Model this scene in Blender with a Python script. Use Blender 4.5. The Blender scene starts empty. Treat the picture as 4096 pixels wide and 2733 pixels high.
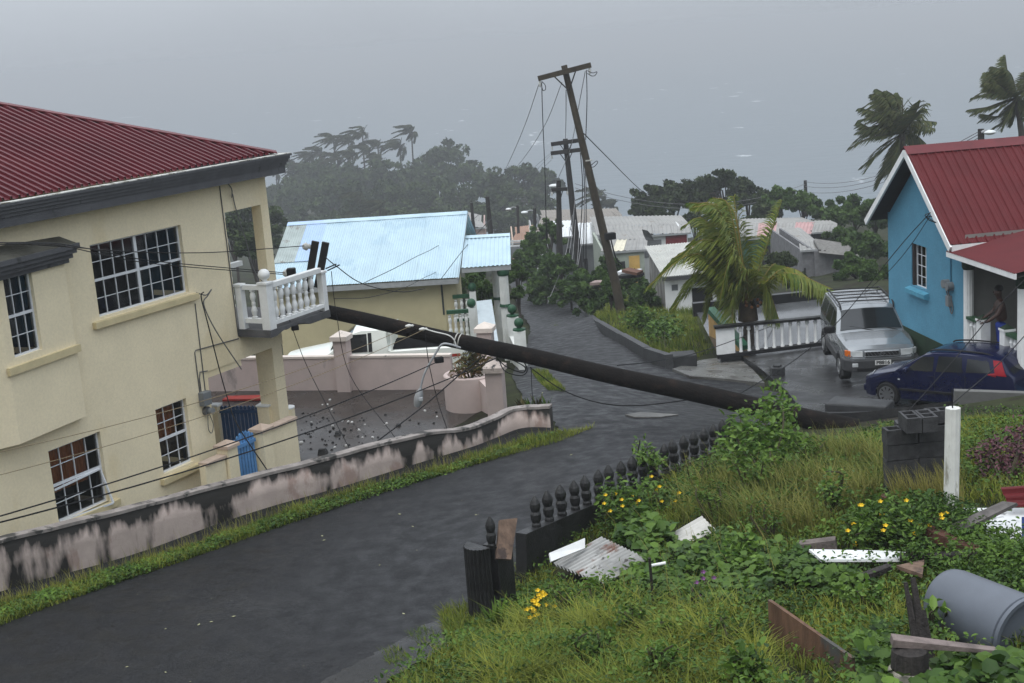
import bpy, bmesh, math, random
import numpy as np
from mathutils import Vector, Matrix
random.seed(7); RNG = np.random.default_rng(11)
SC = bpy.context.scene
COL = SC.collection
R = math.radians

# ---------------------------------------------------------------- camera
FPX, PITCH, ROLL = 5500.0, R(12.45), R(4.27)          # focal length in photo pixels (4096 wide)
FW = np.array([0, math.cos(PITCH), -math.sin(PITCH)])
UP0 = np.array([0, math.sin(PITCH), math.cos(PITCH)])
RT = np.array([1., 0, 0]) * math.cos(ROLL) - UP0 * math.sin(ROLL)
UPV = UP0 * math.cos(ROLL) + np.array([1., 0, 0]) * math.sin(ROLL)
cam_data = bpy.data.cameras.new('camera'); cam = bpy.data.objects.new('camera', cam_data); COL.objects.link(cam)
cam_data.sensor_width = 36.0; cam_data.lens = FPX / 4096 * 36.0
cam_data.clip_start = 0.2; cam_data.clip_end = 20000
cam.matrix_world = Matrix(((RT[0], UPV[0], -FW[0], 0), (RT[1], UPV[1], -FW[1], 0), (RT[2], UPV[2], -FW[2], 0), (0, 0, 0, 1)))
SC.camera = cam

# ---------------------------------------------------------------- sky, sun, exposure
SUN_EL, SUN_AZ = R(62), R(-150)      # soft brightest part of the overcast, behind and left of the camera
world = bpy.data.worlds.new('World'); SC.world = world; world.use_nodes = True
nt = world.node_tree; nt.nodes.clear()
def wn(t, **k):
    n = nt.nodes.new(t)
    for a, b in k.items(): setattr(n, a, b)
    return n
out = wn('ShaderNodeOutputWorld'); bg = wn('ShaderNodeBackground'); bg.inputs['Strength'].default_value = 0.15
sky = wn('ShaderNodeTexSky', sky_type='NISHITA', sun_disc=False, sun_elevation=SUN_EL, sun_rotation=math.pi - SUN_AZ, dust_density=6.0, air_density=1.0)
hs = wn('ShaderNodeHueSaturation'); hs.inputs['Saturation'].default_value = 0.18
nt.links.new(sky.outputs[0], hs.inputs['Color'])
# cloud deck: the standard overcast luminance, (1 + 2 sin e) / 3 of the zenith, all round
geo = wn('ShaderNodeNewGeometry'); sep = wn('ShaderNodeSeparateXYZ'); tc = wn('ShaderNodeTexCoord')
nt.links.new(tc.outputs['Generated'], sep.inputs[0])
mr = wn('ShaderNodeMapRange'); mr.inputs['From Min'].default_value = 0; mr.inputs['From Max'].default_value = 1
mr.inputs['To Min'].default_value = 1.0; mr.inputs['To Max'].default_value = 3.2
nt.links.new(sep.outputs['Z'], mr.inputs['Value'])
cl = wn('ShaderNodeVectorMath', operation='SCALE'); cl.inputs[0].default_value = (2.02, 2.21, 2.46)
cn = wn('ShaderNodeTexNoise'); cn.inputs['Scale'].default_value = 3.0; cn.inputs['Detail'].default_value = 4.0; nt.links.new(tc.outputs['Generated'], cn.inputs['Vector'])
cr = wn('ShaderNodeMapRange'); cr.inputs['From Min'].default_value = .3; cr.inputs['From Max'].default_value = .7; cr.inputs['To Min'].default_value = .95; cr.inputs['To Max'].default_value = 1.05; nt.links.new(cn.outputs['Fac'], cr.inputs['Value'])
cm = wn('ShaderNodeMath', operation='MULTIPLY'); nt.links.new(mr.outputs[0], cm.inputs[0]); nt.links.new(cr.outputs[0], cm.inputs[1]); nt.links.new(cm.outputs[0], cl.inputs['Scale'])
mx = wn('ShaderNodeMix', data_type='RGBA'); mx.inputs['Factor'].default_value = 0.9
nt.links.new(hs.outputs[0], mx.inputs[6]); nt.links.new(cl.outputs[0], mx.inputs[7])
nt.links.new(mx.outputs[2], bg.inputs['Color']); nt.links.new(bg.outputs[0], out.inputs['Surface'])
sun_d = bpy.data.lights.new('sun', 'SUN'); sun_d.energy = 1.1; sun_d.angle = R(50); sun_d.color = (1.0, 0.97, 0.93)
sun = bpy.data.objects.new('sun', sun_d); COL.objects.link(sun)
sun.rotation_euler = (math.pi / 2 - SUN_EL, 0, -SUN_AZ + math.pi); sun.location = (0, 0, 60)
SC.view_settings.view_transform = 'Standard'; SC.view_settings.look = 'None'
SC.view_settings.exposure = 0.68; SC.view_settings.gamma = 1.0
try:
    SC.cycles.use_denoising = True; SC.cycles.max_bounces = 6; SC.cycles.volume_bounces = 0
    SC.cycles.transparent_max_bounces = 12; SC.cycles.sample_clamp_indirect = 4
except Exception: pass

# ---------------------------------------------------------------- pixel -> place helpers (photo pixels, 4096 x 2733)
def ray(x, y): return FW + (x - 2048) / FPX * RT - (y - 1366.5) / FPX * UPV
def at(x, y, Y):
    d = ray(x, y); return d * (Y / d[1])
def onz(x, y, z):
    d = ray(x, y); return d * (z / d[2])
def pix(p):
    p = np.asarray(p, float); k = p @ FW; return 2048 + FPX * (p @ RT) / k, 1366.5 - FPX * (p @ UPV) / k
def nrm(v): v = np.asarray(v, float); return v / max(np.linalg.norm(v), 1e-9)

# ---------------------------------------------------------------- mesh builder (world coordinates in, objects out)
WL = {}
class MB:
    def __init__(s, T=None): s.v = []; s.f = []; s.T = T; s.mi = []
    def add(s, vs, fs):
        b = len(s.v)
        if s.T is not None: vs = [tuple(s.T @ Vector(p)) for p in vs]
        s.v += [tuple(map(float, p)) for p in vs]; s.f += [tuple(i + b for i in f) for f in fs]; return s
    def box(s, x0, x1, y0, y1, z0, z1):
        v = [(x0, y0, z0), (x1, y0, z0), (x1, y1, z0), (x0, y1, z0), (x0, y0, z1), (x1, y0, z1), (x1, y1, z1), (x0, y1, z1)]
        return s.add(v, [(0, 3, 2, 1), (4, 5, 6, 7), (0, 1, 5, 4), (1, 2, 6, 5), (2, 3, 7, 6), (3, 0, 4, 7)])
    def bar(s, p, q, w, h, up=(0, 0, 1), tw=None, th=None):
        p = np.asarray(p, float); q = np.asarray(q, float); d = nrm(q - p); a = np.cross(d, up)
        if np.linalg.norm(a) < 1e-4: a = np.cross(d, (1, 0, 0))
        a = nrm(a); b = np.cross(a, d); tw = w if tw is None else tw; th = h if th is None else th
        v = []
        for c, ww, hh in ((p, w, h), (q, tw, th)):
            v += [c - a * ww / 2 - b * hh / 2, c + a * ww / 2 - b * hh / 2, c + a * ww / 2 + b * hh / 2, c - a * ww / 2 + b * hh / 2]
        return s.add(v, [(3, 2, 1, 0), (4, 5, 6, 7), (0, 1, 5, 4), (1, 2, 6, 5), (2, 3, 7, 6), (3, 0, 4, 7)])
    def tube(s, pts, r, n=6, caps=True):
        pts = [np.asarray(p, float) for p in pts]; m = len(pts); rr = r if hasattr(r, '__len__') else [r] * m
        v = []; f = []; prev = None
        for i in range(m):
            d = nrm(pts[min(i + 1, m - 1)] - pts[max(i - 1, 0)])
            a = np.cross(d, (0, 0, 1)) if prev is None else prev - d * (prev @ d)
            if np.linalg.norm(a) < 1e-3: a = np.cross(d, (1, 0, 0))
            a = nrm(a); prev = a; b = np.cross(d, a)
            for k in range(n):
                t = 2 * math.pi * k / n; v.append(pts[i] + (a * math.cos(t) + b * math.sin(t)) * rr[i])
        for i in range(m - 1):
            for k in range(n):
                k2 = (k + 1) % n; f.append((i * n + k, i * n + k2, (i + 1) * n + k2, (i + 1) * n + k))
        if caps: f += [tuple(range(n))[::-1], tuple(range((m - 1) * n, m * n))]
        return s.add(v, f)
    def lathe(s, prof, c=(0, 0, 0), n=12, sq=0):
        v = []; f = []; m = len(prof)
        for r, z in prof:
            for k in range(n):
                t = 2 * math.pi * (k + .5) / n; v.append((c[0] + r * math.cos(t), c[1] + r * math.sin(t), c[2] + z))
        for i in range(m - 1):
            for k in range(n):
                k2 = (k + 1) % n; f.append((i * n + k, i * n + k2, (i + 1) * n + k2, (i + 1) * n + k))
        f += [tuple(range(n))[::-1], tuple(range((m - 1) * n, m * n))]
        return s.add(v, f)
    def prism(s, poly, d):          # poly: 3D points (planar loop), extruded by vector d
        n = len(poly); a = [np.asarray(p, float) for p in poly]; b = [p + np.asarray(d, float) for p in a]
        return s.add(a + b, [tuple(range(n))[::-1], tuple(range(n, 2 * n))] + [(i, (i + 1) % n, n + (i + 1) % n, n + i) for i in range(n)])
    def grid(s, P, flip=False):     # P[i][j] -> points
        m = len(P); n = len(P[0]); v = [p for r in P for p in r]
        f = [(i * n + j, i * n + j + 1, (i + 1) * n + j + 1, (i + 1) * n + j) for i in range(m - 1) for j in range(n - 1)]
        if flip: f = [q[::-1] for q in f]
        return s.add(v, f)
    def sphere(s, c, r, n=10, sz=1.0):
        prof = [(max(r * math.sin(math.pi * i / 8), .0005), -r * sz * math.cos(math.pi * i / 8)) for i in range(9)]
        return s.lathe(prof, c, n)
    def build(s, name, mat, parent=None, smooth=False, loc=None, bevel=0):
        v = np.array(s.v, float).reshape(-1, 3)
        if parent is not None: L = np.array(WL[parent.name])
        elif loc is not None: L = np.asarray(loc, float)
        else: L = np.array([(v[:, 0].min() + v[:, 0].max()) / 2, (v[:, 1].min() + v[:, 1].max()) / 2, v[:, 2].min()])
        me = bpy.data.meshes.new(name); me.from_pydata((v - L).tolist(), [], s.f); me.validate()
        return link(name, me, mat, parent, L, smooth, bevel)
def link(name, me, mat, parent, L, smooth=False, bevel=0):
    if mat is not None:
        for m_ in (mat if isinstance(mat, (list, tuple)) else [mat]): me.materials.append(m_)
    o = bpy.data.objects.new(name, me); COL.objects.link(o)
    if parent is not None: o.parent = parent
    else: o.location = L
    WL[o.name] = tuple(L)
    if smooth:
        me.shade_smooth()
        if smooth != 2: me.set_sharp_from_angle(angle=R(38))
    if bevel:
        b = o.modifiers.new('bevel', 'BEVEL'); b.width = bevel; b.segments = 2; b.limit_method = 'ANGLE'
    return o
def raw(name, V, F, mat, parent=None, smooth=False, loc=None, attr=None, matidx=None):
    """fast mesh from numpy arrays; F is (n,3) or (n,4)"""
    V = np.asarray(V, np.float32); F = np.asarray(F, np.int32); k = F.shape[1]
    if parent is not None: L = np.array(WL[parent.name])
    elif loc is not None: L = np.asarray(loc, float)
    else: L = np.array([V[:, 0].mean(), V[:, 1].mean(), V[:, 2].min()])
    V = V - L.astype(np.float32)
    me = bpy.data.meshes.new(name); me.vertices.add(len(V)); me.vertices.foreach_set('co', V.ravel())
    me.loops.add(F.size); me.loops.foreach_set('vertex_index', F.ravel())
    me.polygons.add(len(F)); me.polygons.foreach_set('loop_start', np.arange(0, F.size, k, dtype=np.int32))
    me.polygons.foreach_set('loop_total', np.full(len(F), k, np.int32))
    if matidx is not None: me.polygons.foreach_set('material_index', np.asarray(matidx, np.int32))
    me.update(calc_edges=True)
    if attr is not None:
        a = me.attributes.new('tint', 'FLOAT', 'POINT'); a.data.foreach_set('value', np.asarray(attr, np.float32))
    return link(name, me, mat, parent, L, smooth)
def thing(name, label, cat, loc, group=None):
    o = bpy.data.objects.new(name, None); COL.objects.link(o); o.location = tuple(loc); o.empty_display_size = .3
    WL[o.name] = tuple(map(float, loc)); return tag(o, label, cat, group)
def tag(o, label, cat, group=None):
    o['label'] = label; o['category'] = cat; o['kind'] = 'thing'
    if group: o['group'] = group
    return o
def struct(o, kind='structure', label=None):
    o['kind'] = kind
    if label: o['label'] = label
    return o
def dup(src, loc, label=None, rotz=None, scale=None):
    r = src.copy(); COL.objects.link(r); r.location = tuple(loc); WL[r.name] = tuple(loc)
    if rotz is not None: r.rotation_euler = (0, 0, rotz)
    if scale is not None: r.scale = (scale,) * 3
    if label: r['label'] = label
    for ch in src.children:
        c = ch.copy(); COL.objects.link(c); c.parent = r
        for g in ch.children:
            d = g.copy(); COL.objects.link(d); d.parent = c
    return r
def frame(o, ex):               # local x along ex (horizontal), z up
    ex = nrm((ex[0], ex[1], 0)); ey = np.cross((0, 0, 1), ex)
    return Matrix(((ex[0], ey[0], 0, o[0]), (ex[1], ey[1], 0, o[1]), (0, 0, 1, o[2]), (0, 0, 0, 1)))
def quad_tri(P, n=8):           # points along a catenary-like sag
    pass
def sag(p, q, s, n=14):
    p = np.asarray(p, float); q = np.asarray(q, float)
    return [p + (q - p) * t - np.array([0, 0, 4 * s * t * (1 - t)]) for t in np.linspace(0, 1, n)]
def spline(pts, n=8):
    P = [np.asarray(p, float) for p in pts]; P = [2 * P[0] - P[1]] + P + [2 * P[-1] - P[-2]]; o = []
    for i in range(1, len(P) - 2):
        for t in np.linspace(0, 1, n, endpoint=False):
            a, b, c, d = P[i - 1], P[i], P[i + 1], P[i + 2]
            o.append(.5 * (2 * b + (c - a) * t + (2 * a - 5 * b + 4 * c - d) * t * t + (3 * b - a - 3 * c + d) * t ** 3))
    o.append(P[-2]); return o

# ---------------------------------------------------------------- materials
MATS = {}
def M(name, col, rough=.6, var=.12, scale=6., bump=0., bscale=40., metal=0., spec=.28, stain=None, stretch=(1, 1, 1), rvar=0., coat=0., trans=0., emit=None, tint=None, alpha=1., fine=None):
    """stain = (colour, amount 0-1, scale, (sx,sy,sz)) ; tint = second colour mixed by the 'tint' attribute"""
    if name in MATS: return MATS[name]
    m = bpy.data.materials.new(name); m.use_nodes = True; t = m.node_tree; N = t.nodes; L = t.links
    b = N['Principled BSDF']; b.inputs['Roughness'].default_value = rough; b.inputs['Metallic'].default_value = metal
    b.inputs['Specular IOR Level'].default_value = spec; b.inputs['Coat Weight'].default_value = coat
    if alpha < 1: b.inputs['Alpha'].default_value = alpha
    g = N.new('ShaderNodeNewGeometry')
    def noise(sc, st=(1, 1, 1), det=4.):
        mp = N.new('ShaderNodeVectorMath'); mp.operation = 'MULTIPLY'; mp.inputs[1].default_value = st
        L.new(g.outputs['Position'], mp.inputs[0]); n = N.new('ShaderNodeTexNoise'); n.inputs['Scale'].default_value = sc
        n.inputs['Detail'].default_value = det; n.inputs['Roughness'].default_value = .62; L.new(mp.outputs[0], n.inputs['Vector']); return n.outputs['Fac']
    def mix(f, a, c):
        k = N.new('ShaderNodeMix'); k.data_type = 'RGBA'; L.new(f, k.inputs[0])
        for s_, v in ((6, a), (7, c)):
            if isinstance(v, tuple): k.inputs[s_].default_value = (*v, 1) if len(v) == 3 else v
            else: L.new(v, k.inputs[s_])
        return k.outputs[2]
    def ramp(f, lo, hi):
        r = N.new('ShaderNodeMapRange'); r.inputs['From Min'].default_value = lo; r.inputs['From Max'].default_value = hi
        r.interpolation_type = 'SMOOTHSTEP'; L.new(f, r.inputs['Value']); return r.outputs[0]
    c = tuple(col)
    lo = tuple(x * (1 - var) for x in c); hi = tuple(min(1, x * (1 + var)) for x in c)
    base = mix(ramp(noise(scale, stretch), .3, .7), lo, hi)
    if tint:
        a = N.new('ShaderNodeAttribute'); a.attribute_name = 'tint'
        base = mix(a.outputs['Fac'], base, tuple(tint))
    for st in (stain if isinstance(stain, list) else [stain] if stain else []):
        sc_, am, ssc, sst = st
        base = mix(ramp(noise(ssc, sst, 6.), .72 - .45 * am, .80 - .40 * am), base, tuple(sc_))
    if fine:
        fm_ = N.new('ShaderNodeMapRange'); L.new(noise(fine[0], (1, 1, 1), 2.), fm_.inputs['Value']); fm_.inputs['From Min'].default_value = .3; fm_.inputs['From Max'].default_value = .7; fm_.inputs['To Min'].default_value = 1 - fine[1]; fm_.inputs['To Max'].default_value = 1 + fine[1]
        vm = N.new('ShaderNodeVectorMath'); vm.operation = 'SCALE'; L.new(base, vm.inputs[0]); L.new(fm_.outputs[0], vm.inputs['Scale']); base = vm.outputs[0]
    L.new(base, b.inputs['Base Color'])
    if rvar:
        r = N.new('ShaderNodeMapRange'); L.new(noise(scale * .7), r.inputs['Value']); r.inputs['From Min'].default_value = .35; r.inputs['From Max'].default_value = .65
        r.inputs['To Min'].default_value = max(.04, rough - rvar); r.inputs['To Max'].default_value = min(1, rough + rvar); L.new(r.outputs[0], b.inputs['Roughness'])
    if bump:
        bp = N.new('ShaderNodeBump'); bp.inputs['Strength'].default_value = bump; bp.inputs['Distance'].default_value = .02
        L.new(noise(bscale, (1, 1, 1), 3.), bp.inputs['Height']); L.new(bp.outputs[0], b.inputs['Normal'])
    if trans:
        ts = N.new('ShaderNodeBsdfTranslucent'); L.new(base, ts.inputs['Color']); ms = N.new('ShaderNodeMixShader'); ms.inputs[0].default_value = trans
        L.new(b.outputs[0], ms.inputs[1]); L.new(ts.outputs[0], ms.inputs[2]); L.new(ms.outputs[0], N['Material Output'].inputs['Surface'])
    if emit: b.inputs['Emission Color'].default_value = (*emit[:3], 1); b.inputs['Emission Strength'].default_value = emit[3]
    MATS[name] = m; return m

# ================================================================ TERRAIN
CP = [(-14, 10, -6.9), (-12, 14, -7.25), (-7.2, 17.5, -7.28), (-7, 15, -7.28), (-4, 17, -7.27), (-0.7, 16.5, -7.2), (-2.5, 19, -7.3), (-.4, 22, -7.38), (1.2, 27, -7.58), (.8, 31, -8.06),
 (1.1, 40, -9.5), (1.2, 48, -10.9), (1.2, 57, -12.37), (.7, 75, -14.67), (.4, 90, -16.4),
 (2.9, 21.6, -7.05), (4.0, 23.2, -7.25), (1.5, 17.5, -6.75), (3.4, 19.5, -6.62), (4.9, 16.5, -6.08), (4.6, 13, -5.95), (1.84, 11, -5.65), (-.9, 13, -6.4), (-2.2, 12.5, -6.8), (2.5, 14.5, -6.2),
 (7.5, 22.5, -6.95), (7.5, 16, -6.0), (10, 20, -6.4), (10, 12, -5.5), (14, 22, -6.6), (6.3, 25, -7.65), (8.5, 25.2, -7.45), (10, 23.8, -6.9), (14, 25, -7.4),
 (0, 4, -4.2), (5, 4, -3.6), (-6, 6, -5.6), (10, 4, -3.2), (-12, 4, -5.5),
 (-4, 24.5, -7.75), (-1.5, 26, -7.75), (-8, 24, -8.5), (-9.5, 30, -8.7), (-6, 28, -8.7), (-3, 29, -8.6), (-1.2, 29.5, -8.25), (-4, 33, -8.75), (-1.2, 33, -8.6), (-5, 37, -9.0), (-10, 40, -9.6), (-4, 45, -10.6), (-10, 48, -10.6), (-3, 55, -12.2),
 (3.8, 30, -8.4), (5.5, 29.5, -8.6), (6.5, 33, -9.05), (8.1, 33, -9.1), (8.2, 29, -8.68), (10.2, 27.2, -8.42), (9, 30.5, -8.75), (13, 31, -9.0), (10, 36, -9.25), (5.8, 38, -9.55), (8.8, 38, -9.4), (13, 40, -9.5), (4.2, 36, -9.1), (7.1, 42, -9.9), (4, 44, -10.1), (12, 48, -10.3),
 (6.1, 55, -11.44), (4.6, 55, -11.3), (3.3, 50, -11.0), (10, 58, -11.6), (18, 60, -11.5), (30, 60, -10.5), (6, 72, -14.2), (14, 80, -15.2), (26, 85, -14.5), (40, 80, -12.5), (-6, 75, -14.6), (-20, 70, -14), (-35, 70, -13),
 (0, 105, -18.5), (12, 105, -18.5), (28, 115, -18.5), (45, 110, -15.5), (-25, 105, -17.5), (-50, 110, -16), (0, 140, -22), (-30, 150, -21), (-60, 150, -20), (30, 150, -23), (60, 150, -20),
 (-30, 210, -24), (-60, 210, -23), (5, 190, -28), (25, 195, -33), (60, 190, -32), (-40, 270, -29), (-75, 260, -28), (-15, 240, -33), (10, 230, -36), (50, 230, -37), (-60, 320, -36), (-100, 320, -34), (0, 300, -42), (60, 300, -42), (-60, 380, -44), (0, 380, -46), (80, 380, -46),
 (-120, 60, -12), (-120, 150, -20), (120, 60, -9), (120, 150, -20), (120, 230, -36), (-140, 260, -28), (-140, 400, -44), (140, 400, -46), (-120, 5, -4), (120, 5, -1), (0, -20, 1), (-60, -20, 0), (60, -20, 2)]
CP = np.array(CP, float); _sc = 50.0
KF = 1.6                                            # the headland and the coast lie well back
_far = (CP[:, 1] >= 139); CP[_far] *= KF; CP[(np.abs(CP[:, 0]) > 100) & ~_far, 0] *= KF
def _phi(r2): return np.where(r2 > 1e-12, .5 * r2 * np.log(np.maximum(r2, 1e-12)), 0)
_X = CP[:, :2] / _sc; _n = len(CP)
_K = _phi(((_X[:, None] - _X[None]) ** 2).sum(-1)) + np.eye(_n) * 2e-5
_P = np.c_[np.ones(_n), _X]
_A = np.block([[_K, _P], [_P.T, np.zeros((3, 3))]]); _w = np.linalg.solve(_A, np.r_[CP[:, 2], 0, 0, 0])
def H(x, y):
    x = np.atleast_1d(np.asarray(x, float)); y = np.atleast_1d(np.asarray(y, float)); o = np.empty(len(x))
    for i in range(0, len(x), 20000):
        q = np.c_[x[i:i + 20000], y[i:i + 20000]] / _sc
        o[i:i + 20000] = _phi(((q[:, None] - _X[None]) ** 2).sum(-1)) @ _w[:_n] + _w[_n] + q @ _w[_n + 1:]
    return o
def h1(x, y): return float(H(x, y)[0])
def ong(px_, py_, dz=0., y0=6., y1=640.):
    d = ray(px_, py_); d = d / d[1]; Y = np.r_[np.arange(y0, 60, .1), np.arange(60, y1, .5)]
    g = d[2] * Y - (H(d[0] * Y, Y) + dz); k = np.argmax(g < 0)
    if not (g < 0).any(): k = len(Y) - 1
    a, b = Y[max(k - 1, 0)], Y[k]
    for _ in range(18):
        m_ = (a + b) / 2
        if d[2] * m_ - (h1(d[0] * m_, m_) + dz) < 0: b = m_
        else: a = m_
    return d * b
def bump2(x, y, s, seed=0):     # cheap smooth noise for small relief
    return (np.sin(x * 1.7 * s + seed) * np.cos(y * 1.3 * s + seed * 2) + np.sin(x * 3.1 * s + y * 2.3 * s + seed) * .5) / 1.5

ground_mat = M('soil', (.022, .026, .010), .9, .45, 1.3, spec=.1, bump=.5, bscale=14, stain=((.018, .015, .010), .45, .6, (1, 1, 1)))
xs = np.r_[np.arange(-224, -40, 6), np.arange(-40, -16, 1.5), np.arange(-16, 18, .34), np.arange(18, 50, 1.6), np.arange(50, 232, 6)]
ys = np.r_[np.arange(-20, 6, 2), np.arange(6, 46, .34), np.arange(46, 100, 1.1), np.arange(100, 650, 4)]
gx, gy = np.meshgrid(xs, ys); gz = H(gx.ravel(), gy.ravel()).reshape(gx.shape)
far = np.clip((gy - 45) / 60, 0, 1); gz = gz + bump2(gx, gy, .5) * .25 * far + bump2(gx, gy, 2.1, 3) * .02
nx, ny = len(xs), len(ys); idx = np.arange(nx * ny).reshape(ny, nx)
F4 = np.stack([idx[:-1, :-1], idx[:-1, 1:], idx[1:, 1:], idx[1:, :-1]], -1).reshape(-1, 4)
struct(raw('ground', np.c_[gx.ravel(), gy.ravel(), gz.ravel()], F4, ground_mat, smooth=2, loc=(0, 0, 0)), label='hillside ground falling towards the sea')

# sea
def sea_mat():
    m = bpy.data.materials.new('sea_water'); m.use_nodes = True; t = m.node_tree; N = t.nodes; L = t.links; b = N['Principled BSDF']
    g = N.new('ShaderNodeNewGeometry')
    def ns(sc, st, det, ro=.6):
        mp = N.new('ShaderNodeVectorMath'); mp.operation = 'MULTIPLY'; mp.inputs[1].default_value = st; L.new(g.outputs['Position'], mp.inputs[0])
        n = N.new('ShaderNodeTexNoise'); n.inputs['Scale'].default_value = sc; n.inputs['Detail'].default_value = det; n.inputs['Roughness'].default_value = ro
        L.new(mp.outputs[0], n.inputs['Vector']); return n.outputs['Fac']
    a = ns(.11, (.8, .4, 1), 3); c = ns(.02, (1, 1, 1), 2)
    ml = N.new('ShaderNodeMath'); ml.operation = 'MULTIPLY'; L.new(a, ml.inputs[0]); L.new(c, ml.inputs[1])
    mr_ = N.new('ShaderNodeMapRange'); mr_.inputs['From Min'].default_value = .405; mr_.inputs['From Max'].default_value = .43; L.new(ml.outputs[0], mr_.inputs['Value'])
    mx_ = N.new('ShaderNodeMix'); mx_.data_type = 'RGBA'; L.new(mr_.outputs[0], mx_.inputs[0])
    mx_.inputs[6].default_value = (.11, .14, .16, 1); mx_.inputs[7].default_value = (.5, .53, .55, 1); L.new(mx_.outputs[2], b.inputs['Base Color'])
    b.inputs['Roughness'].default_value = .45
    bp = N.new('ShaderNodeBump'); bp.inputs['Strength'].default_value = 1; bp.inputs['Distance'].default_value = 1.2
    L.new(ns(.12, (.6, 1, 1), 5), bp.inputs['Height']); L.new(bp.outputs[0], b.inputs['Normal']); return m
sv = [(-9000, 160, -51.2), (9000, 160, -51.2), (9000, 9000, -51.2), (-9000, 9000, -51.2)]
struct(MB().add(sv, [(0, 1, 2, 3)]).build('sea', sea_mat(), loc=(0, 160, -51.2)), label='grey stormy sea with whitecaps')

# ---------------------------------------------------------------- paved sheets
def strip(name, pairs, mat, dz=.03, m=8, n=10, lift=None, skirt=0., edge=0., flat=None):
    Lp = spline([ong(*p[0]) if len(p[0]) == 2 else p[0] for p in pairs], n); Rp = spline([ong(*p[1]) if len(p[1]) == 2 else p[1] for p in pairs], n)
    P = []
    rn = random.Random(len(name) * 7)
    for i, (a, b) in enumerate(zip(Lp, Rp)):
        row = []
        for j in range(m + 1):
            t = j / m; p = a + (b - a) * t
            if edge and j in (0, m): p = p + np.array([rn.uniform(-edge, edge), rn.uniform(-edge, edge), 0])
            row.append(p)
        P.append(row)
    A = np.array(P); z = H(A[..., 0].ravel(), A[..., 1].ravel()).reshape(A.shape[:2]) + dz
    if flat is not None: z[:] = flat
    if lift is not None: z = z + lift(A)
    A[..., 2] = z; b = MB(); b.grid(A.tolist(), flip=np.cross(A[0, -1] - A[0, 0], A[1, 0] - A[0, 0])[2] < 0)
    if skirt:
        for ring in (A[0], A[-1], A[:, 0], A[:, -1]):
            lo = ring.copy(); lo[:, 2] -= skirt; b.grid([ring.tolist(), lo.tolist()])
    return b.build(name, mat, loc=(A[..., 0].mean(), A[..., 1].mean(), A[..., 2].min()), smooth=True)
asphalt = M('wet_asphalt', (.014, .0145, .016), .5, .14, 4.5, bump=.22, bscale=45, rvar=.16, spec=.15, fine=(30, .55), stain=[((.020, .0205, .022), .38, .35, (1, 1, 1)), ((.008, .008, .009), .22, 1.6, (1, 1, 1)), ((.006, .006, .0065), .20, 5.5, (1, 1, 1)), ((.024, .025, .027), .10, 3.1, (1, 1, 1))])
road_pairs = [((-900, 2860), (1250, 2860)), ((0, 2500), (1560, 2680)), ((520, 2310), (1860, 2455)), ((1000, 2140), (2120, 2250)), ((1500, 1970), (2420, 2070)), ((1900, 1850), (2690, 1905)), ((2210, 1762), (2890, 1775)),
 ((2225, 1705), (3260, 1645)), ((2110, 1615), (3000, 1545)), ((2050, 1500), (2680, 1480)), ((2105, 1405), (2520, 1400)), ((2125, 1340), (2390, 1310)), ((2085, 1270), (2320, 1250)), ((2060, 1210), (2262, 1205)), ((2040, 1150), (2165, 1150)), ((2050, 1100), (2110, 1105))]
struct(strip('road', road_pairs, asphalt, .035, 12, 9, lift=lambda A: np.clip((A[..., 1] - 44) / 30, 0, 1) * .32, edge=.07), label='wet black asphalt road running down to the sea')
conc_wet = M('wet_concrete', (.10, .10, .098), .30, .35, 1.6, bump=.2, bscale=30, rvar=.15, stain=((.045, .045, .045), .5, .8, (1, 1, 1)))

# ================================================================ CREAM HOUSE (left)
E1 = nrm((2.7, 4.9, 0)); NN = np.array([E1[1], -E1[0], 0])
HO = np.array([-5.19, 26.5, 0]) - NN * .35
HT = frame(HO, E1)                                   # local x: along the front, y: into the house, z: world height
def lh(px_, py_, y=0.):                              # photo pixel -> (s, z) on the vertical plane y = const of the house
    d = ray(px_, py_); t = (HO @ NN - y) / (d @ NN); p = d * t; return (p - HO) @ E1, p[2]
def hw(s, y, z): return np.array(HT @ Vector((s, y, z)))
cream = M('cream_plaster', (.80, .70, .49), .75, .03, 1.5, bump=.15, bscale=60, fine=(22, .05), stain=[((.75, .64, .42), .40, .55, (1, 1, .6)), ((.60, .53, .38), .08, 2.2, (1, 1, .2))])
cream_d = M('cream_trim', (.58, .49, .29), .7, .08, 3, bump=.1)
white = M('white_paint', (.72, .73, .72), .5, .06, 5, bump=.08, stain=((.40, .39, .35), .16, 4, (1, 1, .4)))
white_win = M('white_window_frame', (.68, .70, .72), .4, .05, 5)
fascia_m = M('grey_fascia_paint', (.085, .086, .092), .5, .14, 3, bump=.1, stain=((.045, .045, .045), .3, 5, (1, 1, .3)))
soffit_m = M('pale_gutter_edge', (.50, .50, .47), .6, .15, 3, stain=((.16, .15, .12), .5, 6, (1, 1, 1)))
red_roof = M('red_metal_roof', (.085, .010, .015), .42, .12, 1.2, spec=.3, stain=((.10, .016, .02), .28, 1.0, (1, 1, 1)))
red_cap = M('red_ridge_cap', (.11, .016, .019), .42, .15, 2)
glass = bpy.data.materials.new('window_glass'); glass.use_nodes = True
_t = glass.node_tree; _t.nodes.clear(); _o = _t.nodes.new('ShaderNodeOutputMaterial'); _g = _t.nodes.new('ShaderNodeBsdfGlossy'); _g.inputs['Roughness'].default_value = .04
_g.inputs['Color'].default_value = (.8, .85, .9, 1); _tr = _t.nodes.new('ShaderNodeBsdfTransparent'); _tr.inputs['Color'].default_value = (.78, .81, .81, 1)
_fr = _t.nodes.new('ShaderNodeFresnel'); _fr.inputs['IOR'].default_value = 1.45; _mx = _t.nodes.new('ShaderNodeMixShader')
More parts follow.
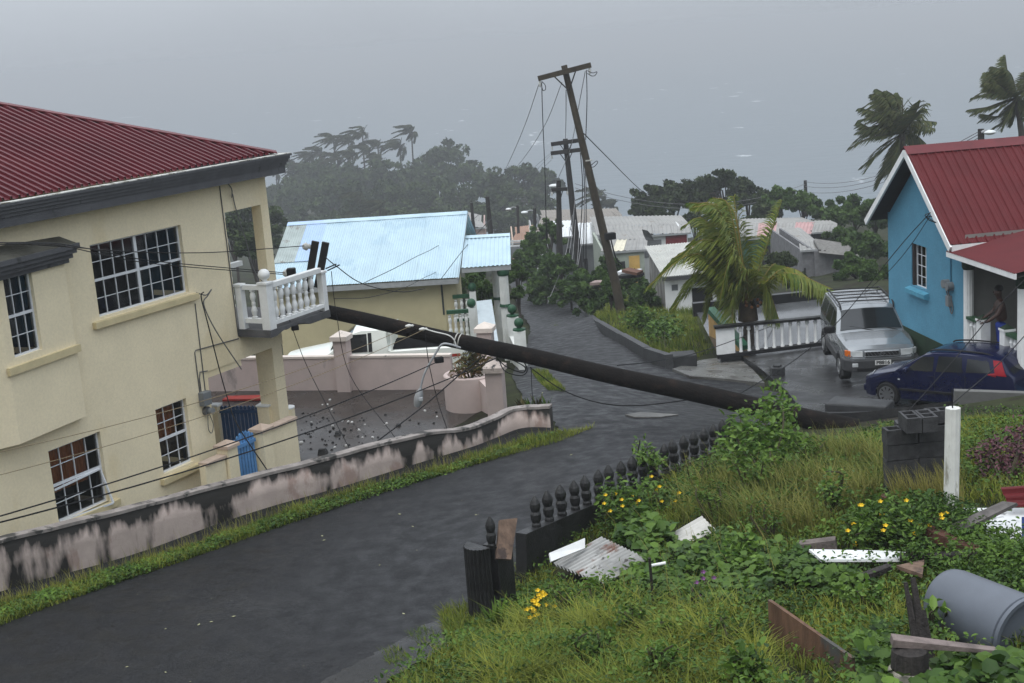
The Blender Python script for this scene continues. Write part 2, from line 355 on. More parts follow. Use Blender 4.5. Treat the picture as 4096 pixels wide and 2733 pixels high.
_t.links.new(_fr.outputs[0], _mx.inputs[0]); _t.links.new(_tr.outputs[0], _mx.inputs[1]); _t.links.new(_g.outputs[0], _mx.inputs[2]); _t.links.new(_mx.outputs[0], _o.inputs['Surface'])
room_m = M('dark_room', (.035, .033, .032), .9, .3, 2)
curtain_m = M('brown_curtain', (.36, .125, .045), .85, .3, 9, stretch=(6, 6, .4))
conduit_m = M('grey_conduit', (.10, .10, .10), .5)
grey_box = M('grey_meter_box', (.16, .17, .175), .5, .1)
slab_m = M('bare_grey_concrete', (.085, .085, .088), .75, .25, 3, bump=.3)

house = thing('cream_house', 'two-storey cream house with red hip roof and damaged balcony by the road', 'house', hw(-3, 3, -8.4))
def wall_holes(b, s0, s1, z0, z1, holes, y=0., dep=.13):
    X = sorted({s0, s1, *[v for h in holes for v in h[:2]]}); Z = sorted({z0, z1, *[v for h in holes for v in h[2:]]})
    for i in range(len(X) - 1):
        for j in range(len(Z) - 1):
            cx, cz = (X[i] + X[i + 1]) / 2, (Z[j] + Z[j + 1]) / 2
            if any(h[0] < cx < h[1] and h[2] < cz < h[3] for h in holes): continue
            b.add([(X[i], y, Z[j]), (X[i + 1], y, Z[j]), (X[i + 1], y, Z[j + 1]), (X[i], y, Z[j + 1])], [(0, 1, 2, 3)])
    for a, c, d, e in holes:
        for p, q in (((a, d), (c, d)), ((c, d), (c, e)), ((c, e), (a, e)), ((a, e), (a, d))):
            b.add([(p[0], y, p[1]), (q[0], y, q[1]), (q[0], y + dep, q[1]), (p[0], y + dep, p[1])], [(0, 1, 2, 3)])
W2 = (-3.43, -1.10, -4.25, -2.97); W3 = (-5.0, -3.80, -7.5, -6.21); W4 = (-2.39, -1.55, -7.46, -6.21)
b = MB(HT); wall_holes(b, -9, .18, -5.87, -2.2, [W2, (-5.75, -4.3, -4.8, -3.2)]); wall_holes(b, -9, -.87, -8.9, -5.87, [W3, W4])
b.box(.179, .18, 0, 5, -5.4, -2.2); b.box(-.871, -.87, 0, 5, -8.9, -5.87)                      # end walls
b.box(-9, .17, 4.9, 5, -8.9, -2.2)
b.build('front_wall', cream, house)
b = MB(HT); b.box(.185, 1.53, .003, .26, -5.87, -5.43); b.box(1.27, 1.53, .262, 4.6, -5.87, -5.43); b.box(-.865, .18, .02, .28, -6.0, -5.872); b.build('porch_beam', cream, house)
b = MB(HT); b.box(.185, 1.55, .003, .26, -2.93, -2.21); b.box(1.30, 1.55, .262, 4.6, -2.93, -2.21); b.build('header_beam', cream, house)
MB(HT).box(1.31, 1.55, 0, .24, -5.26, -2.932).build('porch_post', cream, house)
MB(HT).box(1.17, 1.49, .01, .46, -8.7, -5.872).build('porch_pier', cream, house)
MB(HT).box(1.31, 1.55, 3.9, 4.2, -5.26, -2.932).build('porch_post', cream, house)
MB(HT).box(.9, 1.55, 4.0, 4.3, -8.7, -5.872).build('porch_pier', cream, house)
# bay
b = MB(HT)
bay = [(-4.18, .0), (-4.18, -.13), (-5.80, -.30), (-6.5, -.05), (-6.5, .1), (-4.2, .1)]
fa, fb = np.array(bay[1]), np.array(bay[2]); fd = nrm(fb - fa); BT = frame(hw(fb[0], fb[1], 0), (hw(fa[0], fa[1], 0) - hw(fb[0], fb[1], 0)))
flen = float(np.linalg.norm(fb - fa))
bw = (.17, .82, -4.44, -3.12)
b2 = MB(BT); wall_holes(b2, 0, flen, -5.82, -3.02, [bw], dep=.12); b2.build('bay_front', cream, house)
b.add([(*bay[2], -5.82), (*bay[3], -5.82), (*bay[3], -3.02), (*bay[2], -3.02)], [(0, 3, 2, 1)])
b.add([(*p, -5.82) for p in (bay[2], bay[1], bay[0], bay[3])], [(0, 1, 2, 3)]); b.add([(*bay[0], -5.82), (*bay[1], -5.82), (*bay[1], -3.02), (*bay[0], -3.02)], [(0, 3, 2, 1)]); b.build('bay_side', cream, house)
b = MB(BT); b.box(-.05, flen + .05, -.06, 0, -4.68, -4.555); b.build('bay_sill', cream_d, house)
for k, (o_, z0, z1) in enumerate(((.06, -3.15, -3.075), (.12, -3.073, -2.995), (.18, -2.993, -2.915), (.23, -2.913, -2.83))):
    MB(BT).box(-.1 - o_, flen + .02 + o_ * .7, -o_, .4, z0, z1).build('bay_cornice_step', fascia_m, house)
b = MB(BT); b.add([(-.3, -.2, -2.828), (flen + .14, -.2, -2.828), (flen + .08, .42, -2.60), (-.3, .42, -2.60)], [(0, 1, 2, 3)]); b.build('bay_roof', M('mossy_concrete', (.07, .068, .055), .7, .4, 2, bump=.3), house)
# cornice round the eave
prof = [(.33, -2.345), (.36, -2.345), (.36, -2.19), (.385, -2.187), (.385, -2.13), (.415, -2.127), (.415, -2.07), (.445, -2.067), (.445, -2.01), (.475, -2.007), (.475, -1.965), (.33, -1.965)]
b = MB(HT); se = 1.42
P0 = [(-9, -o_, z) for o_, z in prof]; P1 = [(se + o_, -o_, z) for o_, z in prof]; P2 = [(se + o_, 5, z) for o_, z in prof]
n_ = len(prof)
b.add(P0 + P1 + P2, [(i, (i + 1) % n_, n_ + (i + 1) % n_, n_ + i) for i in range(n_)] + [(n_ + i, n_ + (i + 1) % n_, 2 * n_ + (i + 1) % n_, 2 * n_ + i) for i in range(n_)])
b.build('eave_cornice', fascia_m, house)
b = MB(HT); b.add([(-9, 0, -2.33), (se + .33, 0, -2.33), (se + .33, -.34, -2.33), (-9, -.34, -2.33)], [(0, 3, 2, 1)]); b.add([(1.5, 0, -2.335), (se + .34, 0, -2.335), (se + .34, 5, -2.335), (1.5, 5, -2.335)], [(0, 1, 2, 3)]); b.build('soffit', soffit_m, house)
b = MB(HT); b.box(-9, se + .47, -.47, -.30, -1.963, -1.948); b.box(se + .30, se + .47, -.298, 5, -1.963, -1.948); b.build('gutter_edge', soffit_m, house)
# roof: hip planes with real ribs
cs, cy, cz = 1.62, -.30, -1.93
d_ = ray(0, 418); hn = np.array(HT.to_3x3() @ Vector((1, 1, 0))) / math.sqrt(2); c3 = hw(cs, cy, cz)
tp = d_ * ((c3 @ hn) / (d_ @ hn)); k_ = np.linalg.norm((tp - c3)[:2]) / math.sqrt(2); slope = (tp[2] - cz) / k_
rows = []; zr = 5.2
S_ = np.array(sorted(s0 + d for s0 in np.arange(-9.0, cs - .05, .17) for d in (0, .006, .05, .056)))
ribh = lambda s: .048 * (1 if .002 < ((s + 9.0 - 100) % .17) < .054 else 0)
Pg = []
for s in S_:
    ymax = min(zr, cs - s); r0 = ribh(s + 100)
    Pg.append([(s, cy + ymax * t, cz + slope * ymax * t + r0) for t in (0, .33, .66, 1)])
b = MB(HT); b.grid(Pg, flip=True); b.build('front_roof_slope', red_roof, house)
Pg = []
for y in np.arange(0, 9, .09):
    smin = min(zr, y); r0 = ribh(y + 100)
    Pg.append([(cs - smin * t, cy + y, cz + slope * smin * t + r0) for t in (0, .5, 1)])
MB(HT).grid(Pg).build('side_roof_slope', red_roof, house)
hp = np.array([cs, cy, cz]); hq = np.array([cs - zr, cy + zr, cz + slope * zr])
b = MB(HT); u_ = np.array([-1, -1, 0]) / math.sqrt(2) * .15; up = np.array([0, 0, .055])
for i in range(12):
    p = hp + (hq - hp) * i / 12; q = hp + (hq - hp) * (i + 1.04) / 12; lift = np.array([0, 0, .002 * (i % 2)])
    b.add([p + u_ + up * .45 + lift, p + up + lift, p - u_ + up * .45 + lift, q + u_ + up * .45 + lift, q + up + lift, q - u_ + up * .45 + lift, p + u_ + lift, q + u_ + lift], [(0, 1, 4, 3), (1, 2, 5, 4), (6, 0, 3, 7)])
b.build('hip_cap', red_cap, house)
# windows
def sash(T, s0, s1, z0, z1, y, cols, rows, nsash, parent, tilt=0., curtain=0., fm=white_win, mid=True, sub=False, bw_=.034, mw=.012):
    w = (s1 - s0) / nsash; cw = .5
    f = MB(T)
    for k in range(nsash):
        a = s0 + k * w; c = a + w
        f.box(a, a + bw_, y, y + .05, z0, z1); f.box(c - bw_, c, y, y + .05, z0, z1); f.box(a + bw_, c - bw_, y, y + .05, z1 - bw_, z1); f.box(a + bw_, c - bw_, y, y + .05, z0, z0 + bw_)
        zm = (z0 + z1) / 2
        if mid: f.box(a + bw_, c - bw_, y - .01, y + .04, zm - .022, zm + .022)
        for j in range(1, cols): x = a + (c - a) * j / cols; f.box(x - mw / 2, x + mw / 2, y + .004, y + .034, z0 + bw_, z1 - bw_)
        for j in range(1, rows):
            if mid and j * 2 == rows: continue
            z = z0 + (z1 - z0) * j / rows; f.box(a + bw_, c - bw_, y + .008, y + .03, z - mw / 2, z + mw / 2)
    win = f.build('window', fm, parent)
    for k in range(nsash):
        for i in range(cols):
            for j in range(rows):
                a = s0 + k * w + w * i / cols; z = z0 + (z1 - z0) * j / rows
                MB(T).add([(a + .005, y + .02, z + .005), (a + w / cols - .005, y + .02, z + .005), (a + w / cols - .005, y + .02, z + (z1 - z0) / rows - .005), (a + .005, y + .02, z + (z1 - z0) / rows - .005)], [(0, 1, 2, 3)]).build('pane', glass, win)
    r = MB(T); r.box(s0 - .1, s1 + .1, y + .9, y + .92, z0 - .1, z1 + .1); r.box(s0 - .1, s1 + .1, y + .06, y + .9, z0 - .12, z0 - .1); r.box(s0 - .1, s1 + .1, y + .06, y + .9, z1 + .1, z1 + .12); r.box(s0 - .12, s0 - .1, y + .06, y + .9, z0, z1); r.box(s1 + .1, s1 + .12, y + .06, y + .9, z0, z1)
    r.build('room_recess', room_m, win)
    if curtain:
        P = [[(s, y + .075 + .012 * math.sin(s * 60), z) for z in (z0 + (z1 - z0) * (1 - curtain), z1)] for s in np.arange(s0, s0 + (s1 - s0) * .78, .015)]
        MB(T).grid(P).build('curtain', curtain_m, win)
    return win
sash(HT, *W2, .075, 4, 4, 2, house); sash(BT, *bw, .06, 3, 4, 1, house)
sash(HT, *W3, .075, 4, 4, 1, house, curtain=.62); sash(HT, *W4, .075, 3, 4, 1, house, curtain=.5)
# loose lower sash hanging out of its frame
b = MB(HT); b.bar((-3.86, .06, -6.9), (-3.82, -.1, -7.52), .03, .03); b.bar((-4.95, .05, -6.92), (-3.86, .05, -6.88), .03, .03); b.bar((-4.95, .03, -7.48), (-3.83, -.1, -7.52), .03, .03); b.build('loose_sash', white_win, house)
for (a, c, z) in ((-3.62, -.92, -4.36), (-5.1, -3.62, -7.56), (-2.5, -1.4, -7.58)):
    MB(HT).box(a, c, -.09, .05, z - .06, z + .06).build('sill', cream_d, house, bevel=.008)
# balcony
BS0, BS1, BY = .18, 2.20, -.80; ZS = -5.26
b = MB(HT)
edge = [(BS0, BY, 0)]; rr = random.Random(3)
top = [(s, BY) for s in np.linspace(BS0, BS1, 30)]
lo = []
for s, y in top:
    br = .0
    if .35 < s < 1.5: br = .10 * max(0, math.sin((s - .35) / 1.15 * math.pi)) * (.55 + .45 * rr.random())
    lo.append((s, y + br * .8, ZS - .15 + br * .9))
P = [[(s, y, ZS) for s, y in top], [(p[0], BY, max(p[2], ZS - .15) + (0.02 if p[2] > ZS - .14 else 0)) for p in lo], lo, [(p[0], BY + .45, ZS - .15) for p in lo], [(p[0], .02, ZS - .15) for p in lo]]
b.grid(P); b.add([(BS0, BY, ZS), (BS1, BY, ZS), (BS1, 4.2, ZS), (BS0, 4.2, ZS)], [(0, 1, 2, 3)]); b.add([(BS1, BY, ZS), (BS1, BY, ZS - .15), (BS1, 4.2, ZS - .15), (BS1, 4.2, ZS)], [(0, 1, 2, 3)]); b.add([(BS0, BY, ZS), (BS0, 0, ZS), (BS0, 0, ZS - .15), (BS0, BY, ZS - .15)], [(0, 1, 2, 3)])
b.add([(BS0, .02, ZS - .15), (BS1, .02, ZS - .15), (BS1, 4.2, ZS - .15), (BS0, 4.2, ZS - .15)], [(0, 3, 2, 1)])
balcony = b.build('balcony', slab_m, house)
bal_prof = [(.05, 0), (.05, .04), (.03, .05), (.045, .12), (.052, .17), (.04, .22), (.028, .27), (.034, .285), (.034, .30), (.034, .32), (.034, .335), (.028, .35), (.044, .41), (.05, .46), (.04, .52), (.028, .55), (.045, .57), (.045, .60)]
def baluster(T, s, y, z, h, parent, m=white, sc=1.0, name='baluster'):
    return MB(T).lathe([(r * sc, zz * h / .60) for r, zz in bal_prof], (s, y, z), 10).build(name, m, parent, smooth=True)
for i in range(7): baluster(HT, .52 + i * .205, BY + .08, ZS + .14, .66, balcony, sc=1.2)
b = MB(HT); b.bar((.42, BY + .08, ZS + .86), (2.05, BY + .08, ZS + .86), .13, .11); b.build('top_rail', white, balcony, bevel=.01)
b = MB(HT); b.bar((.42, BY + .08, ZS + .11), (2.05, BY + .08, ZS + .11), .12, .07); b.build('bottom_rail', white, balcony)
b = MB(HT); b.bar((.28, BY + .2, ZS + .84), (.28, -.17, ZS + .84), .11, .09); b.build('top_rail', white, balcony); b = MB(HT); b.bar((.28, BY + .2, ZS + .17), (.28, -.17, ZS + .17), .11, .09); b.build('bottom_rail', white, balcony)
baluster(HT, .28, BY + .42, ZS + .21, .58, balcony, sc=1.2)
def ballpost(T, s, y, z, h, w, parent, m=white, ball=True, r=.12, bm=None):
    b = MB(T); b.box(s - w / 2, s + w / 2, y - w / 2, y + w / 2, z, z + h); b.box(s - w / 2 - .02, s + w / 2 + .02, y - w / 2 - .02, y + w / 2 + .02, z + h, z + h + .05); o = b.build('rail_post', m, parent, bevel=.006)
    if ball: MB(T).lathe([(.05, 0), (.045, .03)] + [(max(.002, r * math.sin(math.pi * i / 8)), .03 + r * .95 * (1 - math.cos(math.pi * i / 8))) for i in range(1, 9)], (s, y, z + h + .05), 14).build('ball_finial', bm or m, parent, smooth=True)
ballpost(HT, .30, BY + .1, ZS, .90, .2, balcony); ballpost(HT, .26, -.09, ZS, .86, .14, balcony, ball=False)
ballpost(HT, 2.13, BY + .09, ZS, .78, .14, balcony, ball=False)
ballpost(HT, .78, 1.35, ZS, 1.02, .2, balcony); b = MB(HT); b.bar((.3, 1.35, ZS + .98), (2.1, 1.35, ZS + .98), .12, .1); b.build('back_rail', white, balcony)
for i in range(4): baluster(HT, 1.05 + i * .22, 1.35, ZS + .1, .8, balcony)
baluster(HT, .5, 1.35, ZS + .1, .8, balcony)
# meter, conduits
b = MB(HT); b.box(-1.21, -.98, -.14, 0, -6.47, -6.20); m_box = b.build('meter_box', grey_box, house, bevel=.015)
MB(HT).tube([(-1.06, 0, -6.6), (-1.06, -.08, -6.6)], .09, 14).build('meter_socket', conduit_m, house, smooth=True); MB(HT).tube([(-1.03, -.081, -6.6), (-1.03, -.17, -6.6)], .065, 14).build('electric_meter', M('meter_glass', (.2, .21, .21), .2), house, smooth=True)
for pts in ([(.15, -.012, -5.44), (-1.13, -.012, -5.38), (-1.16, -.012, -5.42), (-1.16, -.012, -6.2)], [(.12, -.012, -2.4), (.15, -.012, -5.4)], [(-.98, -.01, -4.5), (-1.0, -.01, -6.2)], [(-.87, -.01, -5.85), (-1.08, -.01, -5.82), (-1.12, -.012, -5.95), (-1.12, -.012, -6.2)]):
    MB(HT).tube(pts, .011, 6).build('conduit', conduit_m, house)
MB(HT).tube(spline([(-1.06, -.05, -6.68), (-1.1, -.06, -6.95), (-1.02, -.06, -7.05), (-.95, -.06, -6.9), (-1.0, -.05, -6.7)], 5), .008, 5).build('loose_wire', conduit_m, house)
MB(HT).tube(spline([(.34, -.02, -2.36), (.42, -.05, -2.5), (.36, -.08, -2.66), (.44, -.04, -2.6), (.5, -.03, -2.9), (.62, -.1, -3.6), (.66, -.2, -4.2), (.9, -.4, -4.6)], 5), .011, 5).build('loose_wire', conduit_m, house)
MB(HT).tube(spline([(-.92, -.02, -4.3), (-.75, -.1, -4.38), (-.6, -.12, -4.3), (-.7, -.1, -4.4), (-.82, -.08, -4.55), (-.6, -.1, -5.1), (-.1, -.2, -6.0)], 5), .012, 5).build('loose_wire', conduit_m, house)

# ================================================================ YARD, WALLS AND GATES (left of the road)
def pyr_cap(b, x, y, z, w, h=.1, t=.07, T=None):
    b.box(x - w / 2, x + w / 2, y - w / 2, y + w / 2, z, z + t); e = w / 2 + .0
    b.add([(x - e, y - e, z + t), (x + e, y - e, z + t), (x + e, y + e, z + t), (x - e, y + e, z + t), (x, y, z + t + h)], [(0, 1, 4), (1, 2, 4), (2, 3, 4), (3, 0, 4)])
def mould_mat():
    m = M('mould_base', (.42, .345, .31), .85, .10, 3, bump=.3, bscale=30, stain=((.30, .22, .19), .4, 2, (1, 1, .5))); t = m.node_tree; N = t.nodes; L = t.links; bs = N['Principled BSDF']; src_ = bs.inputs['Base Color'].links[0].from_socket
    g = N.new('ShaderNodeNewGeometry'); at_ = N.new('ShaderNodeAttribute'); at_.attribute_name = 'tint'; tot = None
    for sc_, st, wt in ((1.7, (1, 1, .16), .62), (5.5, (1, 1, .28), .34), (.55, (1, 1, 1), .20)):
        v = N.new('ShaderNodeVectorMath'); v.operation = 'MULTIPLY'; v.inputs[1].default_value = st; L.new(g.outputs['Position'], v.inputs[0]); n = N.new('ShaderNodeTexNoise'); n.inputs['Scale'].default_value = sc_; n.inputs['Detail'].default_value = 5; L.new(v.outputs[0], n.inputs['Vector'])
        mm = N.new('ShaderNodeMath'); mm.operation = 'MULTIPLY_ADD'; L.new(n.outputs['Fac'], mm.inputs[0]); mm.inputs[1].default_value = wt
        if tot is None: mm.inputs[2].default_value = 0
        else: L.new(tot, mm.inputs[2])
        tot = mm.outputs[0]
    mm = N.new('ShaderNodeMath'); mm.operation = 'MULTIPLY_ADD'; L.new(at_.outputs['Fac'], mm.inputs[0]); mm.inputs[1].default_value = .16; L.new(tot, mm.inputs[2])
    r = N.new('ShaderNodeMapRange'); r.inputs['From Min'].default_value = .61; r.inputs['From Max'].default_value = .70; L.new(mm.outputs[0], r.inputs['Value'])
    k = N.new('ShaderNodeMix'); k.data_type = 'RGBA'; L.new(r.outputs[0], k.inputs[0]); L.new(src_, k.inputs[6]); k.inputs[7].default_value = (.018, .017, .015, 1); L.new(k.outputs[2], bs.inputs['Base Color']); return m
mould_m = mould_mat() if True else M('mouldy_pink_wall', (.40, .30, .265), .85, .10, 3, bump=.3, bscale=30, stain=[((.30, .22, .19), .4, 2, (1, 1, .5)), ((.022, .020, .018), .60, 1.15, (1, 1, .42)), ((.012, .011, .010), .42, 3.2, (1, 1, .22))])
mould_top = M('weathered_wall_coping', (.24, .215, .20), .8, .25, 4, bump=.3, stain=((.05, .048, .045), .42, 3, (1, 1, 1)))
black_base = M('black_mould_base', (.014, .014, .014), .9, .3, 6, bump=.4)
wall_px = [(-700, 2640, 2385), (0, 2412, 2170), (283, 2325, 2098), (566, 2240, 2028), (828, 2150, 1958), (1091, 2062, 1890), (1300, 1996, 1838), (1500, 1938, 1783), (1743, 1868, 1728), (1870, 1825, 1714), (1980, 1780, 1675), (2060, 1752, 1637), (2130, 1742, 1628), (2205, 1738, 1625)]
bot = []; top_ = []
for x, yb, yt in wall_px:
    p = ong(x, yb); bot.append(p); q = at(x - 6, yt, p[1]); top_.append(q[2])
pth = spline([np.array([p[0], p[1], z]) for p, z in zip(bot, top_)], 5)
mw_ = thing('boundary_wall', 'low pink wall streaked with black mould along the near road', 'wall', (pth[len(pth) // 2][0], pth[len(pth) // 2][1], bot[6][2]))
Lw, Rw, Lt, Rt, Lb, Rb, Lc, Rc = [], [], [], [], [], [], [], []
for i, p in enumerate(pth):
    d = nrm((pth[min(i + 1, len(pth) - 1)] - pth[max(i - 1, 0)]) * np.array([1, 1, 0])); nn = np.array([-d[1], d[0], 0]); g = h1(p[0], p[1]) - .5
    wob = .004 * math.sin(i * 1.3)
    Rt.append(p + [0, 0, wob - .05]); Lt.append(p + nn * .17 + [0, 0, wob - .05]); Rb.append(np.array([p[0], p[1], g])); Lb.append(np.array([*(p + nn * .17)[:2], g]))
    Rc.append(p - nn * .012 + [0, 0, wob]); Lc.append(p + nn * .182 + [0, 0, wob])
e_ = [x + np.array([0, 0, .0]) for x in Rc]
nw_ = len(Rb); Rm = [(p_ + q_) / 2 for p_, q_ in zip(Rb, Rt)]; Rm = [np.array([q_[0], q_[1], q_[2] - .32]) for q_ in Rt]
_V = np.array(Rb + Rm + Rt + Lt + Lb); _F = [(r_ * nw_ + i, r_ * nw_ + i + 1, (r_ + 1) * nw_ + i + 1, (r_ + 1) * nw_ + i) for r_ in range(4) for i in range(nw_ - 1)] + [(nw_ - 1, 5 * nw_ - 1, 4 * nw_ - 1, 3 * nw_ - 1)]
raw('wall_body', _V, _F, mould_m, mw_, attr=[.75] * nw_ + [0.] * nw_ + [1.] * (2 * nw_) + [.3] * nw_)
lowr = [p - np.array([0, 0, .05]) for p in Rc]; lowl = [p - np.array([0, 0, .05]) for p in Lc]
MB().grid([lowr, Rc, Lc, lowl]).add([lowr[-1], Rc[-1], Lc[-1], lowl[-1]], [(0, 3, 2, 1)]).build('coping', mould_top, mw_)
gb = MB(); A_, B_, C_ = [], [], []
for i, p in enumerate(pth):
    d = nrm((pth[min(i + 1, len(pth) - 1)] - pth[max(i - 1, 0)]) * np.array([1, 1, 0])); nn = np.array([-d[1], d[0], 0]); g = h1(p[0], p[1])
    A_.append([*(p - nn * .004)[:2], g + .15 + .02 * math.sin(i * .35)]); B_.append([*(p - nn * .05)[:2], g + .10]); C_.append([*(p - nn * .30)[:2], g + .03])
struct(gb.grid([C_, B_, A_]).build('gutter', black_base, loc=(pth[8][0], pth[8][1], A_[8][2])), label='black mossy gutter at the foot of the pink wall')

yard_m = M('wet_yard_concrete', (.038, .032, .028), .28, .2, 1.1, bump=.06, bscale=20, rvar=.1, spec=.2, fine=(20, .2), stain=((.035, .032, .030), .45, .7, (1, 1, 1)))
ZY = -8.25
yp = [(-11, 23), (-7.3, 22.2), (-4.2, 24.0), (-2.3, 25.6), (-1.0, 26.9), (-.2, 28.0), (-.35, 29.2), (-.7, 31.5), (-.9, 33.2), (-8.5, 35.2), (-12, 35.5)]
struct(MB().prism([(x, y, ZY - .3) for x, y in yp], (0, 0, .3)).build('yard', yard_m), label='wet brown concrete yard behind the pink wall')

pink_m = M('pink_plaster', (.47, .385, .355), .8, .06, 2, bump=.15, stain=[((.27, .235, .22), .30, 1.1, (1, 1, .4)), ((.10, .09, .085), .13, 3, (1, 1, .3))])
pink_cap = M('pale_pink_cap', (.60, .53, .47), .7, .08, 3, stain=((.2, .19, .17), .2, 5, (1, 1, 1)))
PA, PB = np.array([-9.2, 34.6]), np.array([-1.5, 32.55]); pd = nrm((PB - PA).tolist() + [0]); PT = frame((PA[0], PA[1], 0), pd); PL = float(np.linalg.norm(PB - PA))
pw = thing('yard_wall', 'long plain pink yard wall in front of the white pickup', 'wall', (-4.5, 33.3, ZY))
MB(PT).box(0, PL, -.08, .08, ZY - .4, ZY + .82).build('wall_body', pink_m, pw)
MB(PT).box(0, PL, -.10, .10, ZY + .822, ZY + .875).build('coping', pink_cap, pw)
def pillar(x, y, w, z0, z1, label, rot=0., stained=False):
    T = frame((x, y, 0), (math.cos(rot), math.sin(rot))); t = thing('wall_pillar', label, 'pillar', (x, y, z0), 'pink wall pillars')
    MB(T).box(-w / 2, w / 2, -w / 2, w / 2, z0 - .3, z1 - .24).build('shaft', pink_m, t)
    b = MB(T); pyr_cap(b, 0, 0, z1 - .238, w + .1, .13, .11); b.build('cap', M('stained_cap', (.42, .36, .32), .8, .2, 4, stain=((.04, .04, .04), .5, 5, (1, 1, .5))) if stained else pink_cap, t)
p = at(1398, 1560, 33.55); pillar(p[0] - .03, 33.17, .34, ZY, at(1370, 1313, 33.4)[2], 'pink pillar with pyramid cap beside the pickup door', -.26)
pillar(-.42, 28.6, .36, ZY, -6.69, 'pink pillar with mouldy cap under the fallen pole', -.2, True)
p = at(1937, 1287, 33.); pillar(p[0], 33.0, .36, -8.6, p[2], 'pink pillar with clean pale cap just above the fallen pole', -.2)
# round planter
pl = thing('round_planter', 'round pink planter wall beside the mouldy capped pillar', 'planter', (-1.05, 30.6, ZY))
MB().lathe([(.62, -.3), (.62, .78), (.60, .80), (.52, .80), (.50, .68)], (-1.02, 30.75, ZY), 26).build('planter_wall', pink_m, pl, smooth=True)
MB().lathe([(.50, 0), (.50, .66)], (-1.02, 30.75, ZY), 20).build('planter_soil', M('dark_soil', (.02, .015, .01), .9), pl)
for (a, c) in (((-.42, 28.8), (-.75, 30.3)), ((-.9, 31.3), (-.6, 32.8))):
    w_ = tag(MB().bar((*a, ZY + .2), (*c, ZY + .2), .16, 1.1).build('side_wall', pink_m), 'short pink side wall between planter and %s pillar' % ('near' if c[1] < 31 else 'far'), 'wall')

# gates and small piers at the house corner
gate_d = M('dark_blue_paint', (.018, .062, .16), .45, .15, 4); gate_l = M('light_blue_paint', (.10, .26, .52), .45, .15, 4, stain=((.10, .22, .42), .3, 8, (1, 1, 1)))
def gate(p0, p1, zb, zt, n, mat, label, arch=0., w=.06):
    t = thing('picket_gate', label, 'gate', ((p0[0] + p1[0]) / 2, (p0[1] + p1[1]) / 2, zb)); p0 = np.array(p0[:2]); p1 = np.array(p1[:2]); T = frame((*p0, 0), (*(p1 - p0), 0)); L_ = np.linalg.norm(p1 - p0)
    for i in range(n):
        u = (i + .5) / n; top = zt + arch * math.sin(math.pi * u)
        b = MB(T); b.box(u * L_ - w / 2, u * L_ + w / 2, -.015, .015, zb + .06, top - .03); b.add([(u * L_ - w / 2, -.015, top - .03), (u * L_ + w / 2, -.015, top - .03), (u * L_ + w / 2, .015, top - .03), (u * L_ - w / 2, .015, top - .03), (u * L_, -.015, top), (u * L_, .015, top)], [(0, 1, 4), (1, 2, 5, 4), (2, 3, 5), (3, 0, 4, 5)]); b.build('picket', mat, t)
    for z in (zb + .18, zt - .16): MB(T).box(0, L_, -.045, -.017, z, z + .07).build('rail', mat, t)
g0, g1 = onz(878, 1622, -7.12), onz(1034, 1622, -7.12); gate(g0, g1, ZY, -7.12, 10, gate_d, 'dark blue picket gate inside the yard behind the porch pier', w=.07)
a_, b_ = hw(-1.02, -.56, 0), hw(-.40, -.56, 0); gate(a_, b_, ZY - .05, -7.2, 7, gate_l, 'light blue arched picket gate between two small capped pillars', .13, .055)
for (s, y, zt, lab) in ((-1.26, -.6, -7.07, 'small cream gate pillar left of the light blue gate'), (-.2, -.6, -7.05, 'small cream gate pillar right of the light blue gate')):
    t = thing('gate_pillar', lab, 'pillar', hw(s, y, ZY), 'cream gate pillars'); MB(HT).box(s - .14, s + .14, y - .14, y + .14, -8.6, zt - .15).build('shaft', cream, t)
    b = MB(HT); pyr_cap(b, s, y, zt - .148, .36, .09, .06); b.build('cap', M('pinkish_cap', (.50, .39, .31), .75, .1, 3), t)
for (s0, s1, y, zt, lab) in ((-2.0, -1.42, -.6, -7.32, 'short cream wall left of the light blue gate'), (-.04, .9, -.55, -7.22, 'short cream wall under the porch pier')):
    t = thing('low_wall', lab, 'wall', hw((s0 + s1) / 2, y, ZY)); MB(HT).box(s0, s1, y - .07, y + .07, -8.6, zt - .05).build('wall_body', cream, t); MB(HT).box(s0 + .03, s1, y - .11, y + .11, zt - .048, zt).build('coping', M('pinkish_cap', (.5, .39, .31)), t)
for g_, s_ in ((g0, -1), (g1, 1)):
    dd = nrm((g1 - g0) * [1, 1, 0]); c_ = g_ + dd * s_ * .14
    t = thing('gate_stub', 'cream masonry stub at the %s end of the dark blue gate' % ('left' if s_ < 0 else 'right'), 'pillar', (c_[0], c_[1], ZY)); T = frame((c_[0], c_[1], 0), dd)
    MB(T).box(-.13, .13, -.1, .1, ZY - .1, -7.13).build('shaft', cream, t); MB(T).box(-.15, .15, -.12, .12, -7.128, -7.09).build('cap', white, t)
c_ = hw(1.72, .25, 0); t = thing('rounded_pier', 'low cream pier with rounded end beside the porch pier', 'pillar', (c_[0], c_[1], ZY)); MB().lathe([(.17, -.3), (.17, .92)], (c_[0], c_[1], ZY), 18).build('shaft', cream, t, smooth=True); MB().lathe([(.18, .922), (.18, .95), (.1, .97)], (c_[0], c_[1], ZY), 18).build('cap', white, t)
tag(MB().bar((-7.2, 33.1, ZY + .04), (-6.2, 32.9, ZY + .04), .35, .05).build('red_board', M('red_plastic', (.25, .025, .018), .5)), 'flat red board lying against the far yard wall', 'board')

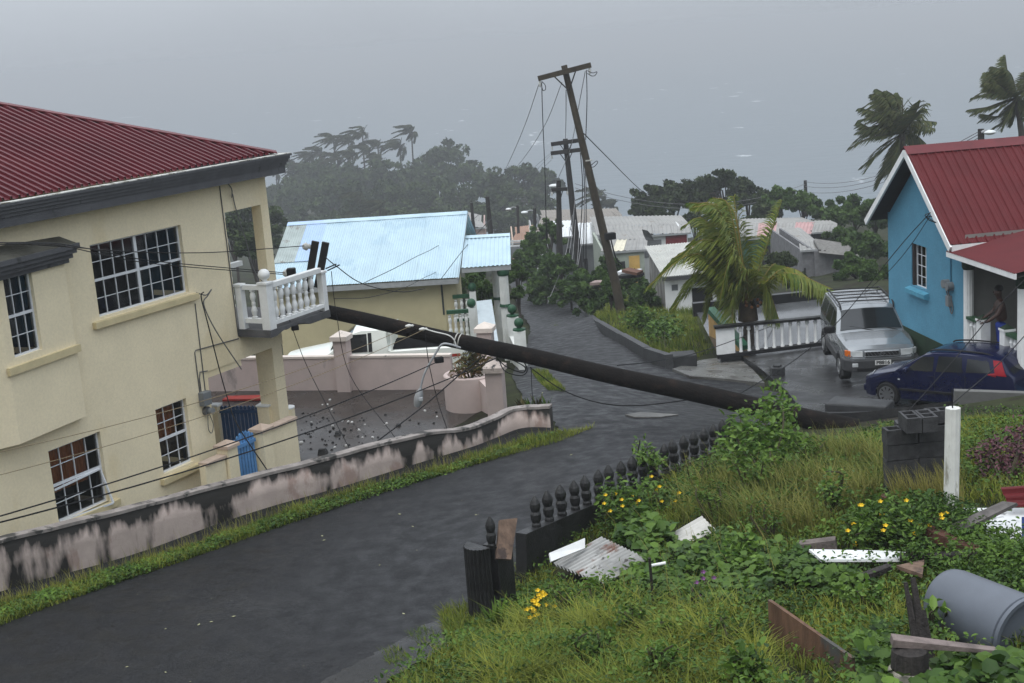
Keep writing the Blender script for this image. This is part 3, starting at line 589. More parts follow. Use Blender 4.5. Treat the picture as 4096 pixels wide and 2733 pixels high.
# rubble on the yard floor
rub_w = M('white_plaster_rubble', (.62, .61, .58), .8, .15, 8); rub_d = M('dark_concrete_rubble', (.028, .027, .026), .85, .3, 8)
def chunk(b, c, r, rn):
    v = []
    for x, y, z in ((-1, -1, 0), (1, -1, 0), (1, 1, 0), (-1, 1, 0), (-.7, -.7, 1), (.7, -.7, 1), (.7, .7, 1), (-.7, .7, 1)):
        v.append((c[0] + r * x * rn.uniform(.6, 1.2), c[1] + r * y * rn.uniform(.6, 1.2), c[2] + r * z * rn.uniform(.6, 1.2)))
    b.add(v, [(0, 3, 2, 1), (4, 5, 6, 7), (0, 1, 5, 4), (1, 2, 6, 5), (2, 3, 7, 6), (3, 0, 4, 7)])
rn = random.Random(5); b = MB()
for i in range(190):
    x, y = rn.gauss(1330, 130), rn.gauss(1735, 55)
    if rn.random() < .25: x, y = rn.uniform(1180, 1900), rn.uniform(1590, 1780)
    p = onz(x, y, ZY + .002)
    if p[1] < 24.6 or not(1160 < x < 1900): continue
    chunk(b, p, rn.choice([.006, .008, .011, .014, .02, .03]), rn)
struct(b.build('rubble_scatter', rub_d, loc=(-3.5, 28, ZY)), 'stuff', 'small dark concrete crumbs scattered over the wet yard')
for x, y, r in ((1393, 1688, .06), (1408, 1690, .05), (1205, 1772, .075), (1320, 1600, .05), (1310, 1618, .04), (1370, 1685, .045), (1330, 1705, .05), (1245, 1690, .045), (1327, 1640, .04), (1436, 1722, .05), (1700, 1645, .05), (1748, 1668, .035), (1548, 1694, .045), (1540, 1700, .035), (1668, 1568, .05), (1905, 1683, .05), (1450, 1750, .035), (1490, 1750, .04), (1385, 1785, .06), (1340, 1790, .045), (1290, 1620, .035), (1640, 1760, .04), (1460, 1700, .04)):
    p = onz(x, y, ZY + .002); b = MB(); chunk(b, p, r * .62, rn); tag(b.build('rubble_piece', rub_w), 'white broken plaster lump on the wet brown yard floor', 'rubble', 'white rubble on the yard')
for x, y, r, lab in ((1290, 1815, .14, 'largest dark concrete fragment on the yard near the pink wall'), (1350, 1740, .09, 'round dark concrete lump in the middle of the yard'), (1595, 1705, .08, 'dark concrete lump below the hanging street lamp')):
    p = onz(x, y, ZY + .002); b = MB(); chunk(b, p, r * .8, rn); tag(b.build('concrete_fragment', rub_d), lab, 'rubble')

# ================================================================ VEHICLES
tyre_m = M('tyre_rubber', (.012, .012, .012), .8, .1); chrome = M('alloy_rim', (.45, .46, .47), .28, .05, metal=.9); blackp = M('black_plastic', (.010, .010, .011), .6, .1, spec=.25); blackg = M('car_glass', (.012, .014, .015), .08, .05, spec=.6)
lamp_w = M('headlamp_glass', (.5, .52, .52), .12, .1, spec=.6); amber = M('amber_lens', (.6, .14, .02), .25); redlens = M('red_lens', (.26, .012, .02), .2, .1)
def interp(pts, x): return float(np.interp(x, [p[0] for p in pts], [p[1] for p in pts]))
class Car:
    def __init__(s, T, parent, top, belt, zb, W, plan, arches, k=.17, crown=.035, drop=.03, tuck=.04):
        s.__dict__.update(T=T, parent=parent, top=top, belt=belt, zb=zb, W=W, plan=plan, arches=arches, k=k, crown=crown, drop=drop, tuck=tuck); s.L = top[-1][0]; s.roof = max(z for _, z in top)
    def ztop(s, x): return interp(s.top, x)
    def zbelt(s, x): return min(interp(s.belt, x), s.ztop(x))
    def side(s, x, z):
        zb_ = s.zbelt(x); f = interp(s.plan, x)
        if z > zb_: f *= 1 - s.k * (z - zb_) / (s.roof - s.zbelt(s.L * .55))
        else: f *= 1 - s.tuck * ((zb_ - z) / max(zb_ - s.zb, .1)) ** 2 - .02 * max(0, 1 - (zb_ - z) / .08)
        return s.W * f
    def low(s, x):
        z = s.zb
        for xc, r in s.arches:
            if abs(x - xc) < r: z = max(z, math.sqrt(r * r - (x - xc) ** 2) * .98 + .30)
        return z
    def body(s, mat, n=64, name='body'):
        X = sorted({round(v, 4) for v in list(np.linspace(0, s.L, n)) + [p[0] for p in s.top] + [xc + r * math.cos(t) for xc, r in s.arches for t in np.linspace(0, math.pi, 13)] + [.02, .05, .1, s.L - .02, s.L - .05, s.L - .1] if 0 <= v <= s.L})
        Lft = []
        for x in X:
            zt, zb_, lo = s.ztop(x) - s.drop, s.zbelt(x), s.low(x); zb_ = min(zb_, zt)
            col = [(x, s.side(x, z), z) for z in np.linspace(lo, zb_, 6)] + [(x, s.side(x, z), z) for z in np.linspace(zb_, zt, 5)[1:]]
            ye = s.side(x, zt)
            for u in (.06, .15, .35, .65, 1.0): col.append((x, ye * (1 - u), zt + s.drop * (1 - (1 - min(u * 3, 1)) ** 2) + s.crown * (1 - (1 - u) ** 2)))
            Lft.append(col)
        b = MB(s.T); b.grid(Lft); b.grid([[(p[0], -p[1], p[2]) for p in c] for c in Lft], flip=True)
        for c, fl in ((Lft[0], False), (Lft[-1], True)): b.grid([c, [(p[0], 0, p[2]) for p in c]], flip=not fl); b.grid([c, [(p[0], 0, p[2]) for p in c]][::-1] and [[(p[0], -p[1], p[2]) for p in c], [(p[0], 0, p[2]) for p in c]], flip=fl)
        b.box(.25, s.L - .25, -s.W * .8, s.W * .8, s.zb + .02, s.zb + .1)
        o = b.build(name, mat, s.parent); bm = bmesh.new(); bm.from_mesh(o.data); bmesh.ops.remove_doubles(bm, verts=bm.verts, dist=.002); bmesh.ops.recalc_face_normals(bm, faces=bm.faces); bm.to_mesh(o.data); bm.free(); o.data.shade_smooth(); o.data.set_sharp_from_angle(angle=R(32)); return o
    def sidepatch(s, name, q, mat, off=.006, sides=(1, -1), n=8, m=5):
        for sg in sides:
            P = []
            for i in range(n + 1):
                u = i / n; bx = q[0][0] + (q[1][0] - q[0][0]) * u; bz = q[0][1] + (q[1][1] - q[0][1]) * u; tx = q[3][0] + (q[2][0] - q[3][0]) * u; tz = q[3][1] + (q[2][1] - q[3][1]) * u
                P.append([(bx + (tx - bx) * v, sg * (s.side(bx + (tx - bx) * v, bz + (tz - bz) * v) + off), bz + (tz - bz) * v) for v in np.linspace(0, 1, m)])
            MB(s.T).grid(P, flip=sg < 0).build(name, mat, s.parent, smooth=True)
    def toppatch(s, name, x0, x1, f, mat, off=.012, f1=None):
        P = []
        for x in np.linspace(x0, x1, 7):
            zt = s.ztop(x) - s.drop; ye = s.side(x, zt); row = []; ff = f + ((f1 or f) - f) * (x - x0) / (x1 - x0)
            for y in np.linspace(-ff, ff, 9):
                u = 1 - abs(y); row.append((x - off * .6, ye * y, zt + s.drop * (1 - (1 - min(u * 3, 1)) ** 2) + s.crown * (1 - (1 - u) ** 2) + off))
            P.append(row)
        return MB(s.T).grid(P).build(name, mat, s.parent, smooth=True)
    def wheel(s, xc, r, sg, w=.2, spokes=6, rimr=.62, z0=0.):
        y = sg * (s.W * interp(s.plan, xc) - w * .42); c = Vector((xc, y, z0 + r)); Rm = Matrix.Rotation(math.pi / 2, 4, 'X'); T = s.T @ Matrix.Translation(c) @ Rm
        o = MB(T).lathe([(r * rimr, -w / 2), (r * .93, -w / 2), (r, -w / 2 + .03), (r, w / 2 - .03), (r * .93, w / 2), (r * rimr, w / 2)], (0, 0, 0), 28).build('wheel', tyre_m, s.parent, smooth=True)
        zf = -sg * (w / 2 + .004); b = MB(T)
        for i in range(spokes):
            t = 2 * math.pi * i / spokes; d = np.array([math.cos(t), math.sin(t), 0]); b.bar(d * .03 + [0, 0, zf], d * r * rimr * .93 + [0, 0, zf], .05, .02, up=(0, 0, 1), tw=.075)
        b.lathe([(.06, zf - .012), (.06, zf + .012)], (0, 0, 0), 12); ring = [(r * rimr * .9, zf - .015), (r * rimr, zf - .015), (r * rimr, zf + .015), (r * rimr * .9, zf + .015), (r * rimr * .9, zf - .015)]
        for j in range(4):
            P = [[(ring[j + e][0] * math.cos(t), ring[j + e][0] * math.sin(t), ring[j + e][1]) for e in (0, 1)] for t in np.linspace(0, 2 * math.pi, 25)]; b.grid(P)
        b.build('rim', chrome, o)
# --- white pickup behind the pink wall
wp = M('white_car_paint', (.70, .72, .66), .25, .03, coat=.3); pz = -9.0
pick = thing('pickup_truck', 'white pickup truck parked behind the pink yard wall', 'pickup', (-3.8, 36.6, pz)); T = frame((-6.18, 36.55, pz), (1, -.02))
c = Car(T, pick, [(0, .80), (.06, .98), (.35, 1.04), (1.25, 1.16), (1.32, 1.18), (2.0, 1.66), (2.2, 1.71), (2.75, 1.70), (2.86, 1.64), (2.90, 1.16), (2.96, 1.12), (4.85, 1.12), (4.9, 1.0)], [(0, .8), (1.3, 1.12), (2.9, 1.12), (4.9, 1.12)], .36, .83, [(0, .86), (.08, .94), (.3, .985), (.8, 1), (4.6, 1), (4.9, .98)], [(.85, .42), (3.75, .42)])
c.body(wp); c.sidepatch('door_window', [(1.55, 1.14), (2.35, 1.14), (2.35, 1.60), (2.0, 1.60)], blackg); c.sidepatch('door_pillar', [(2.38, 1.13), (2.48, 1.13), (2.48, 1.62), (2.38, 1.62)], blackp, .008)
c.toppatch('windscreen', 1.36, 1.98, .86, blackg, f1=.86); c.toppatch('load_bed_patch', 3.02, 4.8, .88, M('bed_interior_black', (.006, .006, .006), .95, .1, spec=.03), .02)  # flat black patch added over the bed stands in for its dark open interior
for x in (.85, 3.75):
    for sg in (1, -1): c.wheel(x, .36, sg)
for x in (2.96, 3.06): MB(T).box(x - .02, x + .02, -.78, .78, 1.58, 1.64).build('rack_bar', wp, pick)
for y in np.linspace(-.76, .76, 6): MB(T).bar((3.0, y, 1.12), (3.0, y, 1.6), .04, .04).build('rack_post', wp, pick)
for sg in (-1, 1): MB(T).box(1.52, 1.60, sg * .86, sg * 1.02, 1.10, 1.24).build('wing_mirror', blackp, pick, bevel=.02); MB(T).box(2.2, 2.34, sg * .828, sg * .85, 1.0, 1.04).build('door_handle', blackp, pick); MB(T).box(1.18, 1.26, sg * .826, sg * .838, .86, .90).build('side_lamp', amber, pick)
c.sidepatch('red_stripe', [(3.9, .84), (4.8, .84), (4.8, .92), (3.9, .92)], M('red_stripe_paint', (.3, .03, .02), .4), .006)
MB(T).box(4.86, 4.95, -.8, .8, .45, .62).build('rear_bumper', chrome, pick); MB(T).box(-.09, .02, -.8, .8, .42, .62).build('front_bumper', chrome, pick)

# ================================================================ BLUE-ROOFED HOUSE
def corr(b, A, B_, C, D, pitch=.076, amp=.009, nrow=2, seed=0, sag_=0.):
    """corrugated sheet, ribs run A->D / B->C ; A,B top edge, D,C bottom edge"""
    A, B_, C, D = [np.asarray(p, float) for p in (A, B_, C, D)]; n = max(2, int(np.linalg.norm(B_ - A) / pitch * 6)); nn = nrm(np.cross(B_ - A, D - A)); nn = nn if nn[2] > 0 else -nn
    P = []
    for i in range(n + 1):
        u = i / n; t = A + (B_ - A) * u; d = D + (C - D) * u; w = nn * amp * math.sin(2 * math.pi * u * np.linalg.norm(B_ - A) / pitch)
        P.append([t + (d - t) * v + w - np.array([0, 0, sag_ * math.sin(math.pi * v)]) for v in np.linspace(0, 1, nrow)])
    b.grid(P, flip=True); return b
blue_r = M('pale_blue_zinc', (.40, .53, .60), .42, .06, 1.5, spec=.5, stain=[((.34, .47, .55), .4, 1.2, (1, 1, 1)), ((.22, .2, .16), .07, 4, (1, 1, 1))])
blue_r2 = M('bluer_zinc', (.36, .48, .66), .42, .06, 2); grey_z = M('grey_weathered_zinc', (.33, .38, .37), .5, .14, 2, stain=((.22, .22, .2), .35, 3, (1, 1, 1)))
trim_g = M('grey_fascia_board', (.30, .31, .31), .6, .1); cream2 = M('pale_yellow_wall', (.50, .44, .27), .75, .07, 1.2, stain=((.30, .27, .18), .22, 2, (1, 1, .4)))
green_p = M('green_paint', (.014, .060, .028), .5, .2, 5); white2 = M('white_stained_paint', (.60, .61, .58), .6, .1, 3, stain=((.12, .18, .12), .22, 3, (1, 1, .3)))
bh = thing('blue_roof_house', 'cream house with pale blue corrugated roof beyond the pickup', 'house', (-4.3, 44.5, -10.6))
RA, RB, RC, RD = at(1152, 892, 45), at(1868, 846, 45), at(1832, 1110, 42), at(1056, 1158, 42)
ns = 9
for i in range(ns):
    u0, u1 = i / ns, (i + 1.04) / ns; tA, tB = RA + (RB - RA) * u0, RA + (RB - RA) * u1; bA, bB = RD + (RC - RD) * u0, RD + (RC - RD) * u1; li = np.array([0, 0, .006 * (i % 2)])
    if i < 2:
        m1, m2 = tA + (bA - tA) * .62, tB + (bB - tB) * .62
        b = MB(); corr(b, tA + li, tB + li, m2 + li, m1 + li); b.build('roof_sheet', grey_z if i == 0 else blue_r2, bh)
        dn = np.array([0, 0, -.03]); b = MB(); corr(b, m1 + dn + (tA - bA) * .03, m2 + dn + (tB - bB) * .03, bB + li, bA + li); b.build('roof_sheet', blue_r, bh)
    else: b = MB(); corr(b, tA + li, tB + li, bB + li, bA + li, seed=i); b.build('roof_sheet', blue_r, bh)
back = np.array([.35, 3.0, -1.7]); b = MB(); corr(b, RA, RB, RB + back, RA + back); b.build('rear_roof_slope', blue_r, bh)
for i in range(5):
    p, q = RA + (RB - RA) * i / 5, RA + (RB - RA) * (i + 1.01) / 5; b = MB(); f_ = (RD - RA) * .055; l2 = np.array([0, 0, .022 + .004 * (i % 2)]); b.add([p + l2, q + l2, q + f_ + l2, p + f_ + l2, p - f_ * [1, 1, 0] + f_ * [0, 0, 1] + l2, q - f_ * [1, 1, 0] + f_ * [0, 0, 1] + l2], [(3, 2, 1, 0), (0, 1, 5, 4)]); b.build('ridge_cap', blue_r if i else blue_r2, bh)
MB().bar(RD + [0, .03, -.12], RC + [0, .03, -.12], .03, .16).build('fascia', trim_g, bh); MB().bar(RC + [0, .02, -.1], RB + [0, 0, -.1], .03, .16).build('verge_board', trim_g, bh)
wx0, wx1, wy, wz = RD[0] + .3, RC[0] - .12, 42.45, RD[2] - .1
b = MB(); b.box(wx0, wx1, wy, wy + .15, -11, wz); b.box(wx1 - .15, wx1, wy + .152, 48, -11, wz); b.box(wx0, wx0 + .15, wy + .152, 48, -11, wz); b.add([(wx1 + .001, wy, wz), (wx1 + .001, 48, wz), (RB[0] - .1, 45.0, RB[2] - .1)], [(0, 1, 2)]); b.build('wall', cream2, bh)
MB().box(wx1 - .16, wx1 + .03, wy - .03, wy - .002, -11, wz).build('corner_board', cream2, bh); MB().box(wx1 - .52, wx1 - .36, wy - .03, wy - .002, -11, wz).build('corner_board', cream2, bh)
MB().box(wx1 - .46, wx1 - .40, wy - .05, wy - .031, wz - 1.2, wz - .1).build('louvre_window', M('dark_louvre', (.05, .055, .05), .5), bh)
# small porch roof on the right
QA, QB, QC, QD = at(1858, 946, 44.2), at(2040, 936, 44.2), at(2043, 1058, 42), at(1846, 1072, 42)
b = MB(); corr(b, QA, QB, QC, QD, .13, .014); b.build('porch_roof', blue_r, bh); b = MB(); bk = np.array([0, 2.2, -.62]); corr(b, QA, QB, QB + bk, QA + bk, .13, .014); b.build('porch_roof_rear', blue_r, bh)
l2 = np.array([0, 0, .03]); f_ = (QD - QA) * .1; MB().add([QA + l2, QB + l2, QB + f_ + l2, QA + f_ + l2], [(3, 2, 1, 0)]).build('porch_ridge_cap', blue_r, bh)
MB().bar(QD + [0, .04, -.1], QC + [0, .04, -.1], .03, .14).build('porch_fascia', trim_g, bh)
def fluted(b, x, y, z0, z1, r, n=20):
    v = [];
    for z in (z0, z1):
        for k in range(n * 2): t = math.pi * k / n; rr_ = r * (1 if k % 2 else .9); v.append((x + rr_ * math.cos(t), y + rr_ * math.sin(t), z))
    m = 2 * n; b.add(v, [(k, (k + 1) % m, m + (k + 1) % m, m + k) for k in range(m)] + [tuple(range(m, 2 * m))])
pc = at(2022, 1225, 42.2); zc = QC[2] - .16
for dx, dy in ((0, 0), (-.22, 1.3)):
    b = MB(); fluted(b, pc[0] + dx, pc[1] + dy, -9.9, zc - .2, .15); b.build('porch_column', white2, bh, smooth=True); MB().lathe([(.16, 0), (.19, .06), (.19, .14), (.17, .2)], (pc[0] + dx, pc[1] + dy, zc - .2), 20).build('column_capital', green_p, bh); MB().lathe([(.19, 0), (.17, .08)], (pc[0] + dx, pc[1] + dy, pc[2]), 20).build('column_band', green_p, bh)
# green and white porch rails
def greenrail(t, p, q, zt, h, n):
    MB().bar((*p, zt), (*q, zt), .13, .11).build('top_rail', green_p, t); MB().bar((*p, zt - h), (*q, zt - h), .1, .08).build('bottom_rail', green_p, t)
    for i in range(n):
        u = (i + .5) / n; x, y = p[0] + (q[0] - p[0]) * u, p[1] + (q[1] - p[1]) * u; MB().lathe([(r * 1.2, z * (h - .15) / .6) for r, z in bal_prof], (x, y, zt - h + .05), 8).build('baluster', white2, t, smooth=True)
t = thing('porch_railing', 'green and white railing on the far side of the blue-roofed porch', 'railing', (-1.3, 40.5, -9.6)); p, q = at(1810, 1188, 42.2), at(1878, 1180, 42.2); greenrail(t, p[:2], q[:2], p[2], .75, 3); MB().box(q[0] + .0, q[0] + .2, 42.1, 42.3, -10, q[2] + .1).build('rail_post', white2, t); MB().sphere((q[0] + .1, 42.2, q[2] + .24), .14).build('ball_finial', green_p, t, smooth=True)
t = thing('porch_railing', 'green and white railing nearest the pickup tailgate', 'railing', (-1.4, 40, -9.6)); p, q = at(1786, 1250, 40), at(1874, 1243, 40); greenrail(t, p[:2], q[:2], p[2], .8, 4); MB().box(q[0], q[0] + .2, 39.9, 40.1, -10, q[2] + .08).build('rail_post', white2, t); MB().sphere((q[0] + .1, 40, q[2] + .22), .14).build('ball_finial', green_p, t, smooth=True)
p0_, p1_ = at(1905, 1205, 41), at(1966, 1198, 41); b = MB(); b.add([(p0_[0], 41, p0_[2]), (p1_[0], 41, p1_[2]), (p1_[0] + .15, 37.5, p1_[2] - .62), (p0_[0] + .1, 37.5, p0_[2] - .62)], [(3, 2, 1, 0)]); b.prism([(p0_[0], 41, p0_[2] - .02), (p1_[0], 41, p1_[2] - .02), (p1_[0] + .15, 37.5, p1_[2] - .64), (p0_[0] + .1, 37.5, p0_[2] - .64)], (0, 0, -.08)); tag(b.build('sheet_panel', M('pale_grey_panel', (.36, .41, .43), .5, .06)), 'flat pale grey sheet leaning below the porch of the blue-roofed house', 'panel')
# roadside wall with green balls
t = thing('roadside_balustrade', 'white wall with green trim and ball finials along the road edge', 'wall', (.4, 40, -9.6))
ga, gm, gc = at(2108, 1395, 37.2), at(2060, 1290, 40), at(1972, 1150, 52)
ptsw = [(ga[0] - .1, 37.0, -8.55), (gm[0] - .02, 40.2, -8.75), (.15, 43.5, -8.95), (gc[0] + .25, 52, -10.0)]
for i in range(3):
    a, d = np.array(ptsw[i]), np.array(ptsw[i + 1]); ga_, gd_ = h1(a[0], a[1]), h1(d[0], d[1])
    MB().add([(a[0], a[1], ga_ - .3), (d[0], d[1], gd_ - .3), tuple(d), tuple(a), (a[0] - .16, a[1], ga_ - .3), (d[0] - .16, d[1], gd_ - .3), (d[0] - .16, d[1], d[2]), (a[0] - .16, a[1], a[2])], [(0, 1, 2, 3), (7, 6, 5, 4), (3, 2, 6, 7), (0, 3, 7, 4)]).build('wall_panel', white2, t)
    MB().bar(a + [-.08, 0, .03], d + [-.08, 0, .03], .2, .05).build('wall_coping', white2 if i == 0 else green_p, t)
for (x, y) in ((2076, 1305), (2049, 1250)):
    Yp = 38.2 if x > 2060 else 40.3; c_ = at(x, y, Yp); g = h1(c_[0], Yp); MB().box(c_[0] - .17, c_[0] + .17, Yp - .17, Yp + .17, g - .2, c_[2] - .12).build('wall_post', white2, t); MB().lathe([(.19, 0), (.19, .05), (.06, .07), (.07, .1)], (c_[0], Yp, c_[2] - .12), 12).build('post_cap', green_p, t); MB().sphere((c_[0], Yp, c_[2] + .10), .14, 14).build('ball_finial', green_p, t, smooth=True)

# ================================================================ RIGHT SIDE: DRIVEWAY, BLUE HOUSE, CARS
drive_m = M('wet_driveway_concrete', (.022, .022, .023), .32, .30, 1.2, bump=.1, bscale=25, rvar=.14, spec=.18, fine=(25, .25), stain=((.036, .036, .036), .4, .6, (1, 1, 1)))
def pt(x, y): return np.array([x, y, 0.])
struct(strip('driveway', [((2968, 1452), (3150, 1592)), ((3130, 1432), pt(6.2, 28.0)), ((3290, 1412), pt(7.0, 26.6)), (pt(9.8, 36.6), pt(8.6, 25.9)), (pt(12, 35), pt(10.5, 25.6)), (pt(15, 33), pt(14, 25.8))], drive_m, .20, 12, 8, skirt=.7), label='dark wet concrete driveway under the two cars')
struct(strip('ramp', [((2690, 1490), (2760, 1520)), ((2800, 1455), (2900, 1530)), ((2955, 1440), (3060, 1548))], M('pale_wet_concrete', (.11, .108, .10), .3, .25, 2, bump=.15, rvar=.1, stain=((.05, .045, .04), .4, 1.2, (1, 1, 1))), .10, 6, 8, skirt=.3), label='paler broken concrete ramp at the driveway mouth')
DZ = lambda x, y: h1(x, y) + .20
# --- blue house
U5 = nrm((9.81 - 9.26, 29.98 - 34.9, 0)); RH = frame((9.26, 34.9, 0), U5)         # local x: along the gable towards the camera, y: into the house
bluew = M('blue_stucco', (.085, .25, .36), .85, .06, 2, bump=.7, bscale=45, fine=(28, .10), stain=((.075, .22, .315), .3, .8, (1, 1, .5)))
greenb = M('dark_green_plinth', (.012, .030, .014), .8, .2, 3); red2 = M('red_roof_panel', (.090, .010, .012), .5, .1, 1.5, spec=.16, stain=((.105, .014, .016), .3, 1.2, (1, 1, 1)))
rhouse = thing('blue_house', 'turquoise blue house with red metal gable roof and porch', 'house', np.array(RH @ Vector((2.5, 3, -9))))
WY = .40
b = MB(RH); WR = (1.92, 2.79, -6.62, -5.58)
wall_holes(b, .47, 4.85, -7.75, -5.2, [WR], WY, .14); b.add([(.47, WY, -5.2), (4.85, WY, -5.2), (4.85, WY, -5.15), (2.55, WY, -3.42), (.47, WY, -5.08)], [(0, 1, 2, 3, 4)]); b.add([(.47, WY, -9.3), (.47, WY, -5), (.47, 8, -5), (.47, 8, -9.3)], [(0, 1, 2, 3)])
b.build('gable_wall', bluew, rhouse); b = MB(RH); b.add([(4.85, WY, -7.75), (4.85, 8, -7.75), (4.85, 8, -5.0), (4.85, WY, -5.0)], [(0, 1, 2, 3)]); b.build('porch_side_wall', M('grey_plaster', (.20, .195, .18), .8, .1, 2), rhouse)
MB(RH).box(.45, 4.87, WY - .02, WY + .3, -9.6, -7.752).build('plinth', greenb, rhouse)
win = sash(RH, 2.02, 2.79, -6.62, -5.58, WY + .09, 3, 4, 1, rhouse, mid=False, fm=white_win, bw_=.02)
MB(RH).box(1.92, 2.0, WY + .02, WY + .13, -6.62, -5.58).build('dark_shutter', M('brown_shutter', (.03, .022, .02), .6), rhouse)
b = MB(RH); b.prism([(1.8, WY - .13, -6.80), (1.8, WY, -6.84), (1.8, WY, -6.66), (1.8, WY - .13, -6.70)], (1.12, 0, 0)); b.build('sill', M('blue_sill', (.07, .26, .37), .6), rhouse)
RZ, EZ = -3.24, -5.2; RU = 2.53; yl = 9.0
def ribbed(b, u0, z0, u1, z1, y0, y1, step=.21):
    P = []; y = y0
    dn = nrm((-(z1 - z0), 0, (u1 - u0))); dn = dn if dn[2] > 0 else -dn
    while y < y1:
        for dy, hgt in ((0, 0), (.02, .03), (.045, .03), (.065, 0), (.13, 0), (.14, .008), (.15, .008), (.16, 0)):
            P.append([(u0 + dn[0] * hgt, y + dy, z0 + dn[2] * hgt), (u1 + dn[0] * hgt, y + dy, z1 + dn[2] * hgt)])
        y += step
    b.grid(P)
b = MB(RH); ribbed(b, RU, RZ + .03, 4.97, EZ + .02, 0, yl); b.build('front_roof_slope', red2, rhouse)
b = MB(RH); ribbed(b, RU, RZ + .03, 0, EZ + .02, 0, yl); b.build('rear_roof_slope', red2, rhouse)
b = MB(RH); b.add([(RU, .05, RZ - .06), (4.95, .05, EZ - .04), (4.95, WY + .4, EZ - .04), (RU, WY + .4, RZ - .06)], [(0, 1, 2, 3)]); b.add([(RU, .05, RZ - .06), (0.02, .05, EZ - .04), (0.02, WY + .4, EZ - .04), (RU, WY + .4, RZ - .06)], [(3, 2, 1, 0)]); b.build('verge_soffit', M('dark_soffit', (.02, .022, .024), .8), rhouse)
b = MB(RH); b.add([(RU - .22, -.03, RZ - .10), (RU, -.03, RZ + .075), (RU + .22, -.03, RZ - .10), (RU - .22, yl, RZ - .10), (RU, yl, RZ + .075), (RU + .22, yl, RZ - .10)], [(0, 1, 4, 3), (1, 2, 5, 4)]); b.build('ridge_cap', red_cap, rhouse)
for u1 in (0., 4.97):
    d_ = nrm((u1 - RU, 0, EZ - RZ)); b = MB(RH); b.bar((RU, .0, RZ - .075), (u1, .0, EZ - .075), .05, .15); b.build('verge_board', white, rhouse)
MB(RH).box(4.95, 4.99, .03, yl, EZ - .13, EZ + .01).build('eave_board', white, rhouse)
# electricity meters
MB(RH).tube([(4.15, WY - .02, -5.35), (4.15, WY - .02, -6.2)], .018, 6).build('conduit', M('blue_conduit', (.04, .16, .25), .6), rhouse)
for u, z in ((4.0, -6.24), (4.2, -6.27)): MB(RH).tube([(u, WY, z), (u, WY - .15, z)], .1, 14).build('electric_meter', grey_box, rhouse, smooth=True)
MB(RH).box(4.03, 4.19, WY - .1, WY, -6.75, -6.50).build('fuse_box', grey_box, rhouse, bevel=.01)
for u in (4.05, 4.15): MB(RH).tube(spline([(u, WY - .05, -6.33), (u - .03, WY - .06, -6.42), (u, WY - .05, -6.5)], 4), .015, 6).build('meter_cable', conduit_m, rhouse)
MB(RH).tube(spline([(4.13, WY - .04, -6.75), (4.25, WY - .05, -6.9), (4.28, WY - .03, -6.8), (4.22, WY - .03, -6.6)], 4), .014, 6).build('meter_cable', conduit_m, rhouse)
# porch
FZ = -7.75; PU0, PU1 = 4.87, 7.62
MB(RH).box(PU0 + .003, PU1, WY - .1, 4, FZ - .18, FZ).build('porch_floor', greenb, rhouse); MB(RH).box(PU0 + .01, PU1 - .05, WY - .02, 3.9, FZ - 1.6, FZ - .182).build('porch_base', bluew, rhouse)
MB(RH).box(PU0 + .003, PU1 + .2, 2.3, 2.4, FZ, -5.0).build('porch_back_wall', M('grey_plaster', (.20, .195, .18), .8, .1, 2), rhouse)
b = MB(RH); b.add([(4.83, .02, -5.44), (4.83, .02, -5.30), (4.83, 2.3, -4.95), (4.83, 2.3, -5.02)], [(0, 1, 2, 3)]); b.build('porch_roof_end', white, rhouse)
b = MB(RH); P = []
for u in np.arange(4.80, PU1 + .35, .0127): P.append([(u, y, z + .008 * math.sin(u * 2 * math.pi / .076)) for y, z in ((-.03, -5.335), (2.35, -4.93))])
b.grid(P, flip=True); b.build('porch_roof', red2, rhouse); MB(RH).box(4.80, PU1 + .35, -.02, .02, -5.46, -5.345).build('porch_fascia', white, rhouse)
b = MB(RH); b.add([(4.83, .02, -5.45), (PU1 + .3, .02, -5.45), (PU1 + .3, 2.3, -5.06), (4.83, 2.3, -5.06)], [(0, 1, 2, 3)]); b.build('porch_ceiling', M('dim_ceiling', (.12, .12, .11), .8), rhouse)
for u in (5.02, 7.5):
    b = MB(RH); fluted(b, u, WY, FZ, -5.75, .11, 12); b.build('porch_column', white, rhouse, smooth=True); MB(RH).lathe([(.12, 0), (.15, .06), (.15, .2), (.13, .3)], (u, WY, -5.75), 16).build('column_capital', greenb, rhouse)
def prail(u0, u1, n):
    MB(RH).bar((u0, WY, FZ + .93), (u1, WY, FZ + .93), .2, .06).build('porch_rail', M('green_rail', (.020, .065, .028), .5, .15), rhouse); MB(RH).bar((u0, WY, FZ + .06), (u1, WY, FZ + .06), .14, .08).build('porch_kerb', greenb, rhouse)
    for i in range(n): MB(RH).lathe([(.05, 0), (.05, .03), (.062, .06), (.05, .1), (.04, .12), (.04, .58), (.05, .62), (.062, .66), (.045, .7), (.03, .76), (.045, .80)], (u0 + (u1 - u0) * (i + .6) / n, WY, FZ + .1), 12).build('porch_baluster', white, rhouse, smooth=True)
prail(5.1, 5.62, 3); prail(6.95, 7.45, 3)
for u in (5.74, 6.82): b = MB(RH); b.box(u - .11, u + .11, WY - .11, WY + .11, FZ, FZ + .97); b.box(u - .13, u + .13, WY - .13, WY + .13, FZ + .972, FZ + 1.02); b.build('gate_post', white, rhouse); b = MB(RH); b.add([(u - .12, WY - .12, FZ + 1.021), (u + .12, WY - .12, FZ + 1.021), (u + .12, WY + .12, FZ + 1.021), (u - .12, WY + .12, FZ + 1.021), (u, WY, FZ + 1.12)], [(0, 1, 4), (1, 2, 4), (2, 3, 4), (3, 0, 4)]); b.build('post_cap', greenb, rhouse)


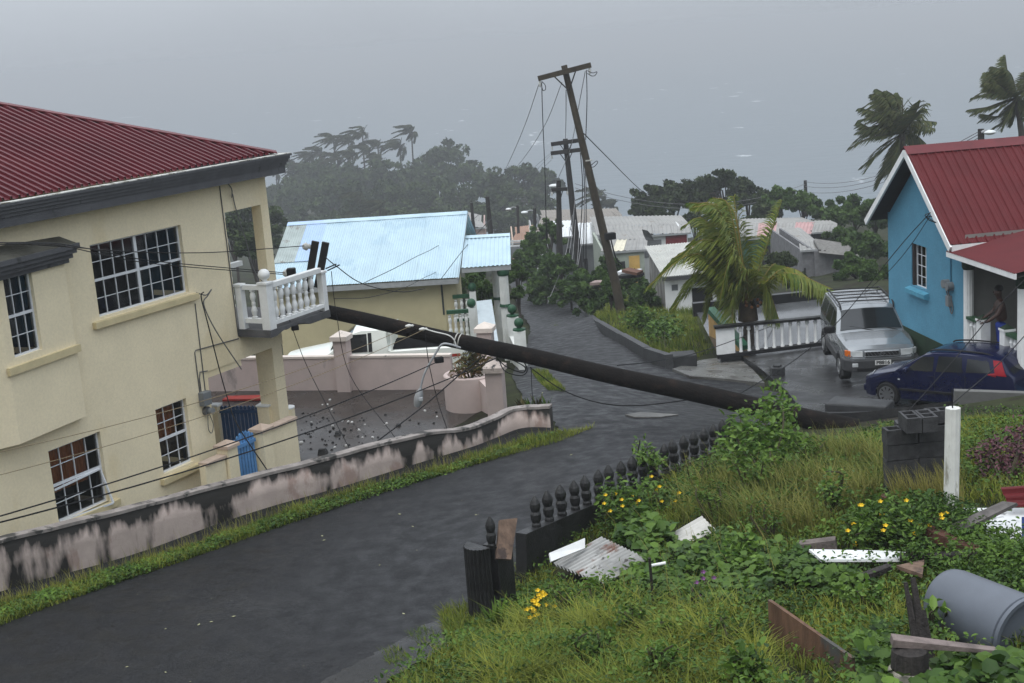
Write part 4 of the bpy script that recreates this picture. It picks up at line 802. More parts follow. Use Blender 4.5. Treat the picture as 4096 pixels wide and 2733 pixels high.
# --- man on the porch (bare torso, blue trousers)
skin_m = M('dark_skin', (.050, .022, .014), .5, .12, 6, spec=.4); jean_m = M('blue_trousers', (.012, .035, .23), .75, .2, 8, bump=.3, bscale=30); hair_m = M('black_hair', (.008, .007, .007), .9)
pc_ = np.array(RH @ Vector((6.04, WY + .26, FZ))); man = thing('person', 'shirtless person in blue trousers leaning on the porch rail', 'person', pc_)
FR = frame((0, 0, 0), (-1, .1))                        # person faces the driveway: local x forward
def skin(name, J, E, mat, parent, base, sub=2, T=None):
    me = bpy.data.meshes.new(name); L = np.array(WL[parent.name]); me.from_pydata([tuple((np.array((T or FR) @ Vector(p[:3])) + base - L)) for p in J], E, []); o = link(name, me, mat, parent, L)
    o.modifiers.new('skin', 'SKIN').use_smooth_shade = True; me.skin_vertices or None
    sv = me.skin_vertices[0].data if me.skin_vertices else None
    if sv is None:
        bm = bmesh.new(); bm.from_mesh(me); bm.verts.layers.skin.verify(); bm.to_mesh(me); bm.free(); sv = me.skin_vertices[0].data
    for i, p in enumerate(J): sv[i].radius = (p[3], p[4] if len(p) > 4 else p[3]); sv[i].use_root = i == 0
    m = o.modifiers.new('sub', 'SUBSURF'); m.levels = sub; m.render_levels = sub; return o
#      x fwd, y left, z
J = [(0, 0, .98, .135, .15), (.0, 0, 1.12, .13, .15), (.02, 0, 1.28, .125, .165), (.02, 0, 1.40, .10, .15), (.03, 0, 1.47, .055), (.05, 0, 1.54, .062), (.07, 0, 1.62, .098, .088), (.07, 0, 1.70, .092, .084),
     (.02, .17, 1.40, .062), (.12, .22, 1.20, .047), (.30, .19, 1.06, .038), (.40, .15, 1.03, .034),
     (.02, -.17, 1.40, .062), (.10, -.23, 1.18, .047), (.30, -.20, 1.05, .038), (.40, -.15, 1.02, .034)]
skin('body', J, [(0, 1), (1, 2), (2, 3), (3, 4), (4, 5), (5, 6), (6, 7), (3, 8), (8, 9), (9, 10), (10, 11), (3, 12), (12, 13), (13, 14), (14, 15)], skin_m, man, pc_)
for sg in (1, -1):
    for k in range(5):
        y0 = sg * .15 + (k - 2) * .018; ln = (.055, .075, .08, .075, .05)[k]; a0 = (.41, y0, 1.02); thumb = k == (0 if sg > 0 else 4)
        if thumb: skin('finger', [(.40, y0 - sg * .01, 1.02, .011), (.42, y0 - sg * .035, 1.0, .010), (.44, y0 - sg * .04, .985, .008)], [(0, 1), (1, 2)], skin_m, man, pc_, 1)
        else: skin('finger', [(*a0, .010), (.41 + ln * .55, y0, 1.015, .009), (.41 + ln, y0, .985, .0075)], [(0, 1), (1, 2)], skin_m, man, pc_, 1)
skin('trousers', [(0, 0, .99, .15, .165), (0, 0, .90, .14, .17), (0, .10, .82, .10), (.03, .11, .48, .082), (0, .11, .10, .075), (0, -.10, .82, .10), (-.02, -.11, .48, .082), (-.03, -.11, .10, .075)], [(0, 1), (1, 2), (2, 3), (3, 4), (1, 5), (5, 6), (6, 7)], jean_m, man, pc_)
for sg in (1, -1): skin('foot', [(0, sg * .11, .10, .045), (.02, sg * .11, .04, .045), (.16, sg * .12, .03, .03)], [(0, 1), (1, 2)], skin_m, man, pc_, 1)
TH = Matrix.Translation(Vector(pc_)) @ FR
MB(TH).sphere((.05, 0, 1.725), .094, 14, .85).build('hair', hair_m, man, smooth=True)
MB(TH).add([(.155, -.018, 1.63), (.155, .018, 1.63), (.158, 0, 1.68), (.182, 0, 1.635)], [(0, 3, 2), (3, 1, 2), (0, 1, 3)]).build('nose', skin_m, man)
for sg in (1, -1):
    MB(TH).sphere((.148, sg * .03, 1.675), .008, 8).build('eye', M('eye_white', (.25, .23, .21), .4), man, smooth=True); MB(TH).lathe([(.004, -.03), (.016, -.015), (.018, .01), (.006, .03)], (.06, sg * .092, 1.655), 8).build('ear', skin_m, man, smooth=True)
MB(TH).box(.142, .155, -.025, .025, 1.592, 1.604).build('mouth', M('dark_lips', (.04, .012, .01), .5), man)

# --- silver SUV
silver = M('silver_car_paint', (.24, .255, .265), .24, .05, 3, metal=.55, coat=.6); clad = M('grey_cladding', (.045, .046, .048), .45, .1)
sx, sy = 8.88, 32.22; sz = min(DZ(8.1, 33), DZ(9.6, 33)) + .02
suv = thing('suv', 'silver SUV with roof rack facing the camera beside the blue house', 'car', (sx, sy + 2.3, sz)); ST = frame((sx, sy, sz), (.09, 1)) @ Matrix.Diagonal((.97, .99, .92, 1))
c = Car(ST, suv, [(0, .78), (.04, .96), (.15, 1.02), (.6, 1.08), (1.32, 1.13), (1.38, 1.14), (2.02, 1.64), (2.2, 1.70), (3.2, 1.73), (4.2, 1.71), (4.42, 1.66), (4.55, 1.15), (4.6, .9)], [(0, .78), (1.36, 1.10), (4.6, 1.12)], .40, .885, [(0, .80), (.05, .90), (.2, .965), (.6, 1), (4.2, 1), (4.5, .95), (4.6, .88)], [(.80, .44), (3.5, .44)], k=.19)
c.body(silver)
c.sidepatch('lower_cladding', [(.42, .42), (4.3, .42), (4.3, .66), (.42, .66)], clad, .012, n=40) if False else None
c.toppatch('windscreen', 1.43, 1.99, .88, blackg, f1=.86)
for q in ([(1.72, 1.17), (2.42, 1.17), (2.42, 1.58), (2.06, 1.58)], [(2.52, 1.17), (3.22, 1.17), (3.22, 1.60), (2.52, 1.60)], [(3.34, 1.18), (4.2, 1.18), (4.05, 1.60), (3.34, 1.60)]): c.sidepatch('side_window', q, blackg)
for x in (.80, 3.5):
    for sg in (1, -1):
        c.wheel(x, .365, sg, .25, 6, .60)
        P = [[(x + rr_ * math.cos(t), sg * (c.side(x, .6) + o_), .30 + rr_ * .98 * math.sin(t)) for rr_, o_ in ((.42, .015), (.43, .045), (.50, .04), (.51, .0))] for t in np.linspace(-.15, math.pi + .15, 18)]; MB(ST).grid(P, flip=sg > 0).build('wheel_arch', clad, suv, smooth=True)
for sg in (1, -1): MB(ST).box(1.25, 3.05, sg * .86, sg * .915, .40, .62).build('side_cladding', clad, suv, bevel=.02)
b = MB(ST); b.prism([(-.14, -.70, .42), (-.16, .0, .42), (-.14, .70, .42), (.05, .90, .42), (.35, .925, .42), (.35, -.925, .42), (.05, -.90, .42)], (0, 0, .32)); b.build('front_bumper', clad, suv, bevel=.03)
MB(ST).box(-.175, -.10, -.62, .62, .44, .53).build('bumper_intake', blackp, suv, bevel=.01); b = MB(ST); b.prism([(-.12, -.68, .742), (-.14, 0, .742), (-.12, .68, .742), (.02, .8, .742), (.1, -.0, .742), (.02, -.8, .742)], (0, 0, .035)); b.build('bumper_step', silver, suv)
MB(ST).box(-.07, .0, -.42, .42, .80, .955).build('grille_surround', chrome, suv, bevel=.02); gr = MB(ST).box(-.085, -.07, -.39, .39, .82, .935).build('grille', blackp, suv)
for i in range(9): MB(ST).bar((-.09, -.38 + i * .085, .82), (-.09, -.30 + i * .085, .935), .006, .008).build('grille_bar', grey_box, gr)
b = MB(ST); 
for t0 in range(16): t1, t2 = 2 * math.pi * t0 / 16, 2 * math.pi * (t0 + 1) / 16; b.bar((-.10, .05 * math.cos(t1), .88 + .042 * math.sin(t1)), (-.10, .05 * math.cos(t2), .88 + .042 * math.sin(t2)), .012, .012)
b.box(-.112, -.10, -.065, .065, .872, .89); b.build('badge', chrome, suv)
for sg in (1, -1):
    q = [(-.04, sg * .46, .80), (.02, sg * .74, .80), (.02, sg * .74, .96), (-.02, sg * .46, .945)]; MB(ST).prism(q, (.1, 0, 0)).build('headlamp', lamp_w, suv); q = [(.018, sg * .745, .80), (.13, sg * .855, .81), (.13, sg * .855, .945), (.018, sg * .745, .96)]; MB(ST).prism(q, (.1, 0, 0)).build('indicator_lamp', amber if sg > 0 else lamp_w, suv)
    MB(ST).box(-.16, -.12, sg * .66 - .07, sg * .66 + .07, .56, .66).build('fog_lamp', lamp_w, suv, bevel=.01)
    b = MB(ST); b.box(1.50, 1.62, sg * 1.02 - .14, sg * 1.02 + .14, 1.10, 1.30); b.build('wing_mirror', blackp, suv, bevel=.04)
    MB(ST).tube(spline([(1.95, sg * .66, 1.66), (2.05, sg * .67, 1.76), (2.4, sg * .68, 1.81), (4.0, sg * .68, 1.81), (4.3, sg * .67, 1.74)], 5), .022, 8).build('roof_rail', blackp, suv, smooth=True)
for x in (2.35, 2.75, 3.2, 3.65, 4.05): MB(ST).bar((x, -.67, 1.80), (x, .67, 1.80), .035, .025).build('roof_bar', blackp, suv)
for y in (-.3, .3): MB(ST).bar((1.36, y - .35, 1.165), (1.52, y + .22, 1.285), .02, .015).build('wiper', blackp, suv)
for sg in (1, -1):
    for x in (2.46, 3.28): MB(ST).bar((x, sg * .9, .62), (x, sg * .905, 1.12), .006, .008).build('door_seam', blackp, suv)
    for x in (2.28, 3.08): MB(ST).box(x - .09, x + .09, sg * .885, sg * .91, 1.02, 1.05).build('door_handle', blackp, suv)
npl = MB(ST).box(-.19, -.176, -.19, .19, .60, .725).build('number_plate', M('plate_white', (.65, .65, .63), .5), suv)
def text_mesh(s, T, size, mat, parent, name, ext=.002):
    cu = bpy.data.curves.new('t', 'FONT'); cu.body = s; cu.size = size; cu.extrude = ext; cu.align_x = 'CENTER'; cu.align_y = 'CENTER'; cu.offset = .004
    o = bpy.data.objects.new('t', cu); COL.objects.link(o); dg = bpy.context.evaluated_depsgraph_get(); me = bpy.data.meshes.new_from_object(o.evaluated_get(dg)); bpy.data.objects.remove(o)
    L = np.array(WL[parent.name]); me.transform(Matrix.Translation(Vector(-L)) @ T); me.materials.clear(); return link(name, me, mat, parent, L)
text_mesh('P8816', ST @ Matrix.Translation((-.193, 0, .663)) @ Matrix(((0, 0, -1, 0), (-1, 0, 0, 0), (0, 1, 0, 0), (0, 0, 0, 1))), .13, M('plate_black', (.01, .01, .01), .5), npl, 'plate_lettering')

# --- dark blue estate car
bpaint = M('dark_blue_car_paint', (.004, .007, .038), .22, .08, 3, coat=.35, metal=.2)
BD = nrm((.69, -.72, 0)); BP = np.array([BD[1] * -1, BD[0], 0])                # BP: away from the camera
BS_ = .88; fw_ = at(3562, 1625, 29.0); base = np.array([fw_[0], 29.0, 0]) + BP * .70 * BS_ - BD * .76 * BS_
zr_ = DZ(*(base + BD * 3.2)[:2]); bz = (DZ(*(base + BD * .76)[:2]) + zr_) / 2
bc = thing('estate_car', 'dark blue estate car with tinted windows near the grassy bank', 'car', (*(base + BD * 2)[:2], bz))
BT_ = frame((base[0], base[1], fw_[2]), BD)
tilt = math.atan2(zr_ - DZ(*(base + BD * .76)[:2]), 2.44); BT_ = BT_ @ Matrix.Rotation(-tilt * .6, 4, 'Y') @ Matrix.Scale(BS_, 4)
c = Car(BT_, bc, [(0, .52), (.05, .68), (.3, .78), (.9, .92), (1.0, .94), (1.75, 1.36), (2.0, 1.42), (2.6, 1.45), (3.4, 1.42), (3.72, 1.36), (3.86, 1.1), (3.98, .95), (4.02, .6)], [(0, .52), (.95, .90), (2.4, .96), (4.0, 1.02)], .22, .83, [(0, .62), (.06, .80), (.25, .93), (.7, .99), (1.2, 1), (3.4, 1), (3.8, .95), (4.02, .84)], [(.76, .35), (3.2, .35)], k=.2, crown=.03)
c.arches = [(.76, .36), (3.2, .36)]; _low = c.low
c.low = lambda x: max([c.zb] + [math.sqrt(max(r * r - (x - xc) ** 2, 0)) * .98 + .28 for xc, r in c.arches if abs(x - xc) < r])
c.body(bpaint); c.toppatch('windscreen', 1.06, 1.72, .88, blackg, f1=.86); c.toppatch('rear_window', 3.75, 3.95, .8, blackg)
for q in ([(1.30, .96), (2.02, .98), (2.02, 1.32), (1.70, 1.30)], [(2.10, .98), (2.78, 1.01), (2.74, 1.35), (2.14, 1.34)], [(2.88, 1.02), (3.50, 1.05), (3.42, 1.30), (2.88, 1.33)]): c.sidepatch('side_window', q, blackg)
c.sidepatch('tail_lamp', [(3.60, 1.0), (3.86, .98), (3.72, 1.33), (3.52, 1.34)], redlens, .008); c.sidepatch('tail_lamp_foot', [(3.40, 1.0), (3.62, .96), (3.62, 1.06), (3.40, 1.02)], redlens, .008)
for x in (.76, 3.2):
    for sg in (1, -1): c.wheel(x, .30, sg, .19, 9, .70)
for sg in (1, -1):
    MB(BT_).tube(spline([(1.85, sg * .56, 1.41), (1.95, sg * .57, 1.455), (2.4, sg * .58, 1.48), (3.2, sg * .57, 1.455), (3.45, sg * .56, 1.40)], 4), .02, 8).build('roof_rail', blackp, bc, smooth=True)
    MB(BT_).box(1.30, 1.42, sg * .90 - .09, sg * .90 + .09, .92, 1.05).build('wing_mirror', bpaint, bc, bevel=.035); MB(BT_).box(2.0 - .1, 2.0 + .06, sg * .825, sg * .85, .84, .875).build('door_handle', bpaint, bc, bevel=.01)
    MB(BT_).box(1.1, 2.75, sg * .815, sg * .845, .44, .50).build('door_moulding', blackp, bc, bevel=.01); MB(BT_).box(1.08, 1.13, sg * .815, sg * .835, .70, .73).build('side_lamp', lamp_w, bc)
    for x in (2.06, 2.84): MB(BT_).bar((x, sg * .835, .36), (x + .02, sg * .84, .96), .006, .008).build('door_seam', blackp, bc)
MB(BT_).box(-.03, .1, -.62, .62, .28, .46).build('front_bumper', bpaint, bc, bevel=.03)
for sg in (1, -1): MB(BT_).prism([(.1, sg * .42, .66), (.22, sg * .70, .64), (.30, sg * .735, .76), (.22, sg * .45, .80)], (.03, 0, .02)).build('headlamp', lamp_w, bc)

# --- white balustrade, patio and small retaining wall
bt = thing('white_balustrade', 'white balustrade with black top rail left of the SUV', 'balustrade', (7.3, 38, -9.4))
b0, b1 = at(2868, 1432, 38), at(3310, 1376, 38); zt0, zt1 = at(2860, 1306, 38)[2], at(3310, 1264, 38)[2]; zb0, zb1 = b0[2], b1[2]
MB().bar((b0[0], 38, zb0 + .04), (b1[0], 38, zb1 + .04), .22, .1).build('plinth', blackp, bt); MB().bar((b0[0] - .05, 38, zt0 - .02), (b1[0] + .1, 38, zt1 - .02), .24, .07).build('top_rail', M('black_wet_rail', (.012, .012, .012), .35), bt)
MB().add([(b0[0], 37.95, zb0 + .1), (b0[0] + .52, 37.95, zb0 + .1), (b0[0] + .52, 37.95, zt0 - .06), (b0[0], 37.95, zt0 - .06), (b0[0], 38.05, zb0 + .1), (b0[0] + .52, 38.05, zb0 + .1), (b0[0] + .52, 38.05, zt0 - .06), (b0[0], 38.05, zt0 - .06)], [(0, 1, 2, 3), (7, 6, 5, 4), (1, 5, 6, 2), (0, 3, 7, 4)]).build('end_panel', white, bt)
for i in range(11):
    u = (i + .6) / 11; x = b0[0] + .55 + (b1[0] - b0[0] - .55) * u; zb_ = zb0 + (zb1 - zb0) * u + .09; h_ = zt0 + (zt1 - zt0) * u - .05 - zb_
    MB().lathe([(.055, 0), (.055, .05), (.04, .08), (.045, h_ * .3), (.032, h_ * .75), (.03, h_ * .8), (.055, h_ * .84), (.06, h_ * .88), (.045, h_ * .93), (.055, h_)], (x, 38, zb_), 10).build('baluster', white, bt, smooth=True)
patio_m = M('wet_patio', (.075, .078, .08), .12, .3, 1.2, bump=.05, rvar=.06, stain=((.03, .03, .03), .45, .5, (1, 1, 1)))
struct(MB().prism([(5.9, 38.15, -9.75), (10.4, 38.15, -9.6), (10.8, 45.5, -9.75), (6.3, 45.5, -9.9)], (0, 0, .38)).build('patio', patio_m), label='wet grey patio slab behind the white balustrade')
tag(MB().bar((6.2, 45.7, -9.45), (10.9, 45.7, -9.3), .25, .45).build('patio_kerb', M('black_wet_rail', (.012, .012, .012))), 'low black kerb wall at the back of the wet patio', 'wall')
t = thing('sloping_parapet', 'sloping green and ochre parapet beside the young palm', 'wall', (6.0, 39.5, -9.8)); pa, pb = at(2852, 1245, 41.5), at(2992, 1400, 38.4)
MB().prism([(pa[0], pa[1], pa[2]), (pb[0], pb[1], pb[2]), (pb[0], pb[1], -9.9), (pa[0], pa[1], -9.9)], (-.15, 0, 0)).build('parapet_body', M('ochre_paint', (.42, .26, .10), .7), t); MB().bar(pa + [-.07, 0, .06], pb + [-.07, 0, .06], .24, .16).build('parapet_coping', M('green_coping', (.018, .09, .045), .5), t)
# rough kerb on the verge, loose slabs
kerb_m = M('dark_kerb_concrete', (.035, .036, .037), .5, .3, 3, bump=.4)
kp = [ong(2330, 1262), ong(2400, 1318), ong(2490, 1375), ong(2590, 1440), ong(2680, 1478)]
kb = thing('verge_kerb', 'rough dark concrete kerb along the grassy verge', 'kerb', kp[2])
for i in range(4): MB().bar(kp[i] + [0, 0, .12], kp[i + 1] + [0, 0, .12 if i < 2 else .16], .22, .36 + .05 * i).build('kerb_length', kerb_m, kb)
p = ong(2745, 1478); tag(MB().box(p[0] - .38, p[0] + .3, p[1] - .1, p[1] + .5, p[2] - .1, p[2] + .42).build('kerb_block', kerb_m, bevel=.03), 'square dark concrete block ending the verge kerb', 'block')
p = ong(3415, 1645, .2); tag(MB(frame(p, (1, -.55))).prism([(-.55, -.3, -.2), (.75, -.25, -.2), (.8, .3, -.2), (-.5, .35, -.2)], (0, 0, .42)).build('concrete_slab', kerb_m, bevel=.04), 'dark concrete slab lying beside the foot of the fallen pole', 'slab')
p = ong(3110, 1500, .2); t = thing('concrete_stump', 'small square concrete stump standing on the driveway edge', 'block', p); MB().box(p[0] - .17, p[0] + .17, p[1] - .15, p[1] + .15, p[2] - .1, p[2] + .22).build('stump_body', kerb_m, t, bevel=.02); MB().lathe([(.11, 0), (.11, .05), (.04, .06)], (p[0], p[1], p[2] + .22), 12).build('stump_cap', kerb_m, t)
p = ong(2290, 1160); q = ong(2700 - 250, 1345)
w0, w1 = at(3812, 1560, 25.6), at(4180, 1572, 25.2); tag(MB().bar((w0[0], 25.6, w0[2] - .45), (w1[0], 25.2, w1[2] - .45), .18, .9).build('concrete_wall', M('grey_block_wall', (.11, .11, .105), .8, .15, 3, bump=.3)), 'low grey concrete wall in front of the dark blue car', 'wall')

# ================================================================ UTILITY POLES AND CABLES
pole_m = M('wet_pole_timber', (.007, .0056, .0048), .8, .4, 5, bump=.8, bscale=22, spec=.1, stretch=(.4, 3, 3), stain=((.018, .012, .009), .4, 3, (1, 1, 1))); pole_b = M('brown_pole_timber', (.048, .039, .026), .75, .25, 3, bump=.3, stain=((.035, .028, .02), .4, 2, (1, 1, .3))); pole_k = M('dark_pole_timber', (.022, .02, .018), .8, .2)
wire_m = M('black_cable', (.008, .008, .009), .6, .1, spec=.2); tan_m = M('tan_cord', (.22, .17, .10), .8); grey_w = M('grey_wire', (.16, .16, .16), .6); ins_m = M('porcelain', (.55, .55, .52), .25); lampm = M('grey_lamp_metal', (.30, .31, .32), .45)
FL, FRt = at(1290, 1243, 28.55), at(3430, 1718, 24.9)
fp = thing('fallen_pole', 'thick dark fallen utility pole lying across the road onto the balcony', 'utility pole', FRt)
n_ = 24; ax = [FL + (FRt - FL) * i / n_ + np.array([0, 0, .012 * math.sin(i * .8)]) for i in range(n_ + 1)]
MB().tube(ax, [.145 + .052 * i / n_ for i in range(n_ + 1)], 18).build('pole_shaft', pole_m, fp, smooth=True)
def onpole(px_): 
    t = (px_ - 1290) / (3425 - 1290)
    for _ in range(6):
        p = FL + (FRt - FL) * t; t += (px_ - pix(p)[0]) / 2135
    return FL + (FRt - FL) * t
pdir = nrm(FRt - FL)
for x in (1828, 1842):
    c_ = onpole(x); a = nrm(np.cross(pdir, (0, 0, 1))); b2 = np.cross(a, pdir); MB().tube([c_ + (a * math.cos(t) + b2 * math.sin(t)) * .155 for t in np.linspace(0, 2 * math.pi, 17)], .012, 6, False).build('steel_band', M('pale_band', (.45, .44, .40), .5), fp)
for (x0, y0, x1, y1) in ((1262, 966, 1228, 1165), (1303, 970, 1270, 1150)):
    p, q = at(x0, y0, 28.75), at(x1, y1, 28.75); MB().bar(p, q, .15, .11, up=(0, 1, 0)).build('crossarm', M('black_timber', (.012, .011, .010), .7, .2), fp)
for (x, y, Y) in ((1228, 986, 28.7), (1150, 1093, 28.3), (1640, 1304, 27.6), (1695, 1317, 27.5)):
    c_ = at(x, y, Y); sc_ = 1 if x < 1300 else .45; MB(frame(c_, (1, 0)) @ Matrix.Rotation(math.pi / 2, 4, 'Y')).lathe([(.02 * sc_, -.1), (.05 * sc_, -.09), (.085 * sc_, -.03), (.085 * sc_, 0), (.05 * sc_, .02), (.06 * sc_, .06), (.02 * sc_, .08)], (0, 0, 0), 12).build('insulator', ins_m, fp, smooth=True)
MB().box(*[v for k in range(3) for v in (at(1165, 1090, 28.3)[k] - .09, at(1165, 1090, 28.3)[k] + .09)]).build('black_bracket', wire_m, fp, bevel=.02)
MB().tube([at(1303, 1075, 28.3), at(1345, 1057, 28.2)], .016, 6).build('bracket_rod', wire_m, fp); MB().tube([at(1310, 1083, 28.3), at(1358, 1060, 28.2)], .016, 6).build('bracket_rod', wire_m, fp)
MB().tube(spline([at(1706, 1318, 27.45), at(1740, 1328, 27.4), at(1790, 1340, 27.3), at(1815, 1358, 27.3), at(1828, 1392, 27.3)], 5), .013, 6).build('white_conduit', M('white_pvc', (.6, .6, .57), .5), fp)
# street lamp hanging from the pole
sl = thing('street_lamp', 'grey street lamp head hanging from its bent arm below the fallen pole', 'street lamp', at(1675, 1600, 27.3))
MB().tube(spline([at(1842, 1392, 27.25), at(1800, 1378, 27.2), at(1768, 1378, 27.2), at(1745, 1410, 27.2), at(1700, 1490, 27.2), at(1680, 1560, 27.2)], 5), .022, 8).build('lamp_arm', lampm, sl, smooth=True)
c_, d2 = at(1682, 1555, 27.2), at(1668, 1626, 27.25); dd = nrm(d2 - c_); Lh = np.linalg.norm(d2 - c_); a = np.array([1, 0, 0]) - dd * dd[0]; a = nrm(a); bb = np.cross(dd, a)
MB(Matrix(((a[0], bb[0], dd[0], c_[0]), (a[1], bb[1], dd[1], c_[1]), (a[2], bb[2], dd[2], c_[2]), (0, 0, 0, 1)))).lathe([(.025, -.02), (.04, .02), (.075, .10), (.095, .20), (.09, .30), (.06, Lh)], (0, 0, 0), 14).build('lamp_head', lampm, sl, smooth=True)
MB().box(*[v for k in range(3) for v in ((c_ + dd * .22 + [.05, -.06, 0])[k] - .045, (c_ + dd * .22 + [.05, -.06, 0])[k] + .045)]).build('lamp_lens', M('lamp_lens_glass', (.4, .42, .43), .15), sl, bevel=.02)

def upole(name, label, top, basepx, r0, r1, mat, arms=(), group='standing utility poles'):
    """arms: list of ((x0,y0),(x1,y1)) photo pixels"""
    tp = at(*top); bp = at(*basepx) if len(basepx) == 3 else ong(*basepx); t = thing(name, label, 'utility pole', bp, group); Y = top[2]
    MB().tube([bp + (tp - bp) * k / 8 + [0, 0, -.5 if k == 0 else 0] for k in range(9)], [r0 + (r1 - r0) * k / 8 for k in range(9)], 10).build('pole_shaft', mat, t, smooth=True)
    for (p, q) in arms:
        a, c = at(p[0], p[1], Y - .25), at(q[0], q[1], Y - .25); w = .16 * (r0 / .16); MB().bar(a, c, w * .8, w).build('crossarm', mat, t)
        m_ = (a + c) / 2; dn = nrm(bp - tp)
        for e in (a, c): MB().bar(m_ + (e - m_) * .45, m_ + dn * .75, .03, .05).build('brace', pole_k, t); MB().lathe([(.02, -.35), (.05, -.28), (.06, -.2), (.04, -.1), (.05, 0)], e + (m_ - e) * .06, 8).build('insulator', ins_m, t)
    return t
lp = upole('utility_pole', 'tall brown utility pole leaning left over the road with one crossarm', (2256, 262, 55), (2492, 1262, 55), .20, .125, pole_b, [((2152, 315), (2364, 260))])
for z_, mm in ((2362, 'pale'),):
    c_ = at(2352, 645, 54.9); MB().lathe([(.175, 0), (.175, .05)], (c_[0], 55 - .0, c_[2]), 14).build('steel_band', MATS['pale_band'], lp)
upole('utility_pole', 'dark utility pole with two crossarms just behind the leaning pole', (2261, 556, 85), (2318, 1080, 85), .24, .16, pole_k, [((2204, 578), (2322, 561)), ((2203, 614), (2325, 599))])
upole('utility_pole', 'dark pole with short crossarm left of the two-armed pole', (2234, 722, 78), (2240, 1085, 78), .20, .14, pole_k, [((2205, 760), (2270, 756))])
upole('utility_pole', 'bare dark pole rising behind the small blue porch roof', (1949, 788, 100), (1968, 985, 100), .22, .16, pole_k)
upole('utility_pole', 'thin dark pole just right of the blue main roof', (1886, 812, 110), (1898, 960, 110), .17, .12, pole_k)
upole('utility_pole', 'distant pole on the right skyline before the sea', (3221, 722, 105), (3224, 840, 105), .17, .12, pole_k)
upole('utility_pole', 'short pole top showing above the red ridge of the blue house', (3924, 516, 62), (3926, 760, 62), .16, .14, pole_k)
for (x, y, xb, yb, lx, ly, Y, lab) in ((2138, 833, 2142, 985, 2098, 850, 105, 'street lamp on a dark pole beside the tan roofs'), (2070, 822, 2078, 985, 2034, 837, 125, 'farther street lamp left of the tan roofs'), (2238, 735, 2240, 800, 2214, 744, 79, 'white lamp fixed to the short-armed dark pole'), (3926, 520, 3926, 560, 3958, 530, 61.5, 'white lamp on the pole above the red ridge')):
    t = thing('street_lamp', lab, 'street lamp', at(xb, yb, Y), 'distant street lamps')
    if yb - y > 90: MB().tube([at(xb, yb + 60, Y), at(x, y, Y)], .13, 8).build('pole_shaft', pole_k, t)
    MB().tube(spline([at(x, y + 10, Y), at((x + lx) / 2, ly - 8, Y), at(lx, ly, Y)], 4), .05, 6).build('lamp_arm', lampm, t); c_ = at(lx, ly, Y); MB().sphere(c_, .28, 10, .4).build('lamp_head', M('pale_lamp', (.6, .62, .62), .4), t, smooth=True)

def wire(lab, p, q, s=.2, r=.008, m=wire_m, n=14, pts=None):
    pts = spline(pts, 6) if pts else sag(p, q, s, n); return tag(MB().tube(pts, r, 5).build('cable', m), lab, 'cable', 'fallen and hanging cables')
A = at
wire('upper of two thick black cables running from the fallen pole to the lower left', A(-200, 2122, 15.8), A(1745, 1450, 27.2), .16, .011)
wire('lower of two thick black cables running from the fallen pole to the lower left', A(-200, 2140, 15.8), A(1985, 1432, 27.2), .22, .012)
wire('upper thin tan cord crossing the cream house front', A(-200, 1850, 17), A(1640, 1306, 27.5), .22, .006, tan_m)
wire('lower thin tan cord crossing the cream house front', A(-200, 1950, 17), A(1697, 1318, 27.4), .22, .006, tan_m)
wire('black cable crossing the large upper window to the white insulator', None, None, r=.009, pts=[A(-150, 962, 17), A(230, 985, 20.5), A(540, 1008, 23.5), A(850, 1010, 26.2), A(1216, 984, 28.6)])
wire('upper of two black cables drooping across the upper window sill', None, None, r=.009, pts=[A(-150, 975, 17), A(190, 972, 20), A(380, 1000, 22.2), A(620, 1045, 24.5), A(1140, 1092, 28.2)])
wire('lower of two black cables drooping across the upper window sill', None, None, r=.009, pts=[A(-150, 985, 16.9), A(190, 976, 19.9), A(380, 1012, 22.1), A(620, 1056, 24.4), A(1130, 1098, 28.1)])
wire('black cable hanging from the window sill down to the blue gate', None, None, r=.012, pts=[A(815, 1168, 25.2), A(805, 1190, 25.2), A(830, 1290, 25.5), A(900, 1560, 26.0), A(950, 1700, 25.6), A(1068, 1880, 25.4)])
wire('cable drooping from the balcony corner over the blue roof eave', None, None, r=.011, pts=[A(1300, 1028, 28.6), A(1345, 1065, 28.4), A(1450, 1135, 30), A(1600, 1168, 33), A(1700, 1155, 36)])
wire('lowest cable sagging from the pole head across the cream wall', None, None, r=.008, pts=[A(1335, 1195, 28.3), A(1500, 1185, 31), A(1680, 1120, 38), A(1860, 985, 50), A(2203, 620, 84.8)])
wire('middle cable rising over the blue roof to the two-armed pole', None, None, r=.009, pts=[A(1450, 1135, 30), A(1640, 1040, 37), A(1860, 905, 50), A(2204, 612, 84.8)])
wire('cable from the small porch roof up to the two-armed pole', None, None, r=.010, pts=[A(1765, 1115, 41.8), A(1870, 980, 43.5), A(1990, 850, 55), A(2206, 640, 84.8)])
wire('thin wire from the leaning pole arm end down to the headland trees', None, None, r=.014, m=grey_w, pts=[A(2158, 330, 54.7), A(2100, 500, 62), A(2040, 640, 75), A(1990, 740, 100)])
wire('second thin wire from the leaning pole down to the headland trees', None, None, r=.014, m=grey_w, pts=[A(2248, 330, 54.7), A(2180, 500, 62), A(2090, 640, 75), A(2010, 730, 100)])
wire('long vertical wire hanging from the left arm end of the leaning pole', None, None, r=.018, pts=[A(2167, 330, 54.7), A(2170, 450, 54.7), A(2180, 700, 54.7), A(2186, 960, 54.7)])
wire('short wire from the leaning pole to the two-armed pole top', None, None, r=.016, pts=[A(2264, 360, 54.8), A(2264, 460, 60), A(2262, 556, 84.7)])
wire('vertical wire hanging from the right arm end of the leaning pole', None, None, r=.018, pts=[A(2346, 280, 54.7), A(2348, 400, 54.7), A(2343, 560, 54.7)])
